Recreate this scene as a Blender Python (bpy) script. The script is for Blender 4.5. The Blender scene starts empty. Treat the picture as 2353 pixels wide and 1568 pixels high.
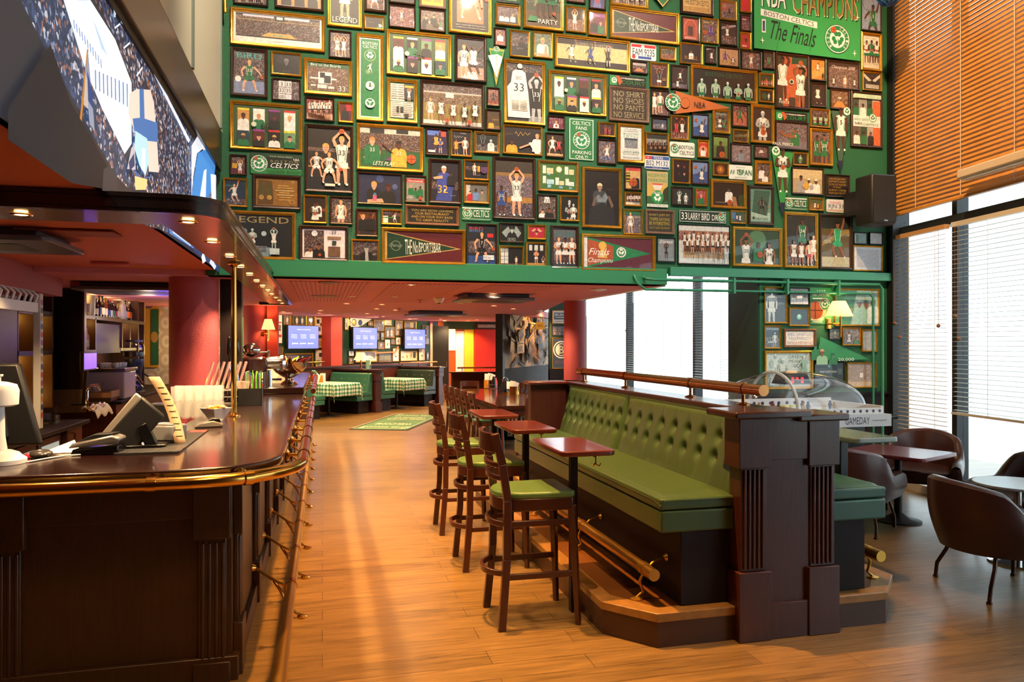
import bpy, bmesh, math, random
from mathutils import Vector as V, Matrix as M
random.seed(7)
PI=math.pi; SC=bpy.context.scene; COL=SC.collection
# ---------- camera model: level camera, 1.65 m up, turned to the right of the aisle (aisle = +Y)
FP=1712.0; CX=1176.0; HZ=790.0; H=1.65; YAW=math.atan(436/1712)
s_,c_=math.sin(YAW),math.cos(YAW)
def ray(u,v):
    a=(u-CX)/FP; return V((s_+c_*a, c_-s_*a,(HZ-v)/FP))
O=V((0,0,H))
def Pt(u,v,t): return O+ray(u,v)*t
def Py(u,v,y): d=ray(u,v); return O+d*(y/d.y)
def Px(u,v,x): d=ray(u,v); return O+d*(x/d.x)
def Pz(u,v,z): d=ray(u,v); return O+d*((z-H)/d.z)
def Pp(u,v,p,n):
    d=ray(u,v); return O+d*((V(p)-O).dot(n)/d.dot(n))
cam=bpy.data.objects.new('camera',bpy.data.cameras.new('camera')); COL.objects.link(cam)
cam.location=O; cam.rotation_euler=(PI/2,0,-YAW); cam.data.sensor_width=36; cam.data.lens=36*FP/2353
cam.data.shift_y=6/2353; cam.data.clip_start=.05; cam.data.clip_end=200; SC.camera=cam
# ---------- colour + materials
def lin(h):
    h=h.lstrip('#'); h=h if len(h)==6 else ''.join(x*2 for x in h); o=[]
    for i in (0,2,4):
        x=int(h[i:i+2],16)/255; o.append(x/12.92 if x<=.04045 else ((x+.055)/1.055)**2.4)
    return (*o,1)
MATS={}
def mat(name,col,rough=.5,metal=0,bump=0,bs=200,var=0,vs=8,vstretch=(1,1,1),coat=0,emit=0,trans=0,spec=.5,ecol=None,col2=None,alpha=1):
    if name in MATS: return MATS[name]
    m=bpy.data.materials.new(name); m.use_nodes=True; nt=m.node_tree; b=nt.nodes['Principled BSDF']
    c=lin(col); b.inputs['Base Color'].default_value=c; b.inputs['Roughness'].default_value=rough
    b.inputs['Metallic'].default_value=metal; b.inputs['Coat Weight'].default_value=coat; b.inputs['Coat Roughness'].default_value=.08
    b.inputs['Specular IOR Level'].default_value=spec
    b.inputs['Transmission Weight'].default_value=trans; b.inputs['Alpha'].default_value=alpha
    if emit: b.inputs['Emission Color'].default_value=lin(ecol or col); b.inputs['Emission Strength'].default_value=emit
    N=nt.nodes.new; L=nt.links.new
    if bump or var:
        tc=N('ShaderNodeTexCoord'); 
    if var:
        mp=N('ShaderNodeMapping'); mp.inputs['Scale'].default_value=vstretch; L(tc.outputs['Object'],mp.inputs[0])
        nz=N('ShaderNodeTexNoise'); nz.inputs['Scale'].default_value=vs; nz.inputs['Detail'].default_value=5; nz.inputs['Roughness'].default_value=.62; L(mp.outputs[0],nz.inputs[0])
        r=N('ShaderNodeValToRGB'); r.color_ramp.elements[0].position=.3; r.color_ramp.elements[1].position=.72
        k=lin(col2) if col2 else tuple(x*(1-var) for x in c[:3])+(1,)
        r.color_ramp.elements[0].color=k; r.color_ramp.elements[1].color=c
        L(nz.outputs['Fac'],r.inputs[0]); L(r.outputs[0],b.inputs['Base Color'])
    if bump:
        n2=N('ShaderNodeTexNoise'); n2.inputs['Scale'].default_value=bs; n2.inputs['Detail'].default_value=3; L(tc.outputs['Object'],n2.inputs[0])
        bp=N('ShaderNodeBump'); bp.inputs['Strength'].default_value=bump; bp.inputs['Distance'].default_value=.01
        L(n2.outputs['Fac'],bp.inputs['Height']); L(bp.outputs[0],b.inputs['Normal'])
    MATS[name]=m; return m
WOODV=dict(var=.45,vs=9,vstretch=(14,14,.7))
wood_v=mat('dark_wood_vertical_grain','#4e231b',.38,coat=.1,**WOODV)
wood_bar=mat('bar_wood_vertical_grain','#472a12',.42,coat=.1,var=.4,vs=9,vstretch=(14,14,.7))
wood_h=mat('dark_wood_lengthwise_grain','#3f2018',.3,coat=.3,var=.4,vs=9,vstretch=(14,.7,14))
wood_top=mat('polished_counter_wood','#28120f',.2,coat=.4,var=.35,vs=9,vstretch=(14,.6,14))
wood_table=mat('mahogany_table_top','#6b2a1d',.28,coat=.5,var=.35,vs=8,vstretch=(1,14,14))
wood_chair=mat('chair_brown_wood','#4c2314',.32,coat=.3,var=.3,vs=6,vstretch=(8,8,1))
wood_shelf=mat('shelf_walnut','#5a3a26',.45,var=.3,vs=7,vstretch=(12,12,1))
wood_honey=mat('honey_step_wood','#7a4a22',.35,var=.4,vs=9,vstretch=(14,1,14))
wood_pine=mat('pale_high_chair_wood','#b5733a',.4)
brass=mat('polished_brass','#d9a24a',.16,1); brass_d=mat('aged_brass','#d0a04a',.36,1,bump=.05,bs=60)
brass_red=mat('reddish_brass','#bf8350',.2,1)
chrome=mat('chrome','#d8d8d8',.1,1); steel=mat('brushed_steel','#8d8680',.3,1,bump=.02,bs=300)
steel_d=mat('dark_steel_cladding','#6b5d56',.3,.9,var=.2,vs=3)
black=mat('black_plastic','#17171a',.45); black_g=mat('gloss_black','#0d0d10',.2); blackw=mat('black_stained_wood','#1d1416',.6,spec=.25)
white=mat('white_plastic','#e9e9ea',.35); cream=mat('cream_paint','#e8dfc8',.6)
grey=mat('grey_plastic','#77777a',.45); dgrey=mat('dark_grey','#3a3a3d',.5)
red_c=mat('red_ceiling_paint','#d07c86',.75,bump=.05,bs=120)
red_col=mat('red_textured_plaster','#b04a52',.6,bump=.5,bs=110)
red_sq=mat('red_paint','#bc4038',.6)
green_w=mat('green_textured_plaster','#1c6240',.62,bump=.9,bs=95)
green_s=mat('green_smooth_paint','#2a7f58',.5)
green_d=mat('dark_green_paint','#163d2c',.6)
green_p=mat('green_pipe_paint','#2f8566',.35)
leather=mat('olive_green_leather','#465e38',.32,bump=.06,bs=400,coat=.1,var=.12,vs=3)
leather_t=mat('bottle_green_leather','#2c5a4a',.38,bump=.06,bs=400,coat=.1,var=.15,vs=4)
leather_dk=mat('dark_green_leather','#26382c',.35,bump=.06,bs=400,coat=.1)
leather_b=mat('brown_leather','#4d2b27',.36,bump=.08,bs=350,coat=.15,var=.2,vs=5)
gold=mat('gold_frame','#c8922f',.32,.75,var=.35,vs=14); gold2=mat('antique_gold_frame','#a87b34',.42,.6,var=.4,vs=20)
walnut_f=mat('dark_walnut_frame','#3b2016',.35,coat=.3,var=.5,vs=40); wood_f=mat('brown_wood_frame','#7a4f31',.45,var=.3,vs=30)
lamp_on=mat('lit_lamp','#ffd890',.4,emit=14,ecol='#ffcf86'); shade_on=mat('lit_lamp_shade','#f6dfb0',.7,emit=1.3,ecol='#ffc878')
def glassm(name,col='#ffffff',rough=.02,base=.035):
    m=bpy.data.materials.new(name); m.use_nodes=True; nt=m.node_tree; nt.nodes.clear(); N=nt.nodes.new; L=nt.links.new
    o=N('ShaderNodeOutputMaterial'); g=N('ShaderNodeBsdfGlossy'); t=N('ShaderNodeBsdfTransparent'); mx=N('ShaderNodeMixShader'); f=N('ShaderNodeLayerWeight'); pw=N('ShaderNodeMath'); pw.operation='POWER'; pw.inputs[1].default_value=5; ma=N('ShaderNodeMath'); ma.operation='MULTIPLY_ADD'; ma.inputs[1].default_value=.9; ma.inputs[2].default_value=base
    t.inputs[0].default_value=lin(col); g.inputs['Roughness'].default_value=rough
    L(f.outputs['Facing'],pw.inputs[0]); L(pw.outputs[0],ma.inputs[0]); L(ma.outputs[0],mx.inputs[0]); L(t.outputs[0],mx.inputs[1]); L(g.outputs[0],mx.inputs[2]); L(mx.outputs[0],o.inputs[0]); MATS[name]=m; return m
glass=glassm('clear_glass','#f4f7f6'); glass_t=mat('tumbler_glass','#f4f6f4',.08,alpha=.24,spec=1); glass_amber=glassm('amber_glass','#6a3208'); glass_dome=glassm('dome_plastic','#f4f6fa',.06,.1); glass_win=glassm('window_glass','#eef4f4'); glass_dk=glassm('dark_bottle_glass','#2a1a0a')
# floor planks run across the aisle (X)
def floor_mat():
    m=bpy.data.materials.new('oak_plank_floor'); m.use_nodes=True; nt=m.node_tree; b=nt.nodes['Principled BSDF']; N=nt.nodes.new; L=nt.links.new
    tc=N('ShaderNodeTexCoord'); br=N('ShaderNodeTexBrick'); br.inputs['Scale'].default_value=1; br.inputs['Brick Width'].default_value=1.35; br.inputs['Row Height'].default_value=.17
    br.inputs['Mortar Size'].default_value=.0016; br.inputs['Color1'].default_value=(.25,.25,.25,1); br.inputs['Color2'].default_value=(.85,.85,.85,1); br.inputs['Mortar'].default_value=(0,0,0,1); br.offset=.37
    L(tc.outputs['Object'],br.inputs[0])
    mp=N('ShaderNodeMapping'); mp.inputs['Scale'].default_value=(.9,13,1); L(tc.outputs['Object'],mp.inputs[0])
    nz=N('ShaderNodeTexNoise'); nz.inputs['Scale'].default_value=3; nz.inputs['Detail'].default_value=7; nz.inputs['Roughness'].default_value=.65; nz.inputs['Distortion'].default_value=.6; L(mp.outputs[0],nz.inputs[0])
    ad=N('ShaderNodeMath'); ad.operation='MULTIPLY_ADD'; ad.inputs[1].default_value=.22; L(br.outputs['Color'],ad.inputs[0]); L(nz.outputs['Fac'],ad.inputs[2])
    r=N('ShaderNodeValToRGB'); e=r.color_ramp.elements; e[0].position=.33; e[0].color=lin('#443119'); e[1].position=.8; e[1].color=lin('#937040')
    q=e.new(.55); q.color=lin('#735730'); L(ad.outputs[0],r.inputs[0])
    mx=N('ShaderNodeMix'); mx.data_type='RGBA'; L(br.outputs['Fac'],mx.inputs['Factor']); L(r.outputs[0],mx.inputs['A']); mx.inputs['B'].default_value=lin('#33200f')
    L(mx.outputs['Result'],b.inputs['Base Color']); b.inputs['Roughness'].default_value=.33; b.inputs['Coat Weight'].default_value=.3; b.inputs['Coat Roughness'].default_value=.2
    bp=N('ShaderNodeBump'); bp.inputs['Strength'].default_value=.12; bp.inputs['Distance'].default_value=.004; L(nz.outputs['Fac'],bp.inputs['Height']); L(bp.outputs[0],b.inputs['Normal'])
    MATS['floor']=m; return m
# ---------- mesh builder
class MB:
    def __init__(s): s.v=[]; s.f=[]; s.mi=[]; s.k=0
    def add(s,vs,fs,mi=None):
        o=len(s.v); s.v+= [tuple(p) for p in vs]; s.f+=[tuple(i+o for i in f) for f in fs]; s.mi+=[s.k if mi is None else mi]*len(fs); return s
    def box(s,x0,x1,y0,y1,z0,z1):
        return s.add([(x0,y0,z0),(x1,y0,z0),(x1,y1,z0),(x0,y1,z0),(x0,y0,z1),(x1,y0,z1),(x1,y1,z1),(x0,y1,z1)],[(0,3,2,1),(4,5,6,7),(0,1,5,4),(1,2,6,5),(2,3,7,6),(3,0,4,7)])
    def cb(s,c,d): return s.box(c[0]-d[0]/2,c[0]+d[0]/2,c[1]-d[1]/2,c[1]+d[1]/2,c[2]-d[2]/2,c[2]+d[2]/2)
    def bar(s,a,b,w,h,up=(0,0,1),w2=None,h2=None):   # rectangular bar from a to b
        a,b=V(a),V(b); d=(b-a).normalized(); x=d.cross(V(up))
        if x.length<1e-4: x=d.cross(V((0,1,0)))
        x.normalize(); y=x.cross(d); vs=[]
        for p,ww,hh in ((a,w,h),(b,w2 or w,h2 or h)):
            for i,j in ((-1,-1),(1,-1),(1,1),(-1,1)): vs.append(p+x*i*ww/2+y*j*hh/2)
        return s.add(vs,[(3,2,1,0),(4,5,6,7),(0,1,5,4),(1,2,6,5),(2,3,7,6),(3,0,4,7)])
    def tube(s,pts,r,n=10,cap=True,closed=False):
        pts=[V(p) for p in pts]; L=len(pts); R=r if isinstance(r,(list,tuple)) else [r]*L; o=len(s.v); up=None
        for i,p in enumerate(pts):
            if closed: d=pts[(i+1)%L]-pts[i-1]
            else: d=pts[min(i+1,L-1)]-pts[max(i-1,0)]
            d.normalize()
            if up is None:
                up=V((0,0,1)) if abs(d.z)<.9 else V((1,0,0))
            x=d.cross(up); x.normalize(); y=x.cross(d); up=y
            for k in range(n):
                t=2*PI*k/n; s.v.append(tuple(p+(x*math.cos(t)+y*math.sin(t))*R[i]))
        m=L if closed else L-1
        for i in range(m):
            for k in range(n):
                s.f.append((o+i*n+k,o+i*n+(k+1)%n,o+((i+1)%L)*n+(k+1)%n,o+((i+1)%L)*n+k)); s.mi.append(s.k)
        if cap and not closed:
            s.f.append(tuple(o+k for k in range(n))[::-1]); s.f.append(tuple(o+(L-1)*n+k for k in range(n))); s.mi+=[s.k]*2
        return s
    def cyl(s,a,b,r,n=16,r2=None): return s.tube([a,b],[r,r if r2 is None else r2],n)
    def lathe(s,prof,c=(0,0,0),n=20,ax=None,cap=True):   # prof [(r,z)]
        o=len(s.v); A=M.Identity(3) if ax is None else V((0,0,1)).rotation_difference(V(ax)).to_matrix(); c=V(c)
        for r,z in prof:
            for k in range(n):
                t=2*PI*k/n; s.v.append(tuple(c+A@V((r*math.cos(t),r*math.sin(t),z))))
        for i in range(len(prof)-1):
            for k in range(n): s.f.append((o+i*n+k,o+i*n+(k+1)%n,o+(i+1)*n+(k+1)%n,o+(i+1)*n+k)); s.mi.append(s.k)
        if cap:
            if prof[0][0]>1e-5: s.f.append(tuple(o+k for k in range(n))[::-1]); s.mi.append(s.k)
            if prof[-1][0]>1e-5: s.f.append(tuple(o+(len(prof)-1)*n+k for k in range(n))); s.mi.append(s.k)
        return s
    def prism(s,poly,a,b,ax='z'):   # extrude 2D poly along axis from a to b
        n=len(poly); g={'z':lambda p,t:(p[0],p[1],t),'x':lambda p,t:(t,p[0],p[1]),'y':lambda p,t:(p[0],t,p[1])}[ax]
        vs=[g(p,a) for p in poly]+[g(p,b) for p in poly]
        return s.add(vs,[tuple(range(n))[::-1],tuple(range(n,2*n))]+[(i,(i+1)%n,n+(i+1)%n,n+i) for i in range(n)])
    def grid(s,nu,nv,fn,close=False):
        o=len(s.v)
        for j in range(nv+1):
            for i in range(nu+1): s.v.append(tuple(fn(i/nu,j/nv)))
        for j in range(nv):
            for i in range(nu): a=o+j*(nu+1)+i; s.f.append((a,a+1,a+nu+2,a+nu+1)); s.mi.append(s.k)
        return s
    def ball(s,c,r,n=10,sz=None):
        p=[(r*math.sin(PI*i/n) ,-r*math.cos(PI*i/n)) for i in range(n+1)]; p[0]=(1e-6,-r); p[-1]=(1e-6,r)
        if sz: p=[(a,b*sz) for a,b in p]
        return s.lathe(p,c,n*2,cap=False)
    def xf(s,m):
        s.v=[tuple(m@V(p)) for p in s.v]; return s
    def mesh(s,name,mats,smooth=35,weld=False):
        me=bpy.data.meshes.new(name); me.from_pydata(s.v,[],s.f)
        for m in (mats if isinstance(mats,(list,tuple)) else [mats]): me.materials.append(m)
        if isinstance(mats,(list,tuple)): me.polygons.foreach_set('material_index',s.mi)
        b=bmesh.new(); b.from_mesh(me)
        if weld: bmesh.ops.remove_doubles(b,verts=b.verts,dist=1e-5)
        bmesh.ops.recalc_face_normals(b,faces=b.faces); b.to_mesh(me); b.free()
        if smooth:
            me.polygons.foreach_set('use_smooth',[True]*len(me.polygons)); me.set_sharp_from_angle(angle=math.radians(smooth))
        me.update(); return me
    def build(s,name,mats,parent=None,bev=0,smooth=35,label=None,seg=2,weld=False):
        o=bpy.data.objects.new(name,s.mesh(name,mats,smooth,weld or bev>0)); COL.objects.link(o)
        if parent: o.parent=parent
        if bev:
            m=o.modifiers.new('bevel','BEVEL'); m.width=bev; m.segments=seg; m.limit_method='ANGLE'; m.angle_limit=math.radians(40); m.harden_normals=False
        if label: o['label']=label
        return o
def tag(o,label,cat,group=None,kind=None):
    if label: o['label']=label
    if cat: o['category']=cat
    if group: o['group']=group
    if kind: o['kind']=kind
    return o
def T(name,label,cat,loc=(0,0,0),rz=0,group=None):
    o=bpy.data.objects.new(name,None); COL.objects.link(o); o.location=loc; o.rotation_euler=(0,0,rz); o.empty_display_size=.1; return tag(o,label,cat,group)
def ST(name,mb,m,bev=0,smooth=35):
    o=mb.build(name,m,None,bev,smooth); o['kind']='structure'; return o
def dup(root,loc,rz=None,label=None,group=None):
    r=root.copy(); COL.objects.link(r); r.location=loc
    if rz is not None: r.rotation_euler=(0,0,rz)
    if label: r['label']=label
    if group: r['group']=group
    for ch in list(root.children):
        c=ch.copy(); COL.objects.link(c); c.parent=r
        for g in ch.children: d=g.copy(); COL.objects.link(d); d.parent=c
    return r
def arc(cx,cy,r,a0,a1,n=8): return [(cx+r*math.cos(math.radians(a0+(a1-a0)*i/n)),cy+r*math.sin(math.radians(a0+(a1-a0)*i/n))) for i in range(n+1)]
def rrect(x0,x1,y0,y1,r,n=4): return arc(x1-r,y0+r,r,-90,0,n)+arc(x1-r,y1-r,r,0,90,n)+arc(x0+r,y1-r,r,90,180,n)+arc(x0+r,y0+r,r,180,270,n)
def spot(name,loc,power,col='#ffcf8a',size=2.2,blend=.6,rad=.03,target=None):
    l=bpy.data.lights.new(name,'SPOT'); l.energy=power; l.color=lin(col)[:3]; l.spot_size=size; l.spot_blend=blend; l.shadow_soft_size=rad
    o=bpy.data.objects.new(name,l); COL.objects.link(o); o.location=loc
    if target is not None: o.rotation_euler=(V(target)-V(loc)).to_track_quat('-Z','Y').to_euler()
    return o
def point(name,loc,power,col='#ffcf8a',rad=.05):
    l=bpy.data.lights.new(name,'POINT'); l.energy=power; l.color=lin(col)[:3]; l.shadow_soft_size=rad
    o=bpy.data.objects.new(name,l); COL.objects.link(o); o.location=loc; return o
# ---------- text to polygons (cached font meshes)
_TX={}
def text2d(s,shear=0,bold=0):
    k=(s,shear,bold)
    if k in _TX: return _TX[k]
    c=bpy.data.curves.new('lettering','FONT'); c.body=s; c.shear=shear; c.align_x='CENTER'; c.resolution_u=2; c.offset=bold; c.space_line=.95
    o=bpy.data.objects.new('lettering',c); COL.objects.link(o); me=bpy.data.meshes.new_from_object(o)
    vs=[(p.co.x,p.co.y) for p in me.vertices]; fs=[tuple(p.vertices) for p in me.polygons]
    bpy.data.objects.remove(o); bpy.data.curves.remove(c); bpy.data.meshes.remove(me)
    if vs:
        x0=min(p[0] for p in vs); x1=max(p[0] for p in vs); y0=min(p[1] for p in vs); y1=max(p[1] for p in vs)
        vs=[((x-x0)/max(x1-x0,1e-6)-.5,(y-y0)/max(y1-y0,1e-6)-.5) for x,y in vs]; asp=(x1-x0)/max(y1-y0,1e-6)
    else: asp=1
    _TX[k]=(vs,fs,asp); return _TX[k]
# =================== the setting
YG=7.8; ZC=2.32; ZB=2.375; XS=-1.0
WD=V((.131,1,0)).normalized(); WC=V((6.86,7.8,0)); WN=V((-WD.y,WD.x,0))   # window wall direction, corner, inward normal
fl=MB(); fl.box(-5,9,-3,27,-.1,0); ST('floor',fl,floor_mat())
# upper room ceiling
m=MB(); m.box(-5,7.4,-3,YG+.2,7.4,7.55); ST('ceiling',m,mat('upper_ceiling','#5a4a44',.8))
wr=mat('dark_red_rear_wall','#5a2a26',.8)
m=MB(); m.box(-5,7,-3.1,-3,0,7.5); ST('wall_back',m,wr)
m=MB(); m.box(-5.1,-5,-3.1,23,0,7.5); ST('wall_left',m,wr)
# gallery wall with the pictures
m=MB(); m.box(XS-.1,3.8,YG,YG+.22,ZC,7.4); m.box(3.8,6.9,YG,YG+.22,2.47,7.4); ST('wall_gallery',m,green_w)
m=MB(); m.box(XS+.02,3.8,YG-.03,YG+.24,ZC,2.5); ST('trim_1',m,green_s,bev=.006)
m=MB(); m.box(3.82,6.8,YG-.07,YG,2.42,2.52); ST('trim_2',m,green_p,bev=.004)
# lower red ceiling, with perforated panels
def perf_mat():
    m=bpy.data.materials.new('red_slotted_ceiling_board'); m.use_nodes=True; nt=m.node_tree; b=nt.nodes['Principled BSDF']; N=nt.nodes.new; L=nt.links.new
    tc=N('ShaderNodeTexCoord'); br=N('ShaderNodeTexBrick'); br.offset=.5; br.inputs['Scale'].default_value=1; br.inputs['Brick Width'].default_value=.12; br.inputs['Row Height'].default_value=.05
    br.inputs['Mortar Size'].default_value=.017; br.inputs['Mortar Smooth'].default_value=0
    mp=N('ShaderNodeMapping'); mp.inputs['Rotation'].default_value=(0,0,PI/2); L(tc.outputs['Object'],mp.inputs[0]); L(mp.outputs[0],br.inputs[0])
    br.inputs['Color1'].default_value=br.inputs['Color2'].default_value=lin('#96484c'); br.inputs['Mortar'].default_value=lin('#d07c86')
    L(br.outputs['Color'],b.inputs['Base Color']); b.inputs['Roughness'].default_value=.75; return m
m=MB(); m.prism([(XS-3.6,YG+.02),(3.8,YG+.02),(3.8,11.6),(4.9,17),(6.3,19.8),(6.3,23),(XS-3.6,23)],ZC,ZC+.15); ST('ceiling_lower',m,red_c)
pm=perf_mat()
for i,(x0,x1,y0,y1) in enumerate([(-.35,.52,8.3,12.2),(.75,1.62,8.3,12.2),(1.85,2.72,8.3,12.2),(-.9,-.52,8.6,12.6)]):
    m=MB(); m.box(x0,x1,y0,y1,ZC-.006,ZC); ST('ceiling_panel_%d'%(i+1),m,pm)
# bar ceiling: same red paint, brighter orange light put into its colour
m=MB(); m.box(-5,XS,1.5,YG+.02,ZB,ZB+.12); ST('ceiling_bar',m,mat('bar_ceiling_lit_red','#cc6650',.7))
# pillar wall under the gallery wall
m=MB(); m.box(5.0,6.78,YG,YG+.5,1.06,2.47); ST('wall_pillar',m,green_w)
m=MB(); m.box(4.985,6.86,YG-.012,YG+.5,0,1.06); m.box(4.97,6.86,YG-.04,YG,1.03,1.06); ST('trim_3',m,blackw)
m=MB(); m.box(4.985,5.0,YG+.01,YG+.5,1.06,2.47); m.box(5.0,5.06,YG+.5,YG+.7,0,3.1); ST('trim_4',m,green_d)
m=MB(); m.box(6.78,6.9,YG-.1,YG+.1,0,7.4); ST('trim_5',m,black)
# ---- window wall on the right: kerb, mullions, glass
def wp(s,z,d=0): q=WC+WD*s+WN*d; return (q.x,q.y,z)
def wbox(mb,s0,s1,d0,d1,z0,z1):
    vs=[wp(s,z,d) for z in (z0,z1) for s,d in ((s0,d0),(s1,d0),(s1,d1),(s0,d1))]
    return mb.add(vs,[(0,3,2,1),(4,5,6,7),(0,1,5,4),(1,2,6,5),(2,3,7,6),(3,0,4,7)])
m=MB(); wbox(m,-10,0,-.25,.33,0,.09); ST('baseboard_right',m,mat('pale_grey_sill','#b9b7b0',.5))
MUL=[0,-1.01,-3.6,-6.3,-9.6]
m=MB()
for s in MUL: wbox(m,s-.04,s+.04,-.2,-.06,.09,7.4)
wbox(m,-10,0,-.2,-.05,2.98,3.08); wbox(m,-10,0,-.2,-.06,.09,.16); wbox(m,-10,0,-.25,0,6.7,7.5)
ST('window_frame_right',m,mat('dark_window_frame','#20242a',.4))
for i in range(4):
    for j,(z0,z1) in enumerate(((.16,2.98),(3.08,6.7))):
        m=MB(); wbox(m,MUL[i+1]+.04,MUL[i]-.04,-.14,-.132,z0,z1); ST('window_%d'%(i*2+j+1),m,glass_win)
# ---- windows beyond the gallery, in the double-height bay
XB=6.95
m=MB(); YM=[8.5,11.5,12.95,16.2,19.4]
for y in YM: m.box(XB-.06,XB+.1,y-.05,y+.05,0,3.3)
m.box(XB-.06,XB+.1,8.3,19.5,3.2,3.45); m.box(XB-.06,XB+.1,8.3,19.5,0,.25); ST('window_frame_bay',m,MATS['dark_window_frame'])
for i in range(4):
    m=MB(); m.box(XB,XB+.01,YM[i]+.05,YM[i+1]-.05,.25,3.2); ST('window_%d'%(i+9),m,glass_win)
m=MB(); m.box(3.8,7.0,YG+.24,19,3.45,3.6); ST('ceiling_bay',m,mat('white_bay_ceiling','#d8d4cc',.8))
m=MB(); m.box(3.8,3.9,YG+.22,11.6,ZC+.0,3.45); ST('wall_bay_left',m,cream)
# ---- far walls: television wall (turned), doorway, newspaper wall, bruins wall
BE=V((.70,.714,0)); BN=V((-.714,.70,0)); BP=V((-.245,16.25,0))   # booth row: along, into the wall, origin
def bp(e,n,z=0): q=BP+BE*e+BN*n; return (q.x,q.y,z)
def bbox(mb,e0,e1,n0,n1,z0,z1):
    vs=[bp(e,n,z) for z in (z0,z1) for e,n in ((e0,n0),(e1,n0),(e1,n1),(e0,n1))]
    return mb.add(vs,[(0,3,2,1),(4,5,6,7),(0,1,5,4),(1,2,6,5),(2,3,7,6),(3,0,4,7)])
m=MB(); bbox(m,-2.6,8.1,1.95,2.1,1.0,ZC); ST('wall_televisions',m,green_d)
m=MB(); bbox(m,-2.6,8.1,1.93,2.1,0,1.12); ST('trim_6',m,blackw)
# =================== picture drawing: flat coloured shapes printed on a sheet (colour attribute), one mesh per print
RAMP=[(0,'#1a1518'),(.3,'#4a3a3c'),(.5,'#8a6a5c'),(.66,'#b8b4ba'),(.8,'#2a3452'),(.9,'#7a3030')]
RAMPB=[(0,'#0c1018'),(.35,'#1c2a48'),(.6,'#3a4c74'),(.74,'#8aa0c8'),(.82,'#e0e8f4'),(.9,'#a8744a')]
def print_mats(sfx,scale,rough,emit,coat,RAMP=RAMP):
    out=[]
    for kind in (0,1):
        m=bpy.data.materials.new('print_%s_%s'%(('flat','crowd')[kind],sfx)); m.use_nodes=True; nt=m.node_tree; b=nt.nodes['Principled BSDF']; N=nt.nodes.new; L=nt.links.new
        at=N('ShaderNodeAttribute'); at.attribute_name='Col'; out_c=at.outputs['Color']
        if not kind and sfx=='behind_glass':   # mottled tone of a photographic print
            tc=N('ShaderNodeTexCoord'); nz=N('ShaderNodeTexNoise'); nz.inputs['Scale'].default_value=30; nz.inputs['Detail'].default_value=5; nz.inputs['Roughness'].default_value=.7; L(tc.outputs['Object'],nz.inputs[0]); rm=N('ShaderNodeMapRange'); rm.inputs[1].default_value=.3; rm.inputs[2].default_value=.7; rm.inputs[3].default_value=.7; rm.inputs[4].default_value=1.2; L(nz.outputs['Fac'],rm.inputs[0]); mm=N('ShaderNodeVectorMath'); mm.operation='SCALE'; L(at.outputs['Color'],mm.inputs[0]); L(rm.outputs[0],mm.inputs['Scale']); out_c=mm.outputs[0]
        if kind:
            tc=N('ShaderNodeTexCoord'); vo=N('ShaderNodeTexVoronoi'); vo.inputs['Scale'].default_value=scale; L(tc.outputs['Object'],vo.inputs[0])
            hs=N('ShaderNodeSeparateColor'); L(vo.outputs['Color'],hs.inputs[0])
            r=N('ShaderNodeValToRGB'); r.color_ramp.interpolation='CONSTANT'; e=r.color_ramp.elements
            for i,(p,c) in enumerate(RAMP):
                q=e[i] if i<2 else e.new(p); q.position=p; q.color=lin(c)
            L(hs.outputs[0],r.inputs[0]); mx=N('ShaderNodeMix'); mx.data_type='RGBA'; mx.inputs['Factor'].default_value=.5
            L(at.outputs['Color'],mx.inputs['A']); L(r.outputs[0],mx.inputs['B']); out_c=mx.outputs['Result']
        L(out_c,b.inputs['Base Color']); b.inputs['Roughness'].default_value=rough; b.inputs['Coat Weight'].default_value=coat; b.inputs['Coat Roughness'].default_value=.03
        if emit: L(out_c,b.inputs['Emission Color']); b.inputs['Emission Strength'].default_value=emit
        out.append(m)
    return out
PR=print_mats('behind_glass',140,.45,0,.55); PR_S=print_mats('screen',48,.6,.75,0,RAMPB); PR_M=print_mats('matt',60,.6,0,.05)
SK={'a':'#d8a184','e':'#4f2d20','f':'#85553a','m':'#a9adb0','n':'#5d6266','t':'#9fb5ae'}
CL={'w':'#e6e4e2','g':'#1f6d45','y':'#d9a233','p':'#5a3487','r':'#b3242c','k':'#1c1c20','b':'#2a4a92','m':'#c9cccd','n':'#3c4145','o':'#b7552b','l':'#8fb4a4'}
def colr(c): return c if c.startswith('#') else CL.get(c) or SK[c]
BALL='#b5562c'
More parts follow.
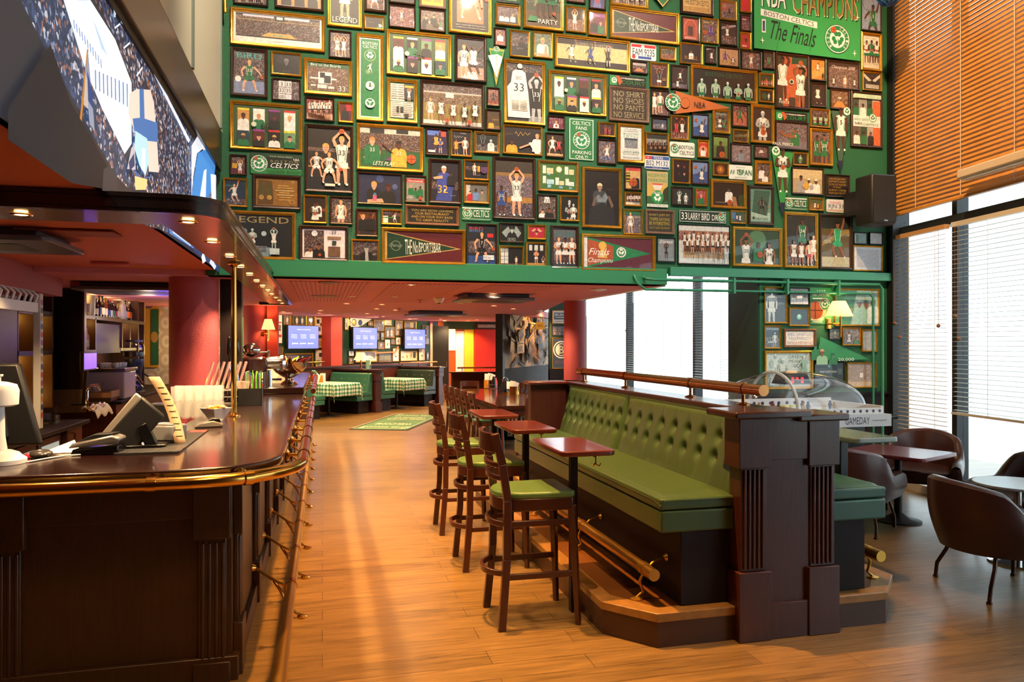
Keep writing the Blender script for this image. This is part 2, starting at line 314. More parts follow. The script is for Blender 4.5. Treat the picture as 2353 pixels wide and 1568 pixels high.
class Draw:
    def __init__(s,w,h,step=.0004,clip=True): s.w,s.h=w,h; s.clip=clip; s.v=[]; s.f=[]; s.c=[]; s.m=[]; s.L=0; s.st=step
    def poly(s,pts,c,m=0,faces=None):
        if not faces and s.clip:
            for ax,lim,sg in ((0,s.w/2,1),(0,-s.w/2,-1),(1,s.h/2,1),(1,-s.h/2,-1)):
                o=[]; n=len(pts)
                for i in range(n):
                    a,b=pts[i],pts[(i+1)%n]; ia=(a[ax]-lim)*sg<=0; ib=(b[ax]-lim)*sg<=0
                    if ia: o.append(a)
                    if ia!=ib: k=(lim-a[ax])/(b[ax]-a[ax]); o.append((a[0]+(b[0]-a[0])*k,a[1]+(b[1]-a[1])*k))
                pts=o
                if len(pts)<3: return
        s.L+=1; o=len(s.v); y=-s.L*s.st
        s.v+=[(x,y,z) for x,z in pts]; k=lin(colr(c))
        for f in (faces or [tuple(range(len(pts)))]): s.f.append(tuple(i+o for i in f)); s.c.append(k); s.m.append(m)
    def fr(s,x,y): return ((x-.5)*s.w,(y-.5)*s.h)
    def rect(s,x0,y0,x1,y1,c,m=0): s.poly([s.fr(x0,y0),s.fr(x1,y0),s.fr(x1,y1),s.fr(x0,y1)],c,m)
    def disc(s,x,y,r,c,n=20,sy=1):
        X,Y=s.fr(x,y); s.poly([(X+r*math.cos(2*PI*i/n),Y+r*sy*math.sin(2*PI*i/n)) for i in range(n)],c)
    def limb(s,X0,Y0,X1,Y1,w0,w1,c):
        d=V((X1-X0,Y1-Y0)); 
        if d.length<1e-6: return
        d.normalize(); nx,ny=-d.y,d.x
        s.poly([(X0+nx*w0,Y0+ny*w0),(X0-nx*w0,Y0-ny*w0),(X1-nx*w1,Y1-ny*w1),(X1+nx*w1,Y1+ny*w1)],c)
    def text(s,x,y,h,c,t,w=None,ang=0,shear=0):
        vs,fs,a=text2d(t.replace('|','\n'),shear); hh=h*s.h; ww=w*s.w if w else min(hh*a,.94*s.w)
        X,Y=s.fr(x,y); ca,sa=math.cos(ang),math.sin(ang)
        s.poly([(X+(p*ww)*ca-(q*hh)*sa,Y+(p*ww)*sa+(q*hh)*ca) for p,q in vs],c,0,fs)
    def arctext(s,x,y,r,h,c,t,a0,a1,flip=False):
        X,Y=s.fr(x,y); n=len(t)
        for i,chh in enumerate(t):
            if chh==' ': continue
            an=math.radians(a0+(a1-a0)*(i+.5)/n); vs,fs,a=text2d(chh); 
            ro=an-PI/2 if not flip else an+PI/2; ca,sa=math.cos(ro),math.sin(ro); cx,cy=X+r*math.cos(an),Y+r*math.sin(an)
            s.poly([(cx+p*h*.75*ca-q*h*sa,cy+p*h*.75*sa+q*h*ca) for p,q in vs],c,0,fs)
    def ballp(s,x,y,r): s.disc(x,y,r,BALL,14); X,Y=s.fr(x,y); s.limb(X-r*.9,Y,X+r*.9,Y,r*.06,r*.06,'#5a2412'); s.limb(X,Y-r*.9,X,Y+r*.9,r*.06,r*.06,'#5a2412')
    def shamrock(s,x,y,r,c):
        X,Y=s.fr(x,y)
        for a in (90,210,330):
            t=math.radians(a); cx,cy=X+.5*r*math.cos(t),Y+.5*r*math.sin(t)+.1*r
            for k in (-.45,.45):
                px,py=cx+k*r*.55*-math.sin(t)+.12*r*math.cos(t),cy+k*r*.55*math.cos(t)+.12*r*math.sin(t)
                s.poly([(px+.33*r*math.cos(2*PI*i/12),py+.33*r*math.sin(2*PI*i/12)) for i in range(12)],c)
        s.limb(X,Y,X+.25*r,Y-r,.06*r,.1*r,c)
    def emblem(s,x,y,r):   # team ring: dark green ring, white disc, lettering round it, ball and clover in the middle
        s.disc(x,y,r*1.04,'#123c28',28); s.disc(x,y,r,'#f0f0ee',28); s.disc(x,y,r*.94,'#17804a',28); s.disc(x,y,r*.64,'#f0f0ee',24)
        s.arctext(x,y,r*.79,r*.2,'#f0f0ee','BOSTON',235,100); s.arctext(x,y,r*.79,r*.2,'#f0f0ee','CELTICS',80,-55)
        s.shamrock(x,y,r*.5,'#17804a'); X,Y=s.fr(x,y); s.ballp((X-.34*r)/s.w+.5,(Y+.62*r)/s.h+.5,r*.22)
    def player(s,pose,x,y,h,j='w',sh='w',sk='a',num=None,hair=None):
        X,Y=s.fr(x,y); h*=s.h; S,J,Q=SK.get(sk,sk),colr(j),colr(sh)
        def P(a,b): return (X+a*h,Y+b*h)
        def lm(a,b,w0,w1,c): s.limb(*P(*a),*P(*b),w0*h,w1*h,c)
        hair=hair or {'a':'#c89f55','m':'#dcdcdc','n':'#222426','t':'#e0ebe6'}.get(sk,'#15100e')
        legs={'s':((-.05,.46,-.07,.24,-.075,.02),(.05,.46,.07,.24,.08,.02)),'j':((-.04,.47,-.14,.3,-.06,.1),(.05,.47,.12,.27,.2,.08)),'d':((-.05,.46,-.16,.26,-.2,.02),(.05,.46,.15,.27,.2,.02))}
        for l in legs.get({'u':'s','c':'s','r':'j','x':'s'}.get(pose,pose),legs['s']):
            lm(l[0:2],l[2:4],.05,.038,S); lm(l[2:4],l[4:6],.038,.025,S); lm(l[4:6],(l[4]+.045,l[5]-.01),.025,.02,'#e8e8e8' if j!='k' else '#202020')
            lm(l[0:2],(l[0]*.45+l[2]*.55,l[1]*.45+l[3]*.55),.068,.075,Q)
        back=[]; A={'s':((-.13,.78,-.17,.6,-.16,.45),(.13,.78,.17,.6,.16,.45)),'u':((-.12,.79,-.17,.93,-.06,1.05),(.12,.79,.18,.93,.06,1.07)),'j':((-.12,.79,-.22,.68,-.28,.58),(.12,.79,.17,.95,.2,1.12)),
           'd':((-.13,.78,-.24,.64,-.2,.48),(.13,.78,.26,.66,.36,.52)),'c':((-.13,.78,-.18,.62,-.02,.58),(.13,.78,.18,.62,.02,.58)),'r':((-.12,.79,-.2,.92,-.28,1.02),(.12,.79,.22,.9,.3,1.0)),'x':((-.13,.78,-.19,.63,.1,.66),(.13,.78,.19,.63,-.1,.62))}[pose]
        s.poly([P(-.085,.46),P(.085,.46),P(.1,.62),P(.13,.8),P(.06,.83),P(-.06,.83),P(-.13,.8),P(-.1,.62)],J)
        for a in A: lm(a[0:2],a[2:4],.038,.03,S); lm(a[2:4],a[4:6],.03,.022,S); s.disc((P(a[4],a[5])[0])/s.w+.5,(P(a[4],a[5])[1])/s.h+.5,.028*h,S,8)
        lm((0,.8),(0,.87),.032,.032,S)
        hx,hy=P(0,.925); s.disc(hx/s.w+.5,hy/s.h+.5,.054*h,S,14,1.28); s.poly([(hx+.056*h*math.cos(t*PI/8),hy+.02*h+.06*h*math.sin(t*PI/8)) for t in range(9)],hair)
        lm((-.1,.78),(-.06,.5),.006,.006,'g' if j=='w' else 'w'); lm((.1,.78),(.06,.5),.006,.006,'g' if j=='w' else 'w')
        if num: s.text((P(0,.66)[0])/s.w+.5,P(0,.66)[1]/s.h+.5,.1*h/s.h,'k' if j in 'wmy' else 'w',num)
        b={'u':(0,1.1),'j':(.22,1.16),'d':(.38,.46),'c':(0,.57)}.get(pose)
        if b: q=P(*b); s.ballp(q[0]/s.w+.5,q[1]/s.h+.5,.055*h)
    def bust(s,x,y,sz,hair,sk,top,num=None):
        X,Y=s.fr(x,y); h=sz*s.h; S=SK.get(sk,sk); P=lambda a,b:(X+a*h,Y+b*h); yb=-.5*s.h
        cl=lambda p:(max(-.5*s.w,min(.5*s.w,p[0])),max(-.5*s.h,p[1]))
        s.poly([cl(P(-1.05,-3)),cl(P(1.05,-3)),cl(P(1.0,-1.0)),cl(P(.8,-.62)),cl(P(.3,-.48)),cl(P(-.3,-.48)),cl(P(-.8,-.62)),cl(P(-1.0,-1.0))],colr(top))
        s.limb(*P(0,-.55),*P(0,-.2),.2*h,.2*h,S)
        s.poly([P(-.2,-.5),P(.2,-.5),P(0,-.72)],S)
        s.disc(P(0,.02)[0]/s.w+.5,P(0,.02)[1]/s.h+.5,.37*h,S,18,1.3)
        s.poly([P(.4*math.cos(t*PI/10),.16+.4*math.sin(t*PI/10)) for t in range(11)],colr(hair))
        for k in (-1,1): s.limb(*P(k*.22,.06),*P(k*.1,.06),.03*h,.03*h,'#2a1c18')
        s.limb(*P(-.12,-.25),*P(.12,-.25),.03*h,.03*h,'#8a3c34'); s.limb(*P(0,.03),*P(.03,-.1),.02*h,.03*h,'#6a4434')
        if num: s.text(x,(P(0,-1.15)[1])/s.h+.5,.5*h/s.h,'k' if top in 'wmy' else 'w',num)
    def sign(s,x,y,sz,c):
        X,Y=s.fr(x,y); h=sz*s.w; pr=None
        for i in range(15):
            t=i/14; p=(X+(t-.5)*h,Y+.16*h*math.sin(t*21)*(1-t*.6)+.04*h*t)
            if pr: s.limb(*pr,*p,.008*h,.008*h,c)
            pr=p
    def run(s,spec):
        tk=spec.split(';'); s.rect(0,0,1,1,tk[0])
        for t in tk[1:]:
            k,a=t[0],t[1:]
            if k=='C': p=a.split(','); s.rect(0,float(p[0]),1,float(p[1]),p[2] if len(p)>2 else '#3a2a2c',1)
            elif k=='F': p=a.split(','); s.rect(0,0,1,float(p[0]),p[1])
            elif k=='R': p=a.split(','); s.rect(*map(float,p[:4]),p[4])
            elif k=='X': p=a.split(','); s.rect(*map(float,p[:4]),p[4] if len(p)>4 else '#5a4a44',1)
            elif k=='O': p=a.split(','); s.disc(float(p[0]),float(p[1]),float(p[2])*s.h,p[3])
            elif k=='P': p=a.split(','); s.player(p[0],float(p[1]),float(p[2]),float(p[3]),*p[4:8])
            elif k=='B': p=a.split(','); s.bust(float(p[0]),float(p[1]),float(p[2]),*p[3:7])
            elif k=='G':
                p=a.split(','); n=int(p[0])
                for i in range(n): s.player('s',(i+.5)/n*.86+.07,float(p[1]),float(p[2])*(.96+.06*((i*7)%3)),p[3],p[4] if len(p)>4 else p[3],(p[5] if len(p)>5 else 'ae')[i%len(p[5] if len(p)>5 else 'ae')])
            elif k=='T': p=a.split(',',4); s.text(float(p[0]),float(p[1]),float(p[2]),p[3],p[4])
            elif k=='t': p=a.split(',',5); s.text(float(p[0]),float(p[1]),float(p[3]),p[4],p[5],float(p[2]))
            elif k=='i': p=a.split(',',5); s.text(float(p[0]),float(p[1]),float(p[3]),p[4],p[5],float(p[2]),0,.35)
            elif k=='S': p=a.split(','); s.sign(float(p[0]),float(p[1]),float(p[2]),p[3])
            elif k=='K': p=a.split(','); s.emblem(float(p[0]),float(p[1]),float(p[2])*s.h)
            elif k=='H': p=a.split(','); s.shamrock(float(p[0]),float(p[1]),float(p[2])*s.h,p[3])
            elif k=='b': p=a.split(','); s.ballp(float(p[0]),float(p[1]),float(p[2])*s.h)
            elif k=='V': p=a.split(','); q=list(map(float,p[1:])); s.poly([s.fr(q[i],q[i+1]) for i in range(0,len(q),2)],p[0])
            elif k=='M':   # magazine covers collage: 4 x 2
                for r in range(2):
                    for c in range(4):
                        x=.06+c*.235; y=.56-r*.5; cc=['#c78f4e','#efe9e2','#3a2130','#e6e2df','#26384e','#5a1d1a','#141414','#6a8f6a'][(c+r*4+int(a or 0))%8]
                        s.rect(x,y,x+.175,y+.36,cc); s.rect(x,y+.31,x+.175,y+.36,['#d8d23a','#f0f0f0','#8a3a8a','#c03030'][(c+r)%4]); s.bust(x+.0875,y+.17,.13,['#3a2a20','#c89f55'][(c+r)%2],'ea'[(c+r*2)%2],'wgk'[(c+r)%3])
            elif k=='N':   # newsprint columns
                p=a.split(','); x0,y0,x1,y1=map(float,p[:4]); s.rect(x0,y0,x1,y1,'#dedad2'); n=int(p[4])
                for i in range(n):
                    for c in range(2):
                        xx=x0+(x1-x0)*(.04+.49*c); yy=y1-(y1-y0)*(.06+.9*i/n); s.rect(xx,yy-(y1-y0)*.35/n,xx+(x1-x0)*(.4+.05*((i*3+c)%2)),yy,'#8b8884')
    def build(s,name,parent,mats=PR,loc=(0,0,0)):
        me=bpy.data.meshes.new(name); me.from_pydata(s.v,[],s.f)
        for m in mats: me.materials.append(m)
        me.polygons.foreach_set('material_index',s.m); a=me.color_attributes.new('Col','FLOAT_COLOR','CORNER'); cs=[]
        for f,c in zip(me.polygons,s.c): cs+=list(c)*f.loop_total
        a.data.foreach_set('color',cs); o=bpy.data.objects.new(name,me); COL.objects.link(o); o.location=loc
        if parent: o.parent=parent
        return o
FM={'g':(gold,.034,.03),'h':(gold,.02,.024),'a':(gold2,.028,.028),'d':(walnut_f,.032,.03),'e':(walnut_f,.019,.024),'b':(black,.014,.02),'o':(wood_f,.03,.026),'w':(mat('grey_weathered_frame','#7b5e50',.5,var=.3,vs=30),.03,.026)}
def frame_mesh(w,h,fw,dp):
    mb=MB(); prof=[(0,0),(0,-dp*.75),(fw*.25,-dp),(fw*.6,-dp*.85),(fw*.8,-dp*.55),(fw,-dp*.5),(fw,-.004)]
    loops=[]
    for i,y in prof:
        a,b=w/2-i,h/2-i; loops.append([(-a,y,-b),(a,y,-b),(a,y,b),(-a,y,b)])
    n=len(loops); o=0; vs=[p for l in loops for p in l]; fs=[]
    for k in range(n-1):
        for i in range(4): fs.append((k*4+i,k*4+(i+1)%4,(k+1)*4+(i+1)%4,(k+1)*4+i))
    mb.add(vs,fs); return mb
NAMES={'':('framed_photo','framed photo'),'p':('framed_poster','framed poster'),'s':('framed_sign','sign'),'n':('framed_pennant','framed pennant'),'m':('framed_montage','framed montage'),'c':('framed_clipping','framed clipping'),'j':('framed_drawing','framed drawing'),'q':('framed_plaque','framed plaque')}
def picture(loc,rz,w,h,style,art,label,group,sc=1):
    nm,cat=NAMES[style[1:]]; m_,fw,dp=FM[style[0]]; fw=min(fw*sc,.16*min(w,h)); dp*=sc
    t=T(nm,label,cat,loc,rz,group)
    frame_mesh(w,h,fw,dp).build('frame',m_,t,smooth=30)
    d=Draw(w-2*fw+.002,h-2*fw+.002,.0003); d.run(art); d.build('print',t,PR,(0,-.006,0)); return t
def plate(loc,rz,w,h,art,label,name,cat,group=None,r=.02,th=.006,m_=None,mats=PR_M):
    t=T(name,label,cat,loc,rz,group); mb=MB(); mb.prism(rrect(-w/2,w/2,-h/2,h/2,min(r,h*.3)),-th,0,'y'); mb.build('plate',m_ or white,t,bev=.0015)
    d=Draw(w-.016,h-.016,.0003); d.run(art); d.build('print',t,mats,(0,-th,0)); return t
# =================== pictures on the green gallery wall: (u0,u1,v0,v1 measured on the wall), style, drawing, label
GW=[
(536,616,-40,13,'e','#2a1c2c;C.3,1;G7,.02,.5,w,p','dark framed purple-toned team photo above the wide arena panorama'),
(631,744,-40,24,'dm','#c98a4a;R.08,.1,.3,.9,#d8d0cc;R.39,.1,.61,.9,#d8d0cc;R.7,.1,.92,.9,#d8d0cc;B.19,.55,.22,#3a2a20,a,k;B.5,.55,.22,#777,e,k;B.81,.55,.22,#2a2018,a,k','dark framed row of portraits of men in suits on an orange mount'),
(751,832,-60,64,'gp','#26211f;O.5,.14,.12,#5a6a52;Ps,.5,.14,.86,w,w,a;t.5,.09,.86,.11,#e8e4da,LEGEND','gold framed poster of a standing player over the word legend in white'),
(836,888,-30,29,'d','#5a2a20;C.2,1,#7a3a2c;Pd,.45,.06,.9,w,w,a;Ps,.8,.04,.8,k,k,e','dark framed red crowd photo of two players, above the small black picture'),
(529,746,28,112,'g','#e9e3e4;R.02,.2,.98,.97,#2a2426;X.02,.24,.98,.8,#4a3a38;X.02,.8,.98,.9,#6a5a48;R.1,.87,.45,.94,#cfc8e0;R.56,.87,.86,.94,#d8d2e6;R.46,.78,.57,.96,#24242a;R.48,.84,.55,.93,#cfd8e0;R.02,.76,.98,.78,#b8a070;V#c9a45e,.3,.24,.72,.24,.64,.38,.38,.38;R.44,.29,.58,.32,#6aa890;T.5,.1,.04,#777,an arena filled for a game','wide gold framed panorama of a packed basketball arena'),
(835,883,36,70,'h','#241c1c;S.35,.5,.3,#8a8a80;B.8,.3,.2,#e6e0c0,#b8c890,g;O.86,.25,.14,#e8e6dc','small gold framed black picture with a pale bouquet shape in its corner'),
(755,807,72,135,'e','#4a3430;C.0,1,#5a4a48;Pu,.35,.02,.78,w,w,a,33;Pu,.68,.02,.74,w,w,a','dark framed photo of two players with raised arms, beside the panorama'),
(530,615,112,223,'dp','#4a4a56;C.35,1,#33323a;F.3,#7a88b0;O.13,.34,.07,#e8f0ee;t.5,.9,.82,.12,#3fa8a4,BIRD;Pd,.5,.06,.74,g,g,a,33','dark framed poster headed bird in turquoise with a dribbling player'),
(622,693,121,175,'h','#1d1d24;O.3,.7,.2,#2a2a33;B.5,.62,.3,#75757c,#5d6266,k;t.5,.12,.3,.1,#6a6a70,CELTICS','gold framed dark photo of a player in shadow, below the panorama'),
(624,691,182,233,'e','#3a3336;C0,1,#4a4048;R.2,.66,.44,1,#d8d8dc;R.46,.66,.7,1,#d8d8dc;R.2,.3,.44,.63,#d8d8dc;R.46,.3,.7,.63,#d8d8dc;R.2,0,.44,.27,#d8d8dc;R.46,0,.7,.27,#d0d4e4;T.32,.8,.2,#1c1c20,3;T.58,.8,.2,#1c1c20,33;T.32,.47,.2,#1c1c20,32;T.58,.47,.2,#1c1c20,35;T.32,.12,.18,#1c1c20,00','dark framed photo of hanging banners with numbers 3, 33, 32 and 35'),
(698,809,138,220,'g','#1f5a3a;X.02,.04,.98,.84,#7a5a3c;R.26,.28,.58,.68,#e4e2e0;R.3,.48,.42,.66,#2a2a2a;R.4,.3,.56,.56,#33363a;R.06,.42,.32,.48,#d8d6d6;R.58,.42,.7,.48,#d8d6d6;R.08,.18,.2,.23,#d8d6d6;R.24,.12,.46,.25,#d8d6d6;R.5,.12,.64,.2,#d8d6d6;T.44,.91,.09,#e6e6e0,Bird on the Boards;T.83,.15,.18,#e0dedc,33','gold framed brown collage titled bird on the boards'),
(700,768,225,279,'e','#7a2f2c;F.3,#d8a488;O.55,.16,.12,#c8906c;G9,.38,.5,w;G8,.2,.46,w,k','dark framed red-toned team photo with two rows of players, above the big drawing'),
(776,812,235,283,'h','#5a1418;R.5,.6,1,1,#b02028;B.45,.68,.2,#3a1414,#3a1a18,k','small gold framed photo of a dark figure against red'),
(818,881,80,279,'g','#e8e2e4;R.06,.02,.94,.98,#1c7a44;t.5,.93,.7,.035,#f0f0ee,BOSTON;t.5,.885,.66,.035,#f0f0ee,CELTICS;O.5,.78,.07,#b8d890;O.5,.78,.065,#1c7a44;H.5,.78,.045,#f0f0ee;Pj,.5,.56,.12,w,w,#e0e0dc;O.5,.4,.055,#f0f0ee;Pd,.5,.35,.1,g,k,#e0e0dc;O.5,.18,.06,#f0f0ee;H.5,.185,.045,#1c7a44','tall narrow gold framed green banner with four round team badges'),
(528,695,237,347,'gm','#33502a;M0;O.31,.53,.06,#cfd6c4;T.51,.5,.15,#1c241a,60s','large gold framed green montage of magazine covers marked 60s'),
(528,567,356,403,'e','#5a2440;C.4,1;R0,.3,.4,.6,#c89a3a;Pu,.62,-.1,.85,w,w,a,33','small dark framed photo of a shooting player, beside the locker room sign'),
(512,569,410,476,'h','#1f3040;C0,.25;R0,.75,.6,.8,#3a6a66;Pj,.45,.12,.72,w,w,a','gold framed photo of a leaping dunk on a dark blue court'),
(580,691,404,481,'dq','#8a6028;V#5a3c14,.03,.04,.4,.04,.42,.3,.38,.9,.06,.95;V#4a4a20,.1,.3,.17,.3,.2,.6,.17,.85,.12,.85,.09,.6;V#4a4a20,.28,.3,.35,.3,.38,.6,.34,.85,.3,.85,.27,.6;O.13,.3,.09,#a8813c;O.32,.3,.09,#a8813c;R.52,.74,.78,.76,#d8b060;R.5,.66,.88,.68,#d8b060;R.46,.56,.92,.58,#e8d090;R.55,.48,.8,.5,#d8b060;R.5,.4,.9,.42,#e8d090;R.56,.32,.84,.34,#d8b060;R.54,.22,.8,.24,#d8b060;O.86,.16,.1,#b88a3c;O.86,.16,.075,#8a6028;T.88,.9,.07,#e0c080,33','bronze plaque with a pair of shoes in a dark frame'),
(498,679,486,597,'gp','#1d2023;R.36,.0,.7,.22,#7a98a2;X.3,.1,.64,.25,#5f7a86;t.55,.88,.8,.15,#a08d5a,LEGEND;B.1,.72,.13,#b8a090,a,w;O.33,.6,.06,#8fb0b4;O.6,.55,.06,#a8c0c4;Pc,.44,.14,.52,w,w,t,33;Pu,.74,.18,.46,w,w,t;R.68,.05,.82,.2,#b8ccd0','gold framed grey-blue poster headed legend, beside the bar canopy edge'),
(700,811,289,443,'dj','#2a2420;C.62,.68,#6a5a48;F.2,#1a1f26;R0,.36,1,.38,#c98a4a;B.42,.68,.14,#c89f55,a,#2a2420;Pd,.2,.2,.4,w,w,a,33;Pu,.8,.08,.8,w,w,a,33;Pd,.5,.1,.5,w,w,a,33;R.4,.05,.64,.09,#e0d8cc','large dark framed drawing of one blond player shown four times'),
(696,751,449,514,'h','#2a1a14;V#7a3a20,.4,.5,1,.42,1,.55;B.6,.74,.18,#1c1410,e,w,33;Pc,.5,-.3,1.1,w,w,e,33','gold framed photo of a dark-skinned player in white, below the big drawing'),
(757,810,452,516,'e','#3a3a28;C.0,1,#3a3020;Ps,.48,-.25,1.18,w,w,a,7','dark framed photo of a standing player in a white shirt numbered 7'),
(687,800,520,600,'dm','#e8dde2;R.04,.05,.5,.95,#4a3c38;X.05,.06,.49,.94,#3a3030;O.28,.84,.1,#e6e6e6;T.28,.7,.12,#2a2a30,33;B.18,.3,.18,#3a2418,f,w;B.38,.4,.2,#2a1c14,f,k;b.4,.1,.05;T.73,.9,.12,#1d1d20,33;R.58,.66,.9,.75,#8a6a50;R.69,.46,.79,.6,#2c3a34;R.6,.06,.88,.4,#6a5040','dark framed white mount with a team photo, number 33 and small plaques'),
(817,868,481,544,'e','#5a3018;V#2a2426,.1,.0,.9,.0,.8,.5,.2,.5;V#c8763a,.1,.9,.5,.5,.9,.95,.6,.2,.4,.2;B.3,.75,.2,#c89a60,a,k;B.7,.78,.2,#2a1810,e,k','dark framed orange-toned close-up of two men face to face'),
(806,871,551,604,'h','#26282a;C.3,1,#2e3032;B.55,.62,.3,#44484a,m,k;V#a9adb0,.5,.0,.64,.0,.6,.6,.5,.5','gold framed black and white photo of a man resting chin on hand'),
(819,972,289,394,'gj','#3a4a34;C.45,.9,#4a3c34;R0,.86,1,1,#cfc8c0;R.16,.86,.4,.98,#2a2a2c;R.6,.88,.8,.98,#2a2a2c;F.42,#245a38;V#e0a890,.06,.22,.32,.22,.34,.42,.1,.42;B.2,.66,.19,#c8803c,a,g,33;V#6a3a78,.4,.18,.56,.34,.62,.2;V#d89a3c,.5,.12,.76,.12,.78,.34,.56,.4;B.64,.6,.19,#1a1210,e,#e0a83c,32;V#4f2d20,.5,.4,.56,.36,.38,.62,.35,.6;b.85,.25,.12;i.4,.1,.38,.1,#f4f2ec,LETS PLAY','gold framed painting of two toddlers in basketball shirts saying lets play'),
(820,924,398,471,'e','#232a4a;O.5,.85,.13,#3a4a7a;O.86,.6,.1,#4a5a8a;B.36,.62,.25,#d89a50,a,k;B.7,.56,.25,#3a2018,e,k;V#d8a184,.2,.1,.55,.16,.6,.02,.2,.0;R.33,.06,.42,.28,#c85a8a;O.38,.3,.05,#3a7ab0','dark framed photo of two laughing men in black suits'),
(875,923,482,517,'h','#2a2a24;R0,0,.3,1,#e8e4d8;R0,.42,.6,.5,#2a7a4a;C.6,1;Pj,.68,.02,.8,w,w,a','small gold framed photo with a white left half and a leaping player'),
(977,1030,296,358,'ep','#2a1f4a;R0,.78,.6,1,#5a7ad0;R.7,.74,.95,.96,#c84a3a;Pj,.45,.12,.72,y,y,e;Pc,.66,.05,.6,b,b,a;R.05,.05,.4,.14,#e6e6e6','dark framed blue and yellow sports magazine cover'),
(1034,1084,299,361,'h','#1d1626;S.35,.76,.5,#e6e0da;T.6,.92,.06,#d8d8e0,To Danny;Ps,.22,.03,.64,y,y,f;Ps,.7,.02,.74,w,w,a;V#d8a184,.3,.52,.62,.58,.62,.53,.3,.47','gold framed signed photo of two players shaking hands, beside the magazine cover'),
(1088,1148,304,354,'a','#22272a;C.0,.4,#3a4043;Pu,.3,-.05,.95,k,k,n;B.68,.6,.2,#e0e0e0,m,w,33','gold framed black and white photo of a player reaching over another'),
(1154,1245,290,357,'h','#1f1822;S.14,.72,.2,#a8823c;S.5,.74,.42,#d8b050;B.2,.42,.22,#1a1010,e,y;B.9,.68,.2,#c89a60,a,w;V#d8a184,.4,.22,.7,.4,.72,.34,.42,.16;V#e6e4e2,.66,.42,.96,.5,.98,.0,.84,.0','gold framed signed photo of two men joining hands across a dark ground'),
(984,1059,367,469,'d','#1c1a2a;C.3,.5;V#38479a,.15,0,.75,0,.8,.4,.55,.62,.3,.45;V#e6e4f0,.5,.2,.64,.5,.6,.55,.45,.25;B.46,.82,.17,#d0d0d8,a,#3a4aa0;V#d8a184,.05,.6,.4,.66,.42,.58,.1,.55;T.42,.3,.2,#e8b040,32;S.8,.14,.2,#d0d0e0;B.72,.7,.1,#101014,e,k','dark framed photo of two players jostling, one in a purple shirt numbered 32'),
(1064,1123,368,415,'h','#15131a;C.5,.7,#1a1820;Ps,.42,.2,.7,w,w,a;Ps,.6,.18,.68,y,y,e;O.84,.5,.2,#5a3a6a','gold framed dark photo of two players meeting under spotlights'),
(1064,1124,419,469,'a','#6a6a6a;R0,.3,.2,1,#c8c0b8;B.2,.52,.18,#1c1010,a,r;B.47,.64,.2,#18100e,e,#6a8ac0;B.76,.58,.2,#3a2418,a,#7a7a70','gold framed colour snapshot of three people standing together'),
(929,979,404,466,'ep','#8a8a88;R0,.78,1,.92,#c8242c;T.5,.85,.1,#f0e8e0,Newsweek;B.25,.6,.12,#c89f55,a,g;B.5,.48,.12,#1c1210,e,g;B.76,.56,.12,#1c1210,e,g;b.76,.12,.08;t.28,.16,.46,.12,#d8e8f0,Team|Dream','dark framed news magazine cover showing a dream team'),
(930,1054,473,519,'os','#23221f;t.5,.84,.86,.16,#c0a04c,YOU ARE NOW LEAVING;t.5,.62,.7,.15,#c0a04c,OUR RESTAURANT;t.5,.4,.86,.15,#c0a04c,AND ON YOUR WAY BACK;t.5,.17,.68,.16,#c0a04c,TO GRIM REALITY','wooden sign saying you are now leaving our restaurant'),
(1131,1229,363,505,'dp','#3a332c;C.35,.72,#6a6070;R0,.72,1,.78,#8a6a40;R0,0,1,.35,#a8783c;X0,.0,1,.25,#3a3a50;Ps,.16,.02,.52,b,b,e,32;Pu,.56,.02,.75,w,w,a,33','large dark framed poster of a player in white shooting over the crowd'),
(876,1068,526,608,'gn','#5a1a24;V#b89a5a,.0,.02,.0,.99,.99,.45;V#173a2a,.03,.06,.03,.94,.93,.455;O.14,.5,.17,#7a8a80;O.14,.5,.15,#173a2a;i.14,.5,.17,.14,#8a9a90,Champs;V#b89a5a,.0,.02,.03,.02,.03,.99,.0,.99;t.3,.47,.09,.5,#e6e6e0,THE;t.4,.47,.08,.4,#e6e6e0,No1;t.58,.47,.28,.32,#e6e6e0,SPORTSBAR','gold framed green sports bar pennant on wine red, in the bottom row'),
(1071,1141,515,612,'ep','#1e2430;C.3,.6,#3a3a44;F.22,#2a4a8a;t.3,.92,.5,.08,#c83a40,BIRD;t.3,.86,.5,.06,#4a7ac0,BIRD;R.7,.7,.92,.8,#c02a34;Pd,.5,.04,.78,k,k,a,7;R.55,.12,.95,.24,#e0e6ec;T.75,.18,.05,#3a5a9a,AMERICAS TEAM','dark framed poster of a player dribbling in a black shirt numbered 7'),
(1146,1203,513,558,'e','#16191b;V#8fa0a0,.05,.5,.35,.9,.45,.6,.25,.2;V#8fa0a0,.95,.5,.7,.95,.6,.6,.8,.2;B.52,.66,.28,#3a3c3c,#b9c8c4,k;t.5,.1,.36,.16,#c8d4d0,CELTICS','dark framed black and white portrait of a player with arms behind his head'),
(1210,1254,517,551,'h','#a8243a;B.5,.42,.3,#2a1a1c,a,r;V#d8a184,.15,.6,.4,.85,.45,.7,.3,.5;V#d8a184,.85,.6,.6,.85,.55,.7,.7,.5','small gold framed photo of a man in red pulling on a cap'),
(1145,1203,566,614,'h','#17171a;R.02,.1,.36,.97,#cfd4d6;R.02,.74,.36,.76,#444;R.02,.5,.36,.52,#444;R.02,.3,.36,.32,#444;R.18,.1,.2,.97,#444;T.1,.86,.14,#222,3;T.28,.86,.14,#222,33;F.1,#6a4a38;Ps,.72,.05,.45,w,w,a','gold framed photo of a numbered board on a dark court'),
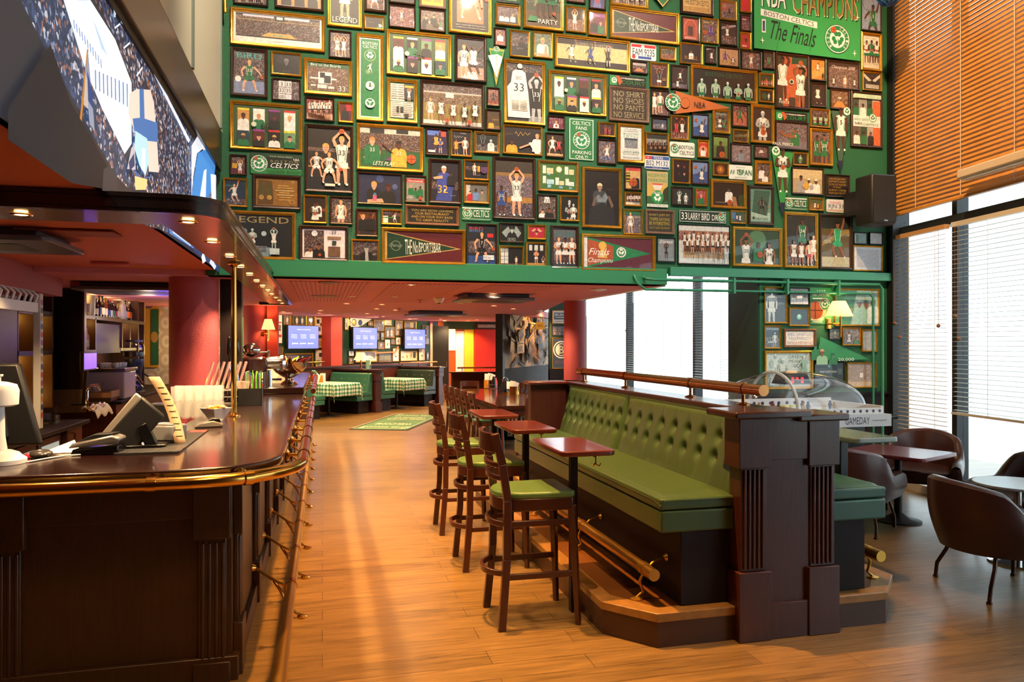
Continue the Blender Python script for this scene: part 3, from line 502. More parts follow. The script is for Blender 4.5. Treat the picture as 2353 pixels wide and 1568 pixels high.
(1207,1255,557,616,'h','#1c1a20;R.1,.7,.28,.95,#c8ccc8;R.4,.7,.6,.95,#c8ccc8;R.72,.7,.9,.95,#c8ccc8;F.14,#b8843c;Pc,.5,.12,.62,#d88a5a,w,a;Ps,.88,.06,.4,k,w,a','gold framed photo of a crouching player under hanging banners'),
(1235,1328,371,442,'a','#3c6a38;R.07,.6,.16,.9,#e4e2da;R.18,.6,.36,.82,#d8c8a0;O.52,.78,.12,#d8b83a;O.52,.78,.1,#e8e4dc;R.68,.6,.78,.9,#e0ded6;R.8,.6,.94,.8,#d8c8a0;R.07,.22,.16,.5,#e4e2da;R.18,.2,.38,.38,#a8d0e0;R.42,.18,.52,.46,#e4e2da;R.53,.18,.66,.34,#d8c8a0;R.7,.18,.8,.44,#e0ded6;R.8,.16,.94,.32,#d0dce0;R.2,.54,.27,.6,#7ab0c8;R.2,.06,.3,.18,#8ac0d8;R.52,.05,.62,.14,#7ab0c8;R.8,.04,.88,.12,#7ab0c8;S.27,.7,.14,#8a5a3a;S.86,.7,.12,#8a5a3a','gold framed green mount of small autographed cards'),
(1257,1297,267,299,'e','#6a1a3a;C.4,1,#7a2a4a;B.5,.55,.26,#c89f70,a,w;b.5,.22,.12','small dark framed photo of a player holding a ball against red'),
(1252,1296,306,363,'e','#2a1a14;F.12,#c8a070;Pd,.35,.08,.82,w,w,a;Pd,.72,.06,.76,r,r,e','dark framed photo of a white player guarded by a red one'),
(1373,1414,282,316,'h','#2c1420;Pu,.4,-.1,.9,r,r,f;Pu,.65,-.15,.8,r,r,f','small gold framed dark photo of players in red reaching up'),
(1371,1415,321,378,'e','#4a4858;C0,1,#5a5a6a;Pj,.52,.1,.7,w,w,a;T.5,.2,.18,#3a6ab0,1984','dark framed photo of a player before a blue crowd with a year across it'),
(1418,1479,286,375,'gp','#dfe6ea;t.5,.93,.6,.04,#1c3a34,1985-86 NBA;t.5,.87,.7,.045,#1c2a2c,CHAMPIONS;t.5,.79,.7,.06,#1c7050,BOSTON;t.5,.71,.7,.06,#1c7050,CELTICS;R.2,.36,.82,.66,#33485a;X.2,.36,.82,.6,#8aa0b0;t.5,.31,.55,.025,#444,COACH K.C. JONES;t.5,.24,.78,.06,#1c6a50,LARRY BIRD;t.5,.17,.7,.035,#222,PLAYER OF THE YEAR;R.1,.05,.9,.1,#b8c0c4','gold framed pale championship poster with a small team photo in its middle'),
(1336,1427,386,525,'g','#15151a;B.44,.7,.13,#d8c8a0,#9a7f70,#3a4048;V#22242a,.1,0,.9,0,.85,.3,.5,.42,.15,.3;V#74828e,.36,.42,.62,.42,.68,.52,.6,.6,.5,.5,.4,.56,.34,.52;t.5,.5,.2,.03,#22303a,CELTICS;V#6a564e,.2,.36,.3,.52,.35,.5,.28,.34;V#6a564e,.78,.32,.66,.52,.72,.55,.85,.36;S.76,.66,.22,#6a625a','large gold framed near-black portrait of a blond player'),
(1433,1474,382,438,'ep','#c8a870;R0,.84,1,1,#d04a4a;T.5,.91,.12,#7a1a20,SPORT;R.03,.3,.3,.75,#3a3020;R.05,.65,.28,.7,#d8c03a;R.05,.5,.28,.55,#d8c03a;R.05,.35,.28,.4,#d8c03a;B.66,.62,.2,#d8b070,a,k;b.5,.3,.2','dark framed sport magazine cover of a blond player with a ball'),
(1433,1473,442,475,'h','#3a241c;F.25,#e0d4c4;G8,.3,.55,w,w,ae;T.5,.12,.08,#444,team photo','small gold framed team photo with a pale caption strip'),
(1430,1475,482,540,'hp','#3a4a52;C0,.8,#5a6070;R0,.85,1,1,#1f6a44;Ps,.36,.02,.92,w,w,a,33;t.76,.74,.4,.1,#d8d0b0,CELTIC|PRIDE','gold framed magazine cover beside the wooden sign about sitting there eating'),
(1481,1548,483,539,'ws','#33302a;t.5,.86,.84,.14,#b8a83c,DON\'T JUST SIT;t.5,.66,.84,.14,#b8a83c,THERE EATING;R.04,.56,.96,.57,#8a8038;t.5,.44,.84,.15,#c0b040,BE INTERESTING;R.04,.33,.96,.34,#8a8038;t.5,.2,.84,.11,#a89a38,OR AT LEAST BE FUNNY','brown wooden sign saying do not just sit there eating'),
(1481,1535,306,355,'h','#2a302e;C.45,.75,#9aa8a4;G9,.15,.45,k,k,ea','gold framed dark photo of a standing group above the starred licence plate'),
(1496,1533,271,301,'e','#3a4660;C0,.5,#5a6a8a;Ps,.72,.0,.6,w,w,m','small dark framed blue-toned photo of a crowd'),
(1539,1581,266,323,'h','#24150f;C0,.3,#7a3a2a;Pu,.3,.04,.8,r,r,e;Pu,.66,.04,.78,w,w,f;b.62,.9,.06','gold framed photo of two players jumping for a ball, above the white team plate'),
(1543,1585,366,423,'h','#2a1420;B.3,.78,.14,#1c1010,a,k;B.7,.74,.14,#1c1010,f,k;B.35,.42,.14,#1c1010,e,k;B.68,.4,.14,#1c1010,a,k','gold framed dark photo of four people in black suits'),
(1541,1591,430,473,'e','#1f2a2c;Pu,.35,-.1,.85,w,w,t;Ps,.68,-.1,.8,w,w,t','dark framed black and white photo of two players contesting a shot'),
(1264,1328,520,618,'dp','#5a5a66;C.3,.75,#4a4a54;F.15,#3a3a4a;t.5,.86,.84,.13,#2f7a74,BIG THREE;Pc,.24,.06,.7,w,w,a,33;Pc,.52,.06,.7,w,w,e;Pc,.8,.06,.7,w,w,a','dark framed poster of three players headed big three'),
(1233,1279,448,505,'e','#3a3834;C0,1,#4a443e;V#e6e6e6,.32,.7,.68,.7,.62,1,.38,1;T.5,.8,.16,#1d1d24,33;B.24,.3,.18,#2a2018,a,w;B.62,.36,.22,#2a1c14,f,k','dark framed brown-toned collage with a white number 33 shirt on top'),
(1285,1330,450,509,'h','#141614;B.5,.78,.16,#c8c8c4,m,k;Pc,.48,-.25,1.0,k,k,m,33;Pc,.72,-.2,.9,w,w,m','gold framed black and white photo of a player in a dark 33 shirt'),
(1334,1504,540,623,'gn','#5a1e30;R0,0,.05,1,#d8d4dc;V#1d7a4c,.05,.0,.05,.99,.98,.5;V#a84e30,.06,.05,.06,.92,.42,.72,.42,.3;O.27,.72,.14,#d8b050;V#d8b050,.2,.32,.34,.32,.3,.6,.24,.6;i.22,.52,.3,.22,#f0ece8,Finals;T.24,.38,.08,#e8e0d8,2008;i.24,.22,.36,.2,#f0ece8,Champions;O.54,.52,.17,#eef0ee;O.54,.52,.13,#1d7a4c;H.54,.53,.1,#eef0ee','gold framed green pennant with a brown ball half reading champions'),
(1508,1551,546,603,'b','#6a7480;R.04,.04,.96,.96,#7d8892;i.5,.86,.8,.14,#e8e8f0,Dennis;Pu,.5,.12,.62,k,k,e','black framed grey signed photo of a player on his own'),
(1556,1676,517,609,'b','#cdd4d6;R.1,.14,.9,.86,#8a5a3c;C.6,.86,#a86a50;F.14,#cdd4d6;O.6,.18,.12,#e6eae4;R.1,.14,.9,.3,#c8a070;G10,.46,.36,w,w,ea;G9,.28,.36,w,k,ea','large black framed team photo in a wide pale mount'),
(1201,1294,-50,70,'gp','#3a4a3c;C.5,1,#3a5a4a;R0,0,1,.34,#5a4a3a;O.2,.75,.08,#6ab09a;O.9,.65,.08,#6ab09a;Ps,.42,.2,.9,k,g,e;Ps,.75,.22,.8,k,g,e;V#3a8a5a,.04,.1,.3,.1,.34,.2,.1,.22;t.62,.11,.56,.1,#f0f0ec,PARTY;b.8,.3,.04','gold framed poster of dressed-up legs over the word party'),
(1300,1344,-30,8,'e','#5a2c1c;C0,1,#6a3a2a','dark framed photo edge in the top row, above the gold framed dunk'),
(1352,1391,-30,23,'e','#2a2a6a;V#5a5aa0,.2,0,.8,0,.6,1,.4,1;Pj,.5,.1,.6,r,r,f','dark framed blue and magenta photo of a leaping player'),
(1299,1346,16,76,'h','#3a2812;C0,.5,#8a5a3a;Pu,.42,.08,.78,w,w,a','gold framed photo of a player rising to dunk over an orange crowd'),
(1350,1393,26,84,'hp','#6a2348;R0,.8,1,.95,#8a4a8a;T.5,.86,.08,#d8c8e0,Sports;B.28,.6,.17,#1a1010,e,k;B.7,.5,.15,#c89f55,a,g','gold framed purple magazine cover of a man in a suit and a player'),
(1400,1488,-40,18,'g','#6a8a90;C0,.6,#5a4a40;G6,.0,.6,w','gold framed photo cut by the picture top, above the upper sports bar pennant'),
(1399,1559,23,97,'gn','#571a26;V#b89a5a,.0,.1,.0,1,.99,.4;V#1d3a2c,.03,.13,.03,.95,.93,.41;O.14,.52,.17,#6a7a70;O.14,.52,.15,#1d3a2c;i.14,.52,.17,.14,#8a9a90,Champs;t.3,.5,.09,.5,#d8d8d4,THE;t.4,.47,.08,.38,#d8d8d4,No1;t.58,.44,.28,.3,#d8d8d4,SPORTSBAR','gold framed green sports bar pennant on wine red, near the top of the wall'),
(1562,1638,-40,36,'dp','#c8a468;C.55,1,#a8764a;t.5,.36,.84,.18,#3a2418,THE BOSTON CELTICS;R.04,.04,.96,.2,#b08850','dark wood framed vintage team print with a lettered band'),
(1565,1606,40,96,'ep','#a84a38;V#c88a78,.1,.2,.9,.2,.9,.7,.7,.95,.3,.95,.1,.7;V#a84a38,.13,.2,.87,.2,.87,.68,.68,.92,.32,.92,.13,.68;R.33,.2,.67,.65,#4a3030;t.5,.09,.8,.1,#f0e6e0,ABSOLUT|BOSTON','dark framed red print of a basketball key seen from above'),
(1609,1649,43,101,'hp','#5a5a50;C0,1,#5a4a50;t.45,.88,.7,.16,#d8c84a,hoop;Pd,.58,.02,.85,p,p,f;b.18,.4,.1','gold framed magazine cover headed hoop in yellow'),
(1273,1446,87,163,'g','#d8bc88;R0,.78,1,1,#261c22;R0,0,1,.24,#261c22;T.52,.84,.09,#b8a890,LEGENDS OF BASKETBALL;Pj,.2,.1,.72,w,w,n;Pj,.47,.08,.72,b,b,n;Pu,.72,.06,.7,k,k,m;S.15,.26,.1,#6a5a48;S.45,.22,.14,#4a4038','wide gold framed print of three leaping players on cream'),
(1515,1552,109,140,'h','#3a4030;C.4,1,#3a4a30;X0,0,1,.45,#8a4a2a','small gold framed arena photo, beside the white licence plate with a red band'),
(1561,1613,100,149,'h','#26181e;B.5,.62,.14,#6a4a30,f,w;t.5,.28,.66,.2,#a87a4a,RUSSELL','gold framed dark picture with a name in bronze letters'),
(1618,1645,108,148,'e','#241c26;V#a8a0b8,.0,.85,.9,1,.9,1,.0,.95;Pj,.6,.04,.75,w,w,f','small dark framed photo of a leaping player in white, beside the bronze lettered picture'),
(1449,1487,141,171,'e','#2a1a1c;X0,.7,1,.95,#c8c4c8;V#b8704a,.1,.1,.9,.1,.6,.5,.4,.5;C.4,.7,#4a2a2c','small dark framed photo of an arena with white hanging flags'),
(1492,1535,145,203,'hp','#3a2028;t.5,.9,.8,.1,#d0643c,Sports;t.5,.8,.6,.05,#b8b0b8,CHAMPIONS;Pu,.5,-.1,.85,k,w,f;R.68,.25,.92,.4,#7a5a3a','gold framed magazine cover of a celebrating player'),
(1540,1580,151,207,'e','#22171e;C0,.2,#4a4a70;Pj,.55,.3,.5,w,w,f;Pu,.35,-.1,.5,w,w,e','dark framed photo of a player soaring, beside the wide five player print'),
(1585,1738,157,234,'g','#171a1a;T.5,.84,.13,#1f5a40,BOSTON CELTICS;Ps,.14,-.25,.9,#8fc0a0,g,t,20;Ps,.36,-.25,.92,#8fc0a0,g,t,34;Ps,.55,-.3,.9,#8fc0a0,g,t;Pc,.72,-.3,.86,#8fc0a0,g,t;Ps,.88,-.3,.9,#8fc0a0,g,t,5','wide gold framed black and green print of five standing players'),
(1259,1392,167,265,'gm','#33502a;M3;O.27,.55,.05,#cfd6c4;T.53,.5,.13,#1c241a,90s','large gold framed green montage of magazine covers marked 90s'),
(1398,1490,202,281,'ws','#35271f;t.5,.86,.86,.19,#9c9472,NO SHIRT;t.5,.63,.86,.19,#9c9472,NO SHOES;t.5,.4,.86,.19,#9c9472,NO PANTS;t.5,.15,.86,.2,#9c9472,NO SERVICE','dark wooden house rules sign in four lines, no shirt no shoes'),
(1494,1537,207,268,'e','#3a2228;C0,.5,#6a4a48;Ps,.5,.1,.86,w,g,a;Ps,.12,.0,.9,w,w,a','dark framed photo of a player standing in green shorts, beside the house rules sign'),
(1588,1628,262,317,'e','#31508a;V#6a88b8,0,.4,1,.6,1,1,0,1;Pj,.6,-.1,.8,w,w,e;b.2,.75,.08','dark framed blue dunk photo, upper of the two alike'),
(1587,1628,370,425,'e','#31508a;V#6a88b8,0,.4,1,.6,1,1,0,1;Pj,.6,-.1,.8,w,w,e;b.2,.75,.08','dark framed blue dunk photo, lower of the two alike'),
(892,954,-30,10,'e','#1f1c20;S.6,.4,.5,#a8a0a0','dark framed black picture cut by the picture top, above the red crowd photo'),
(962,1024,-40,20,'ws','#d8a828;t.5,.55,.6,.16,#7a3018,AFTER;t.5,.25,.78,.16,#7a3018,MANY YEARS','yellow sign with red letters ending in many years'),
(892,954,13,66,'e','#6a2a34;C0,1,#7a3a40;Pu,.48,.3,.5,w,w,a','dark framed photo of a player lifted above a red crowd'),
(963,1023,22,74,'e','#5a4a3c;C.4,1,#6a5a48;B.22,.64,.2,#1c1410,a,k;B.55,.72,.18,#1c1410,a,k;B.36,.4,.18,#777,a,#5a5048;Ps,.85,-.2,.8,g,w,f','dark framed photo of men in suits talking in a crowd'),
(1030,1129,-70,80,'gp','#1f1512;R.14,.14,.86,1,#7a4030;C.55,1,#3a2a30;R.14,.14,.86,.5,#b0704c;Pd,.5,.22,.75,w,w,a;Ps,.74,.4,.5,k,k,a;T.5,.09,.025,#c8c0b8,legend - a story handed down for generations;T.5,.05,.025,#c8c0b8,a notable person or the stories of his exploits','large gold framed black bordered poster of a running player'),
(1137,1195,11,61,'a','#3a3044;C.4,1,#5a4a60;B.2,.5,.15,#1c1410,e,w;B.45,.46,.15,#1c1410,f,w;B.74,.52,.16,#c89f55,a,w;F.1,#2a2a30','gold framed photo of players sitting on a bench'),
(887,1037,75,178,'gm','#33502a;M5;O.29,.48,.06,#cfd6c4;T.5,.47,.15,#1c241a,70s;i.87,.2,.14,.1,#3a8a8a,Champs','large gold framed green montage of magazine covers marked 70s'),
(1044,1117,85,189,'d','#22242e;C.34,.55,#33343e;F.3,#b08a78;V#e0d8d0,.2,.0,.8,.0,.7,.18,.3,.18;Ps,.24,.03,.82,w,w,a,33;Pr,.6,.08,.78,w,w,e;S.75,.3,.25,#4a5a9a','dark framed signed photo of a player guarding another who passes, under the black bordered poster'),
(1134,1163,65,108,'e','#7a2a2a;C.4,1,#8a3a34;B.5,.72,.2,#3a2018,a,w,33;X0,0,1,.25,#b8603a','small dark framed photo of a player in a white 33 shirt, above the hanging pennant'),
(1170,1217,71,133,'h','#1a1a20;C.4,.9,#20242c;B.62,.66,.17,#0e0c0c,e,k;S.5,.3,.4,#d0d0d4','brown framed signed photo of a man in black'),
(1223,1269,74,135,'h','#5a8a70;C.5,1,#6a8a70;B.5,.68,.26,#d8b070,a,w;V#d8a184,.6,.1,.78,.1,.75,.5,.62,.45;V#d8a184,.0,.05,.9,.0,.9,.12,.0,.14','gold framed photo of a laughing blond player leaning on his hand'),
(888,959,183,283,'gc','#2a5a40;N.03,.5,.6,.96,7;N.03,.05,.95,.48,8;R.58,.54,.96,.96,#2a2c3c;R.6,.86,.96,.92,#d8b83a;Pu,.77,.5,.32,w,w,a;R.26,.2,.36,.34,#2c2c2c;R.42,.2,.54,.34,#2c2c2c;R.58,.08,.76,.16,#2c2c2c','gold framed newspaper pages with a sports magazine cover'),
(965,1112,190,295,'dj','#6a5a34;C.52,.8,#7a6030;C.82,1,#4a3428;R0,.78,1,.82,#b8b0a8;R.38,.68,.52,.8,#d0d0d0;R0,0,1,.52,#8a7838;R0,0,1,.1,#d8d0c8;Ps,.12,.08,.56,w,w,a,7;Ps,.3,.06,.58,w,w,f,14;Ps,.51,.05,.54,w,w,f,9;Ps,.7,.03,.52,w,w,e,15;Ps,.88,.06,.56,w,w,e,6;b.4,.1,.06;b.78,.08,.06','dark framed drawing of five children from behind in numbered white shirts'),
(1117,1148,202,246,'e','#8a3a34;C.3,1,#9a5a48;R0,0,1,.1,#a8743c;Pd,.5,.06,.76,k,k,e','small dark framed photo of a player driving past red seats, below the hanging pennant'),
(1115,1150,252,300,'ep','#4a3418;t.5,.86,.85,.22,#241808,LARRY BIRD|MAGIC;t.66,.5,.55,.14,#a8843c,JOHNSON;B.32,.4,.16,#1a1008,e,y;t.6,.1,.8,.08,#d8b050,GAME|OURS','small dark framed brown and black poster with stacked lettering'),
(1156,1252,140,287,'g','#23242e;C.85,.95,#2a2c36;R.62,0,1,.1,#8a8a90;Pu,.83,-.02,.76,k,k,m,33;V#e2dfdf,.04,.06,.66,.06,.6,.5,.56,.66,.52,.84,.42,.88,.24,.88,.16,.84,.12,.66,.02,.58;V#e2dfdf,.04,.06,.3,.06,.3,.62,.02,.58;t.34,.74,.16,.06,#1c2a26,BIRD;t.34,.58,.28,.14,#1c1c20,33;S.34,.44,.12,#55555a;N.12,.18,.58,.36,9;O.36,.94,.045,#c8c8cc','large gold framed white shirt numbered 33 with a player beside it'),
(1652,1691,2,48,'a','#7a5a58;X0,0,1,.4,#4a3a4a;O.2,.75,.22,#b02a3a;O.22,.76,.16,#8a6a58;S.5,.75,.4,#b08a3a;Pj,.6,.1,.6,k,k,f','gold framed signed photo of a dunk under a red rim'),
(1698,1725,-30,30,'h','#8a3a34;C.5,1,#8a3a34;B.5,.66,.22,#3a2018,a,r','narrow gold framed photo of a man in red, beside the green banner'),
(1653,1693,52,106,'e','#3a2426;V#9a9098,.0,.7,1,.9,1,1,.0,.82;C0,.4,#4a3438;Pu,.4,.2,.65,w,w,f','dark framed photo of a player in white shooting in a dim hall'),
(1699,1724,34,73,'e','#5a2430;C.0,.6,#6a3440;R.1,.7,.6,.8,#b8a0a0','small dark framed red photo of a crowd, upper of the pair beside the green banner'),
(1698,1724,75,115,'h','#a02a28;B.6,.55,.26,#2a1010,e,r;R.1,.1,.7,.2,#d8a8a0','small gold framed red portrait beside the green banner'),
(1649,1698,110,155,'e','#b08a6a;F.3,#a8845a;Pd,.3,.1,.75,p,p,f;Pd,.7,.04,.5,w,w,e','dark framed photo of a player in purple and a falling opponent'),
(1701,1748,118,163,'e','#3a2a2c;C0,1,#4a3a40;Pu,.5,.1,.75,w,w,a','dark framed photo of a player shooting in a crowd, below the green banner corner'),
(1751,1777,119,160,'e','#3a3234;C0,.5,#4a3c40;Ps,.55,-.1,1.0,g,g,e','small dark framed photo of a player in green, beside the tall orange poster'),
(1742,1776,169,202,'h','#1f3a26;B.5,.62,.2,#7a2418,f,#b03a2a;G5,.0,.5,r,w,af','small gold framed green photo of a huddled group'),
(1742,1776,206,237,'h','#161c16;O.35,.5,.3,#2a4a2a;Ps,.72,.15,.65,w,w,t','small gold framed dark photo with one pale figure'),
(1779,1857,125,252,'dp','#b05a38;R0,.0,.2,1,#2c3a2c;R.8,0,1,1,#2c2620;R.5,.86,1,1,#2c4a34;Pu,.18,.12,.86,w,w,e;Pu,.78,-.05,.85,w,w,f,34;O.47,.49,.05,#e6e6e0;O.47,.49,.035,#2a2a2a;R.38,0,.6,.18,#3a3028;t.78,.82,.3,.04,#e8e8e0,TRUTH;t.22,.07,.34,.05,#e8e8e0,PIERCE','tall dark framed orange court poster with two players in white'),
(1860,1896,135,187,'e','#b8843c;V#c89a58,0,.0,1,.3,1,.7,.0,.4;Pj,.48,.35,.5,w,w,f;Ps,.85,.02,.35,k,k,e','dark framed photo of a leaping player over a yellow court'),
(1900,1973,142,206,'e','#3a2c26;C0,.8,#6a5a50;i.5,.8,.8,.16,#d8d0d0,Champions 2008;Ps,.55,.0,.5,w,w,a;Ps,.15,.0,.4,w,w,e;Ps,.85,.0,.4,w,w,e','dark framed photo of a celebrating crowd captioned champions 2008'),
(1861,1897,191,247,'e','#2c2322;Pj,.45,.05,.85,w,w,e','dark framed photo of a player holding a ball aloft, below the yellow court'),
(1906,1950,206,253,'e','#6a4428;C.3,.95,#7a5a38;V#b8864c,.1,.05,.9,.05,.65,.4,.35,.4;R.4,.55,.6,.65,#d8d0c0','dark framed photo of a lit arena interior'),
(1976,2024,-30,73,'e','#8aa0c8;O.35,.62,.16,#5a6a8a;O.35,.62,.145,#8aa0c8;Pj,.6,-.2,.8,g,g,e,5;b.75,.86,.05','dark framed photo of a player dunking against a pale blue sky'),
(1976,2024,77,164,'g','#dcdcd4;t.5,.92,.6,.05,#8a8a84,EST 1986;t.5,.78,.84,.1,#7ab0a0,Celtics;Pc,.22,.14,.7,w,g,f;Pc,.5,.14,.72,g,g,e;Pc,.79,.14,.7,w,g,e','gold framed white poster of three players in a row'),
(1980,2024,166,210,'h','#3a3836;V#d8d8d4,.3,.5,.5,.55,.0,1,.0,.8;V#d8d8d4,.7,.5,.5,.55,1,1,1,.8;Pu,.5,.2,.55,k,k,e;X.1,.05,.9,.3,#c8d0c8','small gold framed grey picture of a player among rays of light'),
(1953,2025,213,340,'dp','#dfe0de;R0,.58,.24,.92,#3a4a44;R.25,.58,.5,.92,#8a8a88;R.51,.58,.72,.92,#2c4a3c;B.12,.78,.07,#1a1210,e,g;B.37,.78,.07,#1a1210,e,w;B.62,.78,.07,#1a1210,e,g;R.72,.0,1,.88,#c8663c;R0,.36,1,.58,#e4e6e4;O.72,.55,.09,#1f7a4c;O.72,.55,.075,#e8e8e6;H.72,.55,.05,#1f7a4c;t.3,.5,.52,.045,#4a9a80,2007-2008;t.2,.42,.28,.05,#2a2a30,NBA;t.64,.41,.56,.05,#2f8a6a,CHAMPIONS;R0,.03,.24,.35,#5a5048;R.25,.03,.5,.35,#2c4a34;R.51,.03,.72,.35,#a8a098;B.12,.22,.07,#1a1210,e,w;B.37,.22,.07,#1a1210,e,g;B.62,.22,.07,#1a1210,f,k;R0,.92,1,1,#b8d8c0','large dark framed season poster with six portraits and an orange ball edge'),
(1860,1905,251,294,'h','#2c2420;C.3,1,#3a2c26;Pc,.2,-.3,1.05,#8fc0a0,g,e;Pc,.52,-.3,1.05,#8fc0a0,g,e;Pc,.82,-.3,1.0,#8fc0a0,g,e','gold framed photo of three players in green, above the two green shirts photo'),
(1635,1676,251,308,'g','#2c3a30;C0,1,#3a4a3c;R.1,.84,.9,.92,#7a8a7a;Pc,.4,-.1,.85,w,w,e;Pc,.68,-.1,.8,g,g,e','gold framed dark green photo of two embracing players'),
(1680,1718,241,293,'e','#a8604a;C.7,1,#5a2c28;Pd,.5,.1,.82,g,g,e','dark framed photo of a player in green running on a red court'),
(1723,1777,242,330,'g','#2c211c;Pc,.52,-.28,1.18,w,w,m,34;b.55,.26,.09','gold framed black and white portrait of a player in white number 34 holding a ball'),
(1780,1856,281,345,'e','#6a6a78;C.3,1,#5a5a68;B.6,.72,.2,#2a4a40,f,g,55;V#85553a,.05,.62,.3,.42,.5,.5,.48,.6,.3,.55,.08,.72;V#85553a,.4,.5,.6,.56,.62,.44,.45,.4','dark framed photo of a player with a headband pointing his fist'),
(1682,1718,298,329,'h','#2a2c18;G6,.05,.7,#6a6a3a,#4a4a28,ef','small gold framed dark olive photo of a group'),
(1635,1674,312,367,'e','#4a6a2c;R0,.6,1,1,#6a8a4a;B.5,.68,.22,#14100e,e,k;b.6,.16,.15','dark framed photo of a hooded person with a ball against green'),
(1677,1726,331,376,'e','#8a8a90;C0,1,#8a8088;B.5,.62,.18,#1a1212,e,#7a8a9a','dark framed pale photo of a crouching player, above the number one fan plate'),
(1731,1765,335,365,'e','#4a3234;C0,1,#5a4244;V#d8d0d0,.3,.4,.7,.45,.6,.7,.4,.7','small dark framed photo of a celebrating group in white'),
(1859,1911,297,382,'g','#4a4448;C.3,1,#5a5058;Ps,.28,-.12,1.0,g,g,e,5;Ps,.66,-.14,1.06,g,g,f,20','gold framed photo of two players in green shirts 5 and 20'),
(1601,1628,322,364,'hp','#b8382c;O.5,.42,.3,#d88a70;B.5,.5,.18,#2a1410,e,w;T.5,.9,.1,#e8b03a,SPORTS','small gold framed red magazine cover, between the two blue dunk photos'),
(1636,1673,374,406,'h','#2a1408;O.5,.5,.42,#8a4a18;O.5,.5,.25,#c8803a;Pd,.5,.2,.6,y,y,e','small gold framed fiery orange picture, beside the number one fan plate'),
(1732,1772,370,425,'g','#2c2824;C0,1,#4a4440;B.4,.72,.18,#1a1010,e,w;B.65,.4,.18,#3a2a2a,f,w','gold framed photo of two people in white huddled together, beside the long hanging pennant'),
(1820,1855,351,382,'h','#162014;O.5,.45,.3,#2c5a2a;Ps,.5,.1,.8,#8fc0a0,g,t','small gold framed dark picture of a player in green light'),
(1817,1891,386,448,'e','#a89a78;R0,.6,1,1,#c0b490;B.28,.62,.2,#16100e,e,#9a9aa0;B.54,.52,.18,#e6e6e6,e,w;B.78,.5,.19,#e6e6e6,e,w;O.44,.3,.15,#c8a048;O.62,.26,.1,#9aa0a8','dark framed photo of three players in caps with trophies'),
(1894,1951,402,454,'es','#15100d;t.5,.86,.74,.1,#a8842c,ONE REASON WHY;t.5,.72,.78,.1,#a8842c,ELEPHANTS DRINK;t.5,.57,.78,.1,#a8842c,SO MUCH WATER;t.5,.43,.36,.1,#a8842c,IS THAT;t.5,.28,.78,.1,#a8842c,NOBODY OFFERS;t.5,.13,.78,.1,#a8842c,THEM ANY BITTER','black sign with gold lettering about elephants'),
(1631,1713,414,480,'g','#181310;R.85,0,1,.5,#24401c;B.52,.7,.18,#0e0c0c,#5a4a44,w;V#a0744a,.66,.0,.8,.0,.74,.4,.62,.42;b.55,.14,.13;R.08,.12,.42,.15,#8a8078','gold framed dark portrait of a player with half his face in shadow'),
(1596,1624,434,475,'h','#a8283c;C.6,1,#b83a48;B.5,.6,.24,#d8a080,a,g','small gold framed photo of a man in green against red'),
(1717,1776,428,518,'dp','#5a8a80;R.05,.05,.95,.3,#9abab0;V#2c5a50,.1,.3,.8,.2,.95,.95,.2,.95;Pd,.55,.25,.5,k,k,e;O.15,.13,.04,#2a4a44;t.55,.11,.6,.06,#3a6a60,DESTINY','dark framed misty green poster with the word destiny'),
(1857,1891,455,485,'h','#4a5a38;R0,0,1,.5,#7a5a30;Pd,.4,-.1,.85,w,w,f;Pd,.62,-.1,.75,y,y,e','small gold framed photo of two players, beside the plain licence plate under the elephant sign'),
(1677,1713,484,515,'h','#2c5a58;R0,.3,.3,1,#3a7ab0;Ps,.4,-.1,.9,w,b,e;Ps,.62,-.1,.9,w,w,e','small gold framed photo of two people on teal, beside the street name sign'),
(1681,1795,523,614,'g','#24402c;O.5,.7,.3,#4a7a58;Pu,.25,-.35,1.1,w,w,f,20;B.52,.56,.16,#14100e,e,g;Ps,.76,-.4,1.05,w,w,f,34;b.55,.28,.09','gold framed print of three players on green'),
(1800,1877,489,617,'g','#1c241e;C.05,.4,#3a3a38;Ps,.55,.2,.74,g,g,e,34;Ps,.25,.0,.5,w,w,f,34;Ps,.5,.0,.48,w,w,f;Ps,.78,.0,.5,w,r,a;Ps,.9,.1,.5,w,w,a','tall gold framed poster of a player in green number 34 above a group'),
(1881,1956,493,620,'dp','#5a4c24;V#8a7a44,.0,.5,1,.8,1,.7,.0,.4;F.2,#b0aa88;V#8a7a40,.1,.9,1,.7,1,.62,.1,.8;R0,.76,1,1,#22261e;Pj,.56,.14,.76,#2fa06c,#2fa06c,f;t.2,.5,.28,.06,#e0e6d8,PAUL|PIERCE','tall dark framed poster of a leaping player in green'),
(1960,1992,534,562,'b','#8aa8a8;R.1,.1,.3,.9,#6a8a88','small black framed pale photo under the speaker, nearer the leaping player'),
(1996,2027,534,563,'b','#b8c4cc','small black framed pale photo under the speaker, at the wall edge'),
(1958,2027,565,624,'h','#c8d0dc;X.1,.1,.9,.9,#d8dee8','pale gold framed picture in the lowest corner by the window'),
]
ZF=YG-.004
gg='framed pictures on the green gallery wall'
for u0,u1,v0,v1,st,art,lab in GW:
    um=(u0+u1)/2; a=Py(u0,HZ,ZF).x; b=Py(u1,HZ,ZF).x; z1=Py(um,v0,ZF).z; z0=Py(um,v1,ZF).z
    picture(((a+b)/2,ZF,(z0+z1)/2),0,b-a,z1-z0,st,art,lab,gg)
def wplate(u0,u1,v0,v1,art,lab,name,cat,col,**k):
    um=(u0+u1)/2; a=Py(u0,HZ,ZF).x; b=Py(u1,HZ,ZF).x; z1=Py(um,v0,ZF).z; z0=Py(um,v1,ZF).z
    return plate(((a+b)/2,ZF,(z0+z1)/2),0,b-a,z1-z0,art,lab,name,cat,None,m_=mat('plate_'+col[1:],col,.4),**k)
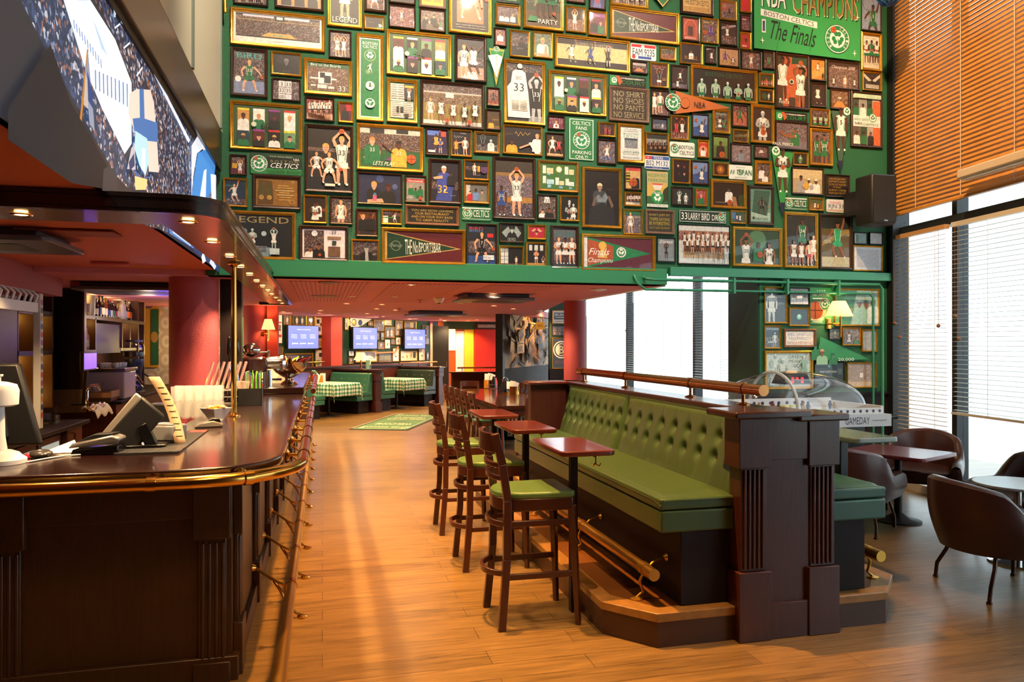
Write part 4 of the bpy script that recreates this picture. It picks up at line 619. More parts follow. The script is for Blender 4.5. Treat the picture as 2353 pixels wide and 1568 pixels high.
wplate(574,694,353,403,'#123a20;R0,0,1,.3,#1f7a3c;R.3,.3,1,.85,#101c14;K.16,.5,.4;t.6,.86,.45,.1,#9aa890,PASS REQUIRED;t.66,.63,.54,.13,#8a8a5a,B O S T O N;i.67,.43,.56,.24,#e8eeea,CELTICS;t.66,.13,.64,.14,#0c1a10,LOCKER ROOM;t.9,.76,.12,.12,#d8dcd8,NBA','long green and black locker room sign with a round team emblem','metal_sign','sign','#14301e')
wplate(1060,1128,476,508,'#1c6a40;R0,.9,1,1,#d8e0da;R0,.06,1,.1,#b8c8bc;K.18,.52,.4;t.66,.52,.56,.55,#e8ece8,CELTICS','green licence plate with a round emblem, under the three people snapshot','license_plate','licence plate','#1c6a40')
wplate(1801,1854,454,484,'#1c6040;R0,.9,1,1,#d8e0da;R0,.06,1,.1,#b8c8bc;K.2,.52,.38;t.68,.52,.54,.52,#e8ece8,CELTICS','green licence plate with a round emblem, beside the tip of the long hanging pennant','license_plate','licence plate','#1c6040')
wplate(1306,1364,273,369,'#1a7440;R.0,.0,1,.015,#e6eae6;R0,.985,1,1,#e6eae6;R0,0,.03,1,#e6eae6;R.97,0,1,1,#e6eae6;t.5,.9,.76,.085,#f0f2ee,CELTICS;t.5,.78,.46,.085,#f0f2ee,FANS;K.5,.48,.22;t.5,.17,.78,.085,#f0f2ee,PARKING;t.5,.06,.52,.085,#f0f2ee,ONLY!','green and white fans parking only sign','parking_sign','sign','#1a7440')
wplate(1484,1535,393,478,'#2c5a34;R0,.62,1,1,#b8a878;R0,.3,1,.62,#c8a850;V#2a3018,.6,.1,1,.2,1,.6,.8,.5;t.5,.89,.88,.1,#1c8a4c,RESERVED;t.5,.75,.88,.1,#1c8a4c,PARKING;V#d0442c,.22,.66,.78,.66,.7,.62,.3,.62;V#d8d4cc,.25,.62,.75,.62,.64,.48,.36,.48;O.5,.28,.19,#1c8a4c;T.5,.4,.06,#f0f2ee,CELTICS;H.5,.26,.11,#f0f2ee;R0,0,1,.08,#dce4dc;T.5,.04,.05,#1c5a34,CELTICS FANS ONLY','black edged reserved parking sign with a hoop and clover','parking_sign','sign','#15181a',r=.05)
wplate(1480,1538,358,390,'#dbe4ee;R0,.72,1,1,#3a5aa8;R0,.72,.28,1,#c03a44;R0,0,1,.16,#2a4a90;T.12,.86,.16,#f0f0f0,*;t.54,.86,.4,.22,#e8f0f8,TEXAS;t.5,.44,.9,.4,#1c2a4a,BS2 M132;T.5,.08,.1,#d8e4f0,lone star state','blue and white licence plate with a star, BS2 M132','license_plate','licence plate','#dde4ea')
wplate(1538,1595,327,362,'#e2e8e2;K.18,.55,.36;t.66,.68,.6,.26,#26302a,BOSTON;t.68,.28,.62,.26,#26302a,CELTICS','white licence plate with a team name and round emblem','license_plate','licence plate','#e2e6e0')
wplate(1673,1728,380,413,'#e6efe8;t.5,.88,.4,.1,#5a6a60,Massachusetts;t.2,.5,.36,.42,#1f6a48,#1;K.47,.5,.24;t.77,.5,.42,.42,#1f6a48,FAN;T.5,.1,.09,#2a4a3a,BOSTON CELTICS','white number one fan licence plate','license_plate','licence plate','#e6ece6')
wplate(1448,1507,102,139,'#ccd4e0;R0,.8,1,1,#b8242c;O.47,.86,.12,#e0e6f0;R.28,.04,.82,.2,#2a4aa0;O.1,.14,.13,#c03038;t.5,.48,.9,.48,#1f2a48,EAM 9235','white licence plate with a red band, EAM 9235','license_plate','licence plate','#d0d6de')
wplate(1898,1948,459,489,'#cdd0dc;R0,.0,1,.2,#b8a898;T.4,.8,.2,#c03a3a,Nebraska;t.5,.42,.86,.46,#26365a,RJN 336','pale licence plate under the elephant sign, RJN 336','license_plate','licence plate','#cfd2dc')
wplate(1559,1668,484,513,'#0f2c22;R0,0,1,.04,#dfe6e0;R0,.96,1,1,#dfe6e0;R0,0,.008,1,#dfe6e0;R.992,0,1,1,#dfe6e0;t.1,.5,.13,.62,#eef2ee,33;t.42,.5,.46,.62,#eef2ee,LARRY BIRD;t.76,.46,.13,.5,#eef2ee,DR;K.91,.5,.42','dark green street name sign with white lettering','street_sign','sign','#0f2c22',r=.01)
wplate(1399,1484,175,200,'#111413;R0,0,.2,1,#1f8a44;V#c8502c,.17,1,.26,1,.36,.4,.26,.0;O.12,.5,.3,#e8eee8;H.12,.52,.2,#1f8a44;R.3,.74,.95,.82,#b8c0bc;T.64,.78,.22,#c0d0c4,boston celtics;t.64,.36,.68,.42,#1f7a3c,COURT','dark green court name sign above the house rules sign','metal_sign','sign','#111413',r=.004)
wplate(1781,1854,258,280,'#111413;R0,0,.2,1,#1f9a4c;V#c8502c,.17,1,.26,1,.36,.4,.26,.0;O.12,.5,.3,#e8eee8;H.12,.52,.2,#1f8a44;R.3,.74,.95,.82,#b8c0bc;T.64,.78,.22,#d0dcd4,boston celtics;t.64,.36,.68,.42,#23904a,COURT','dark green court name sign under the tall orange poster','metal_sign','sign','#111413',r=.004)
wplate(1140,1194,-40,7,'#111a14;R0,.05,1,.3,#175a38;t.5,.16,.8,.14,#dfe6e0,CELTICS FANS ONLY','black sign with a green fans only band at the picture top','parking_sign','sign','#10120f')
# shield emblem and cloth banner, hanging pennants
def flat(name,cat,lab,px,art_fn,_n,th=.006,m_=None):
    P=[Py(u,v,ZF) for u,v in px]; cx=sum(p.x for p in P)/len(P); cz=sum(p.z for p in P)/len(P)
    t=T(name,lab,cat,(cx,ZF-.028,cz)); q=[(p.x-cx,p.z-cz) for p in P]
    mb=MB(); mb.prism(q,-th,0,'y'); mb.build('cloth' if name!='team_shield' else 'plate',m_,t)
    w=max(x for x,_ in q)-min(x for x,_ in q); h=max(z for _,z in q)-min(z for _,z in q)
    d=Draw(w,h,.0004,False); art_fn(d,q,w,h); d.build('print',t,PR_M,(0,-th,0)); return t
felt=mat('green_felt','#1c7a48',.9); felt_o=mat('orange_felt','#b5622c',.9); feltd=mat('dark_felt','#26352c',.9)
def shield(d,q,w,h): d.poly(q,'#b89a5a'); d.poly([(x*.9,z*.9) for x,z in q],'#1c6a40'); d.emblem(.5,.56,.36*w)
flat('team_shield','emblem','green and tan shield emblem cut by the picture top',[(1495,-60),(1543,-57),(1543,-8),(1519,20),(1495,-10)],shield,None,.012,felt)
def pen_v(d,q,w,h):
    d.poly(q,'#b8a03c'); d.poly([(q[0][0]+.012,q[0][1]-.02),(q[1][0]-.012,q[1][1]-.02),(q[2][0],q[2][1]+.06)],'#1c8a48')
    d.emblem(.5,.82,.2*w); X=q[2][0]; d.poly([(X-.09,h*.12),(X+.01,h*.18),(X+.07,h*.11),(X,q[2][1]+.08)],'#e6e8e2')
    for i,ch in enumerate('BOSTON'): d.text(.5+(X*.5)/w,.6-.075*i,.06-.005*i,'#1c5a34',ch)
flat('hanging_pennant','pennant','small green and gold triangular pennant hanging point down, among small portraits',[(1122,113),(1157,117),(1138,199)],pen_v,None,.004,felt)
def pen_o(d,q,w,h):
    d.poly(q,'#b5622c'); d.poly([q[0],(q[0][0]+.03,q[0][1]),(q[2][0]+.03,q[2][1]),q[2]],'#20242a'); d.emblem(.16,.5,.36*h); d.disc(.36,.5,.22*h,'#5a2c14'); d.disc(.36,.5,.205*h,'#b5622c'); d.text(.62,.47,.24,'#20242a','NBA',.2)
flat('hanging_pennant','pennant','orange ball coloured pennant pointing sideways, beside the wide print of five players',[(1544,209),(1674,250),(1544,264)],pen_o,None,.004,felt_o)
def pen_p(num,top,skin,nm):
    def f(d,q,w,h):
        d.poly(q,top); X=q[2][0]; d.poly([(X-.045,q[2][1]+.2*h),(X+.045,q[2][1]+.2*h),q[2]],'#16203a')
        d.disc(.2 if nm else .82,.84,.09*w*2,'#e8eee8'); d.shamrock(.2 if nm else .82,.84,.12*w,'#1c7a44')
        d.player('c' if nm else 's',.5+X/w*.4,.2,.68,'w','w',skin,num)
        if nm: d.text(.5,.95,.045,'#dfe8e0',nm)
    return f
flat('hanging_pennant','pennant','long green pennant of a player in white 34 hanging point down',[(1769,348),(1819,353),(1793,496)],pen_p('34','#2c8a44','e','PAUL PIERCE'),None,.004,felt)
flat('hanging_pennant','pennant','long pennant of a bald player in white 5 hanging beside the season poster',[(1906,256),(1950,259),(1926,399)],pen_p('5','#3a5a48','e',''),None,.004,feltd)
def banner(d,q,w,h):
    d.poly(q,'#2f9a55'); d.text(.19,.62,.26,'#173c28','NBA',.22); d.text(.18,.63,.26,'#f0f4f0','NBA',.22); d.text(.67,.585,.27,'#12301f','CHAMPIONS',.62); d.text(.662,.6,.27,'#efe6cc','CHAMPIONS',.62); d.text(.662,.6,.25,'#8a6a34','CHAMPIONS',.61)
    d.poly([d.fr(.06,.47),d.fr(.06,.4),d.fr(.58,.33),d.fr(.58,.4)],'#e6ece8'); d.text(.32,.4,.05,'#2a3a30','BOSTON CELTICS',.46,-.1)
    d.text(.36,.24,.2,'#12241a','The Finals',.42,-.08,.35); d.rect(.07,.22,.105,.36,'#e8eeea'); d.rect(.077,.235,.098,.345,'#24406a')
    d.emblem(.77,.24,.115*w)
    for x,y in ((.96,.5),(.07,.13),(.93,.1)):
        X,Y=d.fr(x,y); d.poly([(X-.03,Y),(X-.006,Y+.006),(X,Y+.045),(X+.006,Y+.006),(X+.03,Y),(X+.006,Y-.006),(X,Y-.045),(X-.006,Y-.006)],'#e8f4ea')
    for x in (.2,.5,.86): d.poly([d.fr(x,0.02),d.fr(x+.004,.02),d.fr(x+.03,.3)],'#2a8f4f')
flat('cloth_banner','banner','big bright green champions banner at the top of the wall',[(1728,-70),(1973,-65),(1971,143),(1728,113)],banner,None,.012,felt)
# pictures on the pillar wall below
PW=[
(1754,1808,660,744,'h','#5a6a78;R0,0,1,1,#4a5a68;T.72,.56,.06,#9ab0bc,HUSTLE;Ps,.3,-.04,1.0,#d8e4e6,#d8e4e6,#c8d8d8,1','gold framed pale blue photo of a standing player on the pillar wall'),
(1812,1858,661,702,'b','#5a6468;B.2,.5,.2,#1c1412,e,w;B.52,.66,.22,#e6e6e6,f,w;B.84,.5,.18,#1c1412,e,w','black framed photo of three men in white on the pillar wall'),
(1811,1859,707,750,'h','#2f4a58;O.5,.5,.18,#6ac0b0;O.5,.55,.1,#c8e8e0','gold framed dark blue picture with a glowing clover shape'),
(1916,2019,664,750,'h','#3a7a52;V#9ab8a8,.35,0,1,0,1,1,.5,1;B.56,.62,.2,#b8d0c8,f,#9ac8b8;B.72,.6,.22,#6a8a80,f,#9ac8b8;B.88,.64,.2,#4a5a58,f,#d8e8e4;t.2,.46,.38,.14,#c8b84a,believe','large gold framed green print of three profiles reading believe'),
(1754,1793,748,802,'h','#3a5060;C0,.5,#5a7080;R.05,.86,.95,.94,#8aa0ac;Ps,.66,-.02,.75,w,w,t;R.15,.2,.7,.3,#a8bcc4','small gold framed blue-toned magazine cover on the pillar wall'),
(1799,1873,756,799,'os','#e4dcd0;t.5,.76,.88,.2,#3a5aa0,WELL WHAT DID;t.5,.48,.8,.2,#3a5aa0,YOU EXPECT ?;t.5,.18,.9,.18,#b05a40,Good Service AND Good Food !','wooden framed white sign asking well what did you expect'),
(1903,1931,753,781,'b','#33454e;C0,.6,#4a6068;Ps,.5,.1,.7,#8ab0b0,g,t','small black framed dim picture behind the wall lamp'),
(1933,1976,753,795,'h','#6a7a74;C0,1,#6a6a68;Ps,.36,-.2,1.05,w,w,e,34;B.8,.4,.18,#1c1412,f,g','gold framed photo of a player in white number 34 on the pillar wall'),
(1978,2014,757,809,'h','#a8c0d0;C0,1,#b8ccd8','narrow gold framed pale picture beside the green pipes'),
(1754,1866,806,895,'g','#c2d2ce;t.66,.9,.34,.1,#3a6a5a,GREEN;t.66,.76,.3,.1,#3a6a5a,MEANS;t.68,.62,.14,.1,#3a6a5a,GO;Pd,.2,.2,.78,#d0e0da,#d0e0da,t;Ps,.36,-.05,.9,#d0e0da,#d0e0da,t,34;Ps,.12,-.2,.7,#d0e0da,#d0e0da,t;Pj,.84,.2,.72,#7ab094,#7ab094,t','large gold framed pale poster of players reading green means go'),
(1869,1939,832,890,'b','#26363c;O.5,.86,.07,#6ab0a4;t.46,.62,.6,.09,#d8e4e4,WHAT HURTS MORE?;R.8,.5,.95,.75,#4a5c62','black framed dark poster asking a question, behind the game dome'),
(1944,2012,833,892,'h','#a89480;C.3,.95,#b0a090;R.44,.4,.56,.6,#e6e6e4;R0,0,1,.2,#c8b090','gold framed faded arena photo behind the game dome'),
]
for u0,u1,v0,v1,st,art,lab in PW:
    um=(u0+u1)/2; a=Py(u0,HZ,ZF).x; b=Py(u1,HZ,ZF).x; z1=Py(um,v0,ZF).z; z0=Py(um,v1,ZF).z
    picture(((a+b)/2,ZF,(z0+z1)/2),0,b-a,z1-z0,st,art,lab,'framed pictures on the pillar wall')
wplate(1860,1910,662,746,'#1f7a44;t.5,.94,.4,.04,#d8e8dc,2 0 0 8;t.5,.83,.8,.1,#dfeee2,NBA CHAMPIONS;R.1,.7,.7,.73,#e6eee8;V#d8d0a0,.0,.1,.6,.1,.9,.6,.3,.64;b.22,.38,.26;K.68,.56,.17;i.3,.06,.5,.07,#e8eee8,PARKING','green champions parking sign with a basketball, on the pillar wall','parking_sign','sign','#1f7a44')
def pen20(d,q,w,h):
    d.poly(q,'#2a8a58'); d.bust(.12,.72,.18,'#123c2a','#3a9a6a','#2a7a50'); d.bust(.24,.5,.26,'#c89a80','f','#8fc0a0'); d.bust(.44,.36,.2,'#1f5a40','#4a8a6a','#2a7a50'); d.text(.68,.2,.14,'#dcefe4','20,000',.3)
flat('hanging_pennant','pennant','green pennant reading 20,000 on the pillar wall',[(1881,774),(1994,826),(1872,830)],pen20,None,.004,felt)
# =================== bar counter
CT=1.08; BX=-.43; BY=3.9; XC=-.2; YC=3.63; YE=13.0
def offp(x0,y0,r,n=10):  # counter outline, outer corner rounded
    return [(-4.2,y0)]+arc(x0-r,y0+r,r,-90,0,n)+[(x0,YE)]
bar=T('bar_counter','long dark wood bar counter with rounded corner and panelled front','bar counter',(0,0,0))
m=MB(); o=offp(XC,YC,.42); m.prism(o+[(-.95,YE),(-.95,4.35),(-4.2,4.35)],CT-.05,CT,'z'); m.build('counter_top',wood_top,bar,bev=.012,seg=3)
m=MB(); o=offp(XC-.05,YC+.05,.37); m.prism(o+[(-.9,YE-.05),(-.9,4.3),(-4.2,4.3)],CT-.09,CT-.05,'z'); m.build('top_moulding',wood_v,bar,bev=.01)
m=MB(); m.prism([(-4.2,BY),(BX,BY),(BX,YE-.1),(BX-.4,YE-.1),(BX-.4,BY+.35),(-4.2,BY+.35)],0,CT-.09,'z'); m.build('front_panelling',wood_bar,bar,bev=.004)
m=MB(); m.box(-4.2,BX+.0,BY-.02,BY,.8,CT-.09); m.box(BX,BX+.02,BY+.1,YE-.1,.86,CT-.09); m.build('top_rail',wood_bar,bar,bev=.004)
m=MB(); m.box(-4.2,BX+.03,BY-.03,BY,0,.12); m.box(BX,BX+.03,BY,YE-.1,0,.12); m.build('plinth',wood_bar,bar,bev=.004)
def pilaster(px,py,face):
    m=MB(); w=.17
    def bx(a,b,d,z0,z1):
        if face=='y': m.box(px+a,px+b,py-d,py,z0,z1)
        else: m.box(px,px+d,py+a,py+b,z0,z1)
    bx(-w/2,w/2,.045,.70,CT-.09); bx(-w/2,w/2,.045,0,.1 if face=='y' else .26); bx(-w/2+.02,w/2-.02,.022,.1,.70)
    for i in range(4): bx(-w/2+.035+i*.031,-w/2+.05+i*.031,.032,.12 if face=='y' else .28,.68)
    m.build('pilaster',wood_bar,bar,bev=.004)
pilaster(BX-.09,BY,'y'); pilaster(BX-.98,BY,'y'); pilaster(BX-2.3,BY,'y')
for i in range(9): pilaster(BX,BY+.12+i*1.06,'x')
m=MB(); m.prism([(-.95,8.75),(XC,8.75),(XC,YE),(-.95,YE)],CT,CT+.075,'z'); m.build('raised_shelf',wood_top,bar,bev=.01)
# hand rail
rail=T('hand_rail','brass hand rail curving round the bar counter edge','rail')
RZ=1.035; rp=[(-4.2,YC-.1,RZ)]+[(x,y,RZ) for x,y in arc(XC-.42,YC+.42,.52,-90,0,14)]+[(XC+.1,8.7,RZ)]
m=MB(); m.tube(rp,.03,14); m.build('rail_tube',brass,rail,smooth=60)
m=MB(); m.tube([(XC+.1,8.75,RZ+.075),(XC+.1,12.9,RZ+.075)],.03,14); m.build('rail_tube',brass_red,rail,smooth=60)
for x,y,dx,dy in [(-2.6,YC-.1,0,1),(-1.7,YC-.1,0,1),(-.72,YC-.1,0,1),(-.33,YC-.02,-.5,.9)]+[(XC+.1,4.3+i*.62,-1,0) for i in range(14)]:
    z=RZ+(.075 if y>8.75 else 0); m=MB(); d=V((dx,dy,0)).normalized(); p=V((x,y,z)); q=p+d*.085
    m.cyl(p,q,.009,8); m.lathe([(.036,0),(.036,.006),(.02,.014),(.012,.02)],q+d*.006,14,-d); m.tube([p-d.cross(V((0,0,1)))*.02,p+d.cross(V((0,0,1)))*.02],.034,14); m.build('rail_bracket',brass,rail,smooth=50)
fr=T('foot_rail','brass foot rail on forked brackets along the bar front','rail')
m=MB(); m.tube([(-.18,2.6,.2),(-.18,12.6,.2)],.032,14); m.build('rail_tube',brass_d,fr,smooth=60)
for i in range(13):
    y=3.1+i*.78
    m=MB(); m.tube([(BX+.03,y,.32),(BX+.07,y,.3),(-.27,y,.23),(-.19,y,.19)],[.012,.009,.009,.009],8); m.tube([(-.28,y,.235),(-.24,y,.17),(-.2,y,.08),(-.15,y,.03),(-.12,y,.012)],.009,8); m.lathe([(.032,0),(.032,.008),(.012,.016)],(-.115,y,.001),12); m.lathe([(.022,0),(.012,.02)],(BX+.03,y,.32),10,(1,0,0))
    m.tube([(-.18,y-.022,.2),(-.18,y+.022,.2)],.036,14)
    if y>3.9: m.build('rail_bracket',brass,fr,smooth=50)
# canopy over the bar
cz0,cz1=2.28,2.37
can=T('bar_canopy','dark wood canopy ring with brass downlights above the bar counter','canopy')
def ring(x0,y0,r,n=10): return [(-4.5,y0)]+arc(x0-r,y0+r,r,-90,0,n)+[(x0,12.7)]
def ring_mb(mb,a,b,z0,z1):  # a outer, b inner (same count)
    n=len(a)
    vs=[(x,y,z0) for x,y in a]+[(x,y,z0) for x,y in b]+[(x,y,z1) for x,y in a]+[(x,y,z1) for x,y in b]; fs=[]
    for i in range(n-1): fs+=[(i,i+1,n+i+1,n+i),(2*n+i,3*n+i,3*n+i+1,2*n+i+1),(i,2*n+i,2*n+i+1,i+1),(n+i,n+i+1,3*n+i+1,3*n+i)]
    fs+=[(0,n,3*n,2*n),(n-1,3*n-1,4*n-1,2*n-1)]
    return mb.add(vs,fs)
A=ring(-.5,3.9,.2); B=ring(-.82,4.34,.02)
m=MB(); ring_mb(m,A,B,cz0+.008,cz1-.012); m.build('soffit_board',mat('canopy_soffit','#7a5a44',.35,coat=.3,var=.3,vs=9,vstretch=(10,.7,10)),can)
m=MB(); ring_mb(m,ring(-.48,3.88,.22),ring(-.52,3.92,.19),cz0,cz1-.02); ring_mb(m,ring(-.47,3.87,.23),ring(-.52,3.92,.19),cz1-.02,cz1); ring_mb(m,ring(-.472,3.872,.23),ring(-.52,3.92,.19),cz0+.018,cz0+.024); m.build('fascia',mat('black_lacquer_fascia','#1a1010',.25,coat=.4),can,smooth=40)
m=MB(); m.box(-.98,-.5,12.55,12.75,cz0,cz1); m.build('end_board',blackw,can)
DL=[(-1.72,4.1),(-1.0,4.1)]
DL=[Pz(u,v,cz0) for u,v in [(48,493),(432,510),(487,556),(527,590),(552,614),(573,632),(589,647),(603,659),(615,669),(624,678),(633,686),(641,692.5),(648,699)]]
for i,p in enumerate(DL):
    m=MB(); m.lathe([(.03,-.004),(.045,-.006),(.05,-.001),(.05,.0)],(p.x,p.y,cz0),18,cap=False); dl=m.build('downlight',brass,can); m=MB(); m.lathe([(.001,-.002),(.03,-.002)],(p.x,p.y,cz0),14,cap=False); m.build('lamp',lamp_on,dl)
# brass pole from counter to canopy
pb=Pz(537,957,CT); pl=T('brass_pole','polished brass pole standing on the bar counter up to the canopy','pole',(pb.x,pb.y,CT))
m=MB(); m.cyl((0,0,0),(0,0,cz0-CT),.021,20); m.build('pole',brass,pl,smooth=60)
m=MB(); m.lathe([(.05,0),(.05,.008),(.03,.014),(.024,.03)],(0,0,0),18); m.build('base_flange',brass,pl); m=MB(); m.lathe([(.024,-.03),(.03,-.014),(.05,-.008),(.05,0)],(0,0,cz0-CT),18); m.build('top_flange',brass,pl)
# =================== big screen above the bar, dark steel beam, glazing of the upper floor
scr=T('projection_screen','huge screen showing a packed ice hockey arena with flags above the bar','screen',(XS,0,0))
d=Draw(1,1,.0004,False)
def sp(*p): return [(lambda q:(q.y,q.z))(Px(p[i],p[i+1],XS)) for i in range(0,len(p),2)]
far=Py(0,0,YG-.05).y
def SPL(c,m,*p): d.poly([(min(a,far),b) for a,b in sp(*p)],c,m)
y0=2.2; zt=3.33
d.poly([(y0,ZB),(far,ZB),(far,zt),(y0,zt)],'#2c2e36')
SPL('#3c4c6a',1,45,0,143,0,190,150,283,352,300,420,292,432,262,400,150,200,80,70)
SPL('#24304a',1,215,0,300,-14,510,380,500,440,300,436,300,330,305,200,265,90)
SPL('#1f2a40',1,322,436,500,440,500,610,420,545,330,517)
SPL('#cfe0f4',0,143,0,205,0,262,90,300,190,300,330,284,354,232,250,190,150)
SPL('#f2f6fb',0,150,0,176,0,236,110,270,215,282,330,230,240,186,130)
for i in range(11): SPL('#5c7fb8',0,165+i*6,45+i*9,167+i*6,45+i*9,169+i*6,66+i*9,167+i*6,66+i*9)
for i in range(9): SPL('#5c7fb8',0,212+i*9,160+i*4,215+i*9,160+i*4,216+i*9,205+i*5,213+i*9,205+i*5)
SPL('#9cc0ee',0,205,40,225,90,240,130,225,110)
SPL('#e8eefb',0,280,38,284,36,432,322,428,328)
SPL('#b8ccd8',0,253,0,262,0,258,40,254,38); SPL('#b8ccd8',0,273,0,279,0,274,55,270,50)
for a in ((255,62,268,52),(276,108,290,96),(306,172,320,152)): SPL('#dfe8f4',0,a[0],a[1],a[2],a[3],a[2]+1,a[3]+4,a[0]+1,a[1]+4)
# flag on a stick, waved flag, hanging flag
SPL('#a9742f',0,190,112,194,112,166,400,160,402); SPL('#7a8ba8',0,192,112,200,200,208,300,196,285,186,180); SPL('#a8a6a4',0,186,170,194,190,192,250,182,240); SPL('#24427a',0,190,160,202,210,204,250,192,230)
SPL('#b9bcc0',0,288,215,306,204,338,206,346,235,352,300,358,396,334,394,330,330,300,300,286,262)
SPL('#3263ac',0,312,204,322,204,324,272,354,282,355,326,320,322,300,300,296,272,313,270)
SPL('#8fc4e8',0,302,300,330,318,334,370,326,404,312,380,300,340); SPL('#dfe9f4',0,318,340,326,342,324,396,316,388)
SPL('#3a5a9a',0,296,385,318,410,338,404,330,410,306,412); SPL('#e0b888',0,300,404,330,412,326,436,302,436)
SPL('#9aa6bc',0,292,340,300,330,302,390,282,388); SPL('#2a3a66',0,286,372,298,352,300,380,288,392)
SPL('#dce4ee',0,433,335,455,300,462,340,446,352,438,400,433,450); SPL('#3f86d0',0,448,352,462,344,476,330,490,372,484,430,470,456,433,456,440,400)
SPL('#e6eaf2',0,462,392,468,388,466,455,452,455); SPL('#f0f2f6',0,478,400,490,402,490,458,480,458); SPL('#d6dee8',0,456,310,470,330,472,342,460,345)
SPL('#1c1e26',0,0,250,100,100,150,240,200,320,250,410,262,440,150,420,0,320); SPL('#34363e',0,225,388,240,380,256,400,260,440,222,438)
SPL('#4a78c0',0,384,518,440,560,438,572,380,536); SPL('#a8c8ee',0,384,517,432,552,430,566,388,535); SPL('#2a3a6a',0,440,560,500,606,500,628,436,575); SPL('#d8e4f4',0,455,590,460,578,466,600,458,606); SPL('#c8d8f0',0,474,604,478,592,490,612,486,620)
img=d.build('image',scr,PR_S,(0,0,0)); img.rotation_euler=(0,0,PI/2); img.location=(.002,0,0)
m=MB(); m.box(-.03,-.001,y0,far,ZB,zt); m.build('backing_board',black,scr)
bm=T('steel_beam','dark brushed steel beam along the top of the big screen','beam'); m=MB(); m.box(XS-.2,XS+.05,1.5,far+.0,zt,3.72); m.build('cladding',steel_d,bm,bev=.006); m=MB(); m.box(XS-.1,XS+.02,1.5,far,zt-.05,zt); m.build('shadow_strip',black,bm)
m=MB(); m.box(XS-.25,XS+.05,1.5,YG,3.72,7.4); ST('wall_upper_left',m,mat('pale_upper_panel','#e4e6d2',.6))
m=MB(); 
for y in (3.0,4.5,6.0,7.62): m.box(XS+.05,XS+.065,y,y+.05,3.72,7.4)
ST('trim_7',m,mat('balcony_post','#7a8c84',.4)); 
t=T('gold_post','bright brass coloured post beside the upper glazing at the picture top','post',(Py(522,20,YG-.12).x,YG-.12,4.86)); m=MB(); m.cyl((-.02,0,0),(-.06,0,1.2),.016,10); m.build('post',gold,t)
# bar ceiling fittings: soffit box, cassette units, sensors, lamps
m=MB(); m.box(-3.4,-2.6,2,8.6,2.135,ZB); ST('trim_8',m,mat('red_soffit_box','#a94a42',.7))
def cassette(c,sx,sy,rz,lab):
    t=T('air_conditioner',lab,'air conditioner',c,rz); m=MB(); m.box(-sx/2+.08,sx/2-.08,-sy/2+.08,sy/2-.08,-.05,0); m.build('housing',mat('ac_grey','#3a3638',.4),t,bev=.01)
    m=MB(); m.prism(rrect(-sx/2,sx/2,-sy/2,sy/2,.06),-.085,-.05,'z'); m.build('panel',mat('ac_panel','#57535a',.35),t,bev=.008)
    m=MB(); m.box(-sx*.25,sx*.25,-sy*.25,sy*.25,-.088,-.085); m.build('grille',dgrey,t); return t
def onceil(u,v,z): p=Pz(u,v,z); return (p.x,p.y,z-.0065)
cassette(onceil(1132,678,ZC),1.0,.9,0,'dark ceiling air conditioner in the middle of the red ceiling')
cassette(onceil(1000,716,ZC),1.1,.9,.2,'dark ceiling air conditioner farther back on the red ceiling')
cassette(onceil(325,655,ZC),1.2,1.0,0,'dark ceiling air conditioner above the back bar bottles'); cassette(onceil(-20,535,ZB),.9,.8,0,'dark ceiling air conditioner at the picture edge over the bar')
def dlight(u,v,z,lab,on=True,r=.05,lit=lamp_on):
    p=onceil(u,v,z); t=T('ceiling_light',lab,'ceiling light',p,0,'recessed lights in the red ceiling'); m=MB(); m.lathe([(r*.65,-.004),(r,-.008),(r*1.1,0)],(0,0,0),16,cap=False); m.build('trim_ring',mat('white_ring','#d8c8b8',.4),t)
    m=MB(); m.lathe([(.001,-.003),(r*.68,-.003)],(0,0,0),12,cap=False); m.build('lamp',lit,t); return p
LP=[(944,653),(905,681),(1133,673),(1057,696),(807,680),(796,698),(877,700),(865,710),(733,720),(736,714),(908,713),(880,728),(1203,688),(1134,703),(1179,710),(843,721),(940,733),(965,727),(1021,737),(1012,734),(1095,735),(1142,729),(1074,738),(1378,665),(650,717)]
NM=['bright','second bright','warm','faint','small']
LPOS=[]
near=['nearest the green fascia','left of the middle cassette unit','right above the middle cassette unit','before the middle cassette unit','over the first dining booth, nearer','over the first dining booth, farther','beside the pale smoke sensors','behind the pale smoke sensors','near the first television','just before the first television','at the smoke sensor with two arms','over the second television','right of the middle cassette unit','small one beyond the middle cassette unit','at the edge by the newspaper wall','above the second television','above the third television','beside the far cassette unit, nearer','right behind the far cassette unit','behind the far cassette unit, nearer','over the red door','before the newspaper wall','small one above the dark door','at the pale ceiling corner by the windows','at the end of the bar canopy']
for (u,v),nn in zip(LP,near): LPOS.append(dlight(u,v,ZC,'recessed ceiling light '+nn))
for u,v,nn in [(78,566,'over the till, nearest one above the bar'),(336,655,'beyond the red ceiling beam over the back bar')]: LPOS.append(dlight(u,v,ZB if u<100 else ZC,'recessed ceiling light '+nn,r=.06))
def disc(u,v,z,r,lab,nm='ceiling_vent',cat='vent',m_=None):
    t=T(nm,lab,cat,onceil(u,v,z)); m=MB(); m.lathe([(.001,-.02),(r*.5,-.02),(r*.55,-.012),(r,-.008),(r,0)],(0,0,0),24,cap=False); m.build('disc',m_ or mat('vent_grey','#9a7a70',.5),t); return t
disc(748,679,ZC,.2,'large round ceiling vent among the slotted panels'); disc(753,648,ZC,.1,'small round ceiling plate near the green fascia'); disc(1375,664,ZC,.1,'round pale ceiling plate near the windows',m_=white)
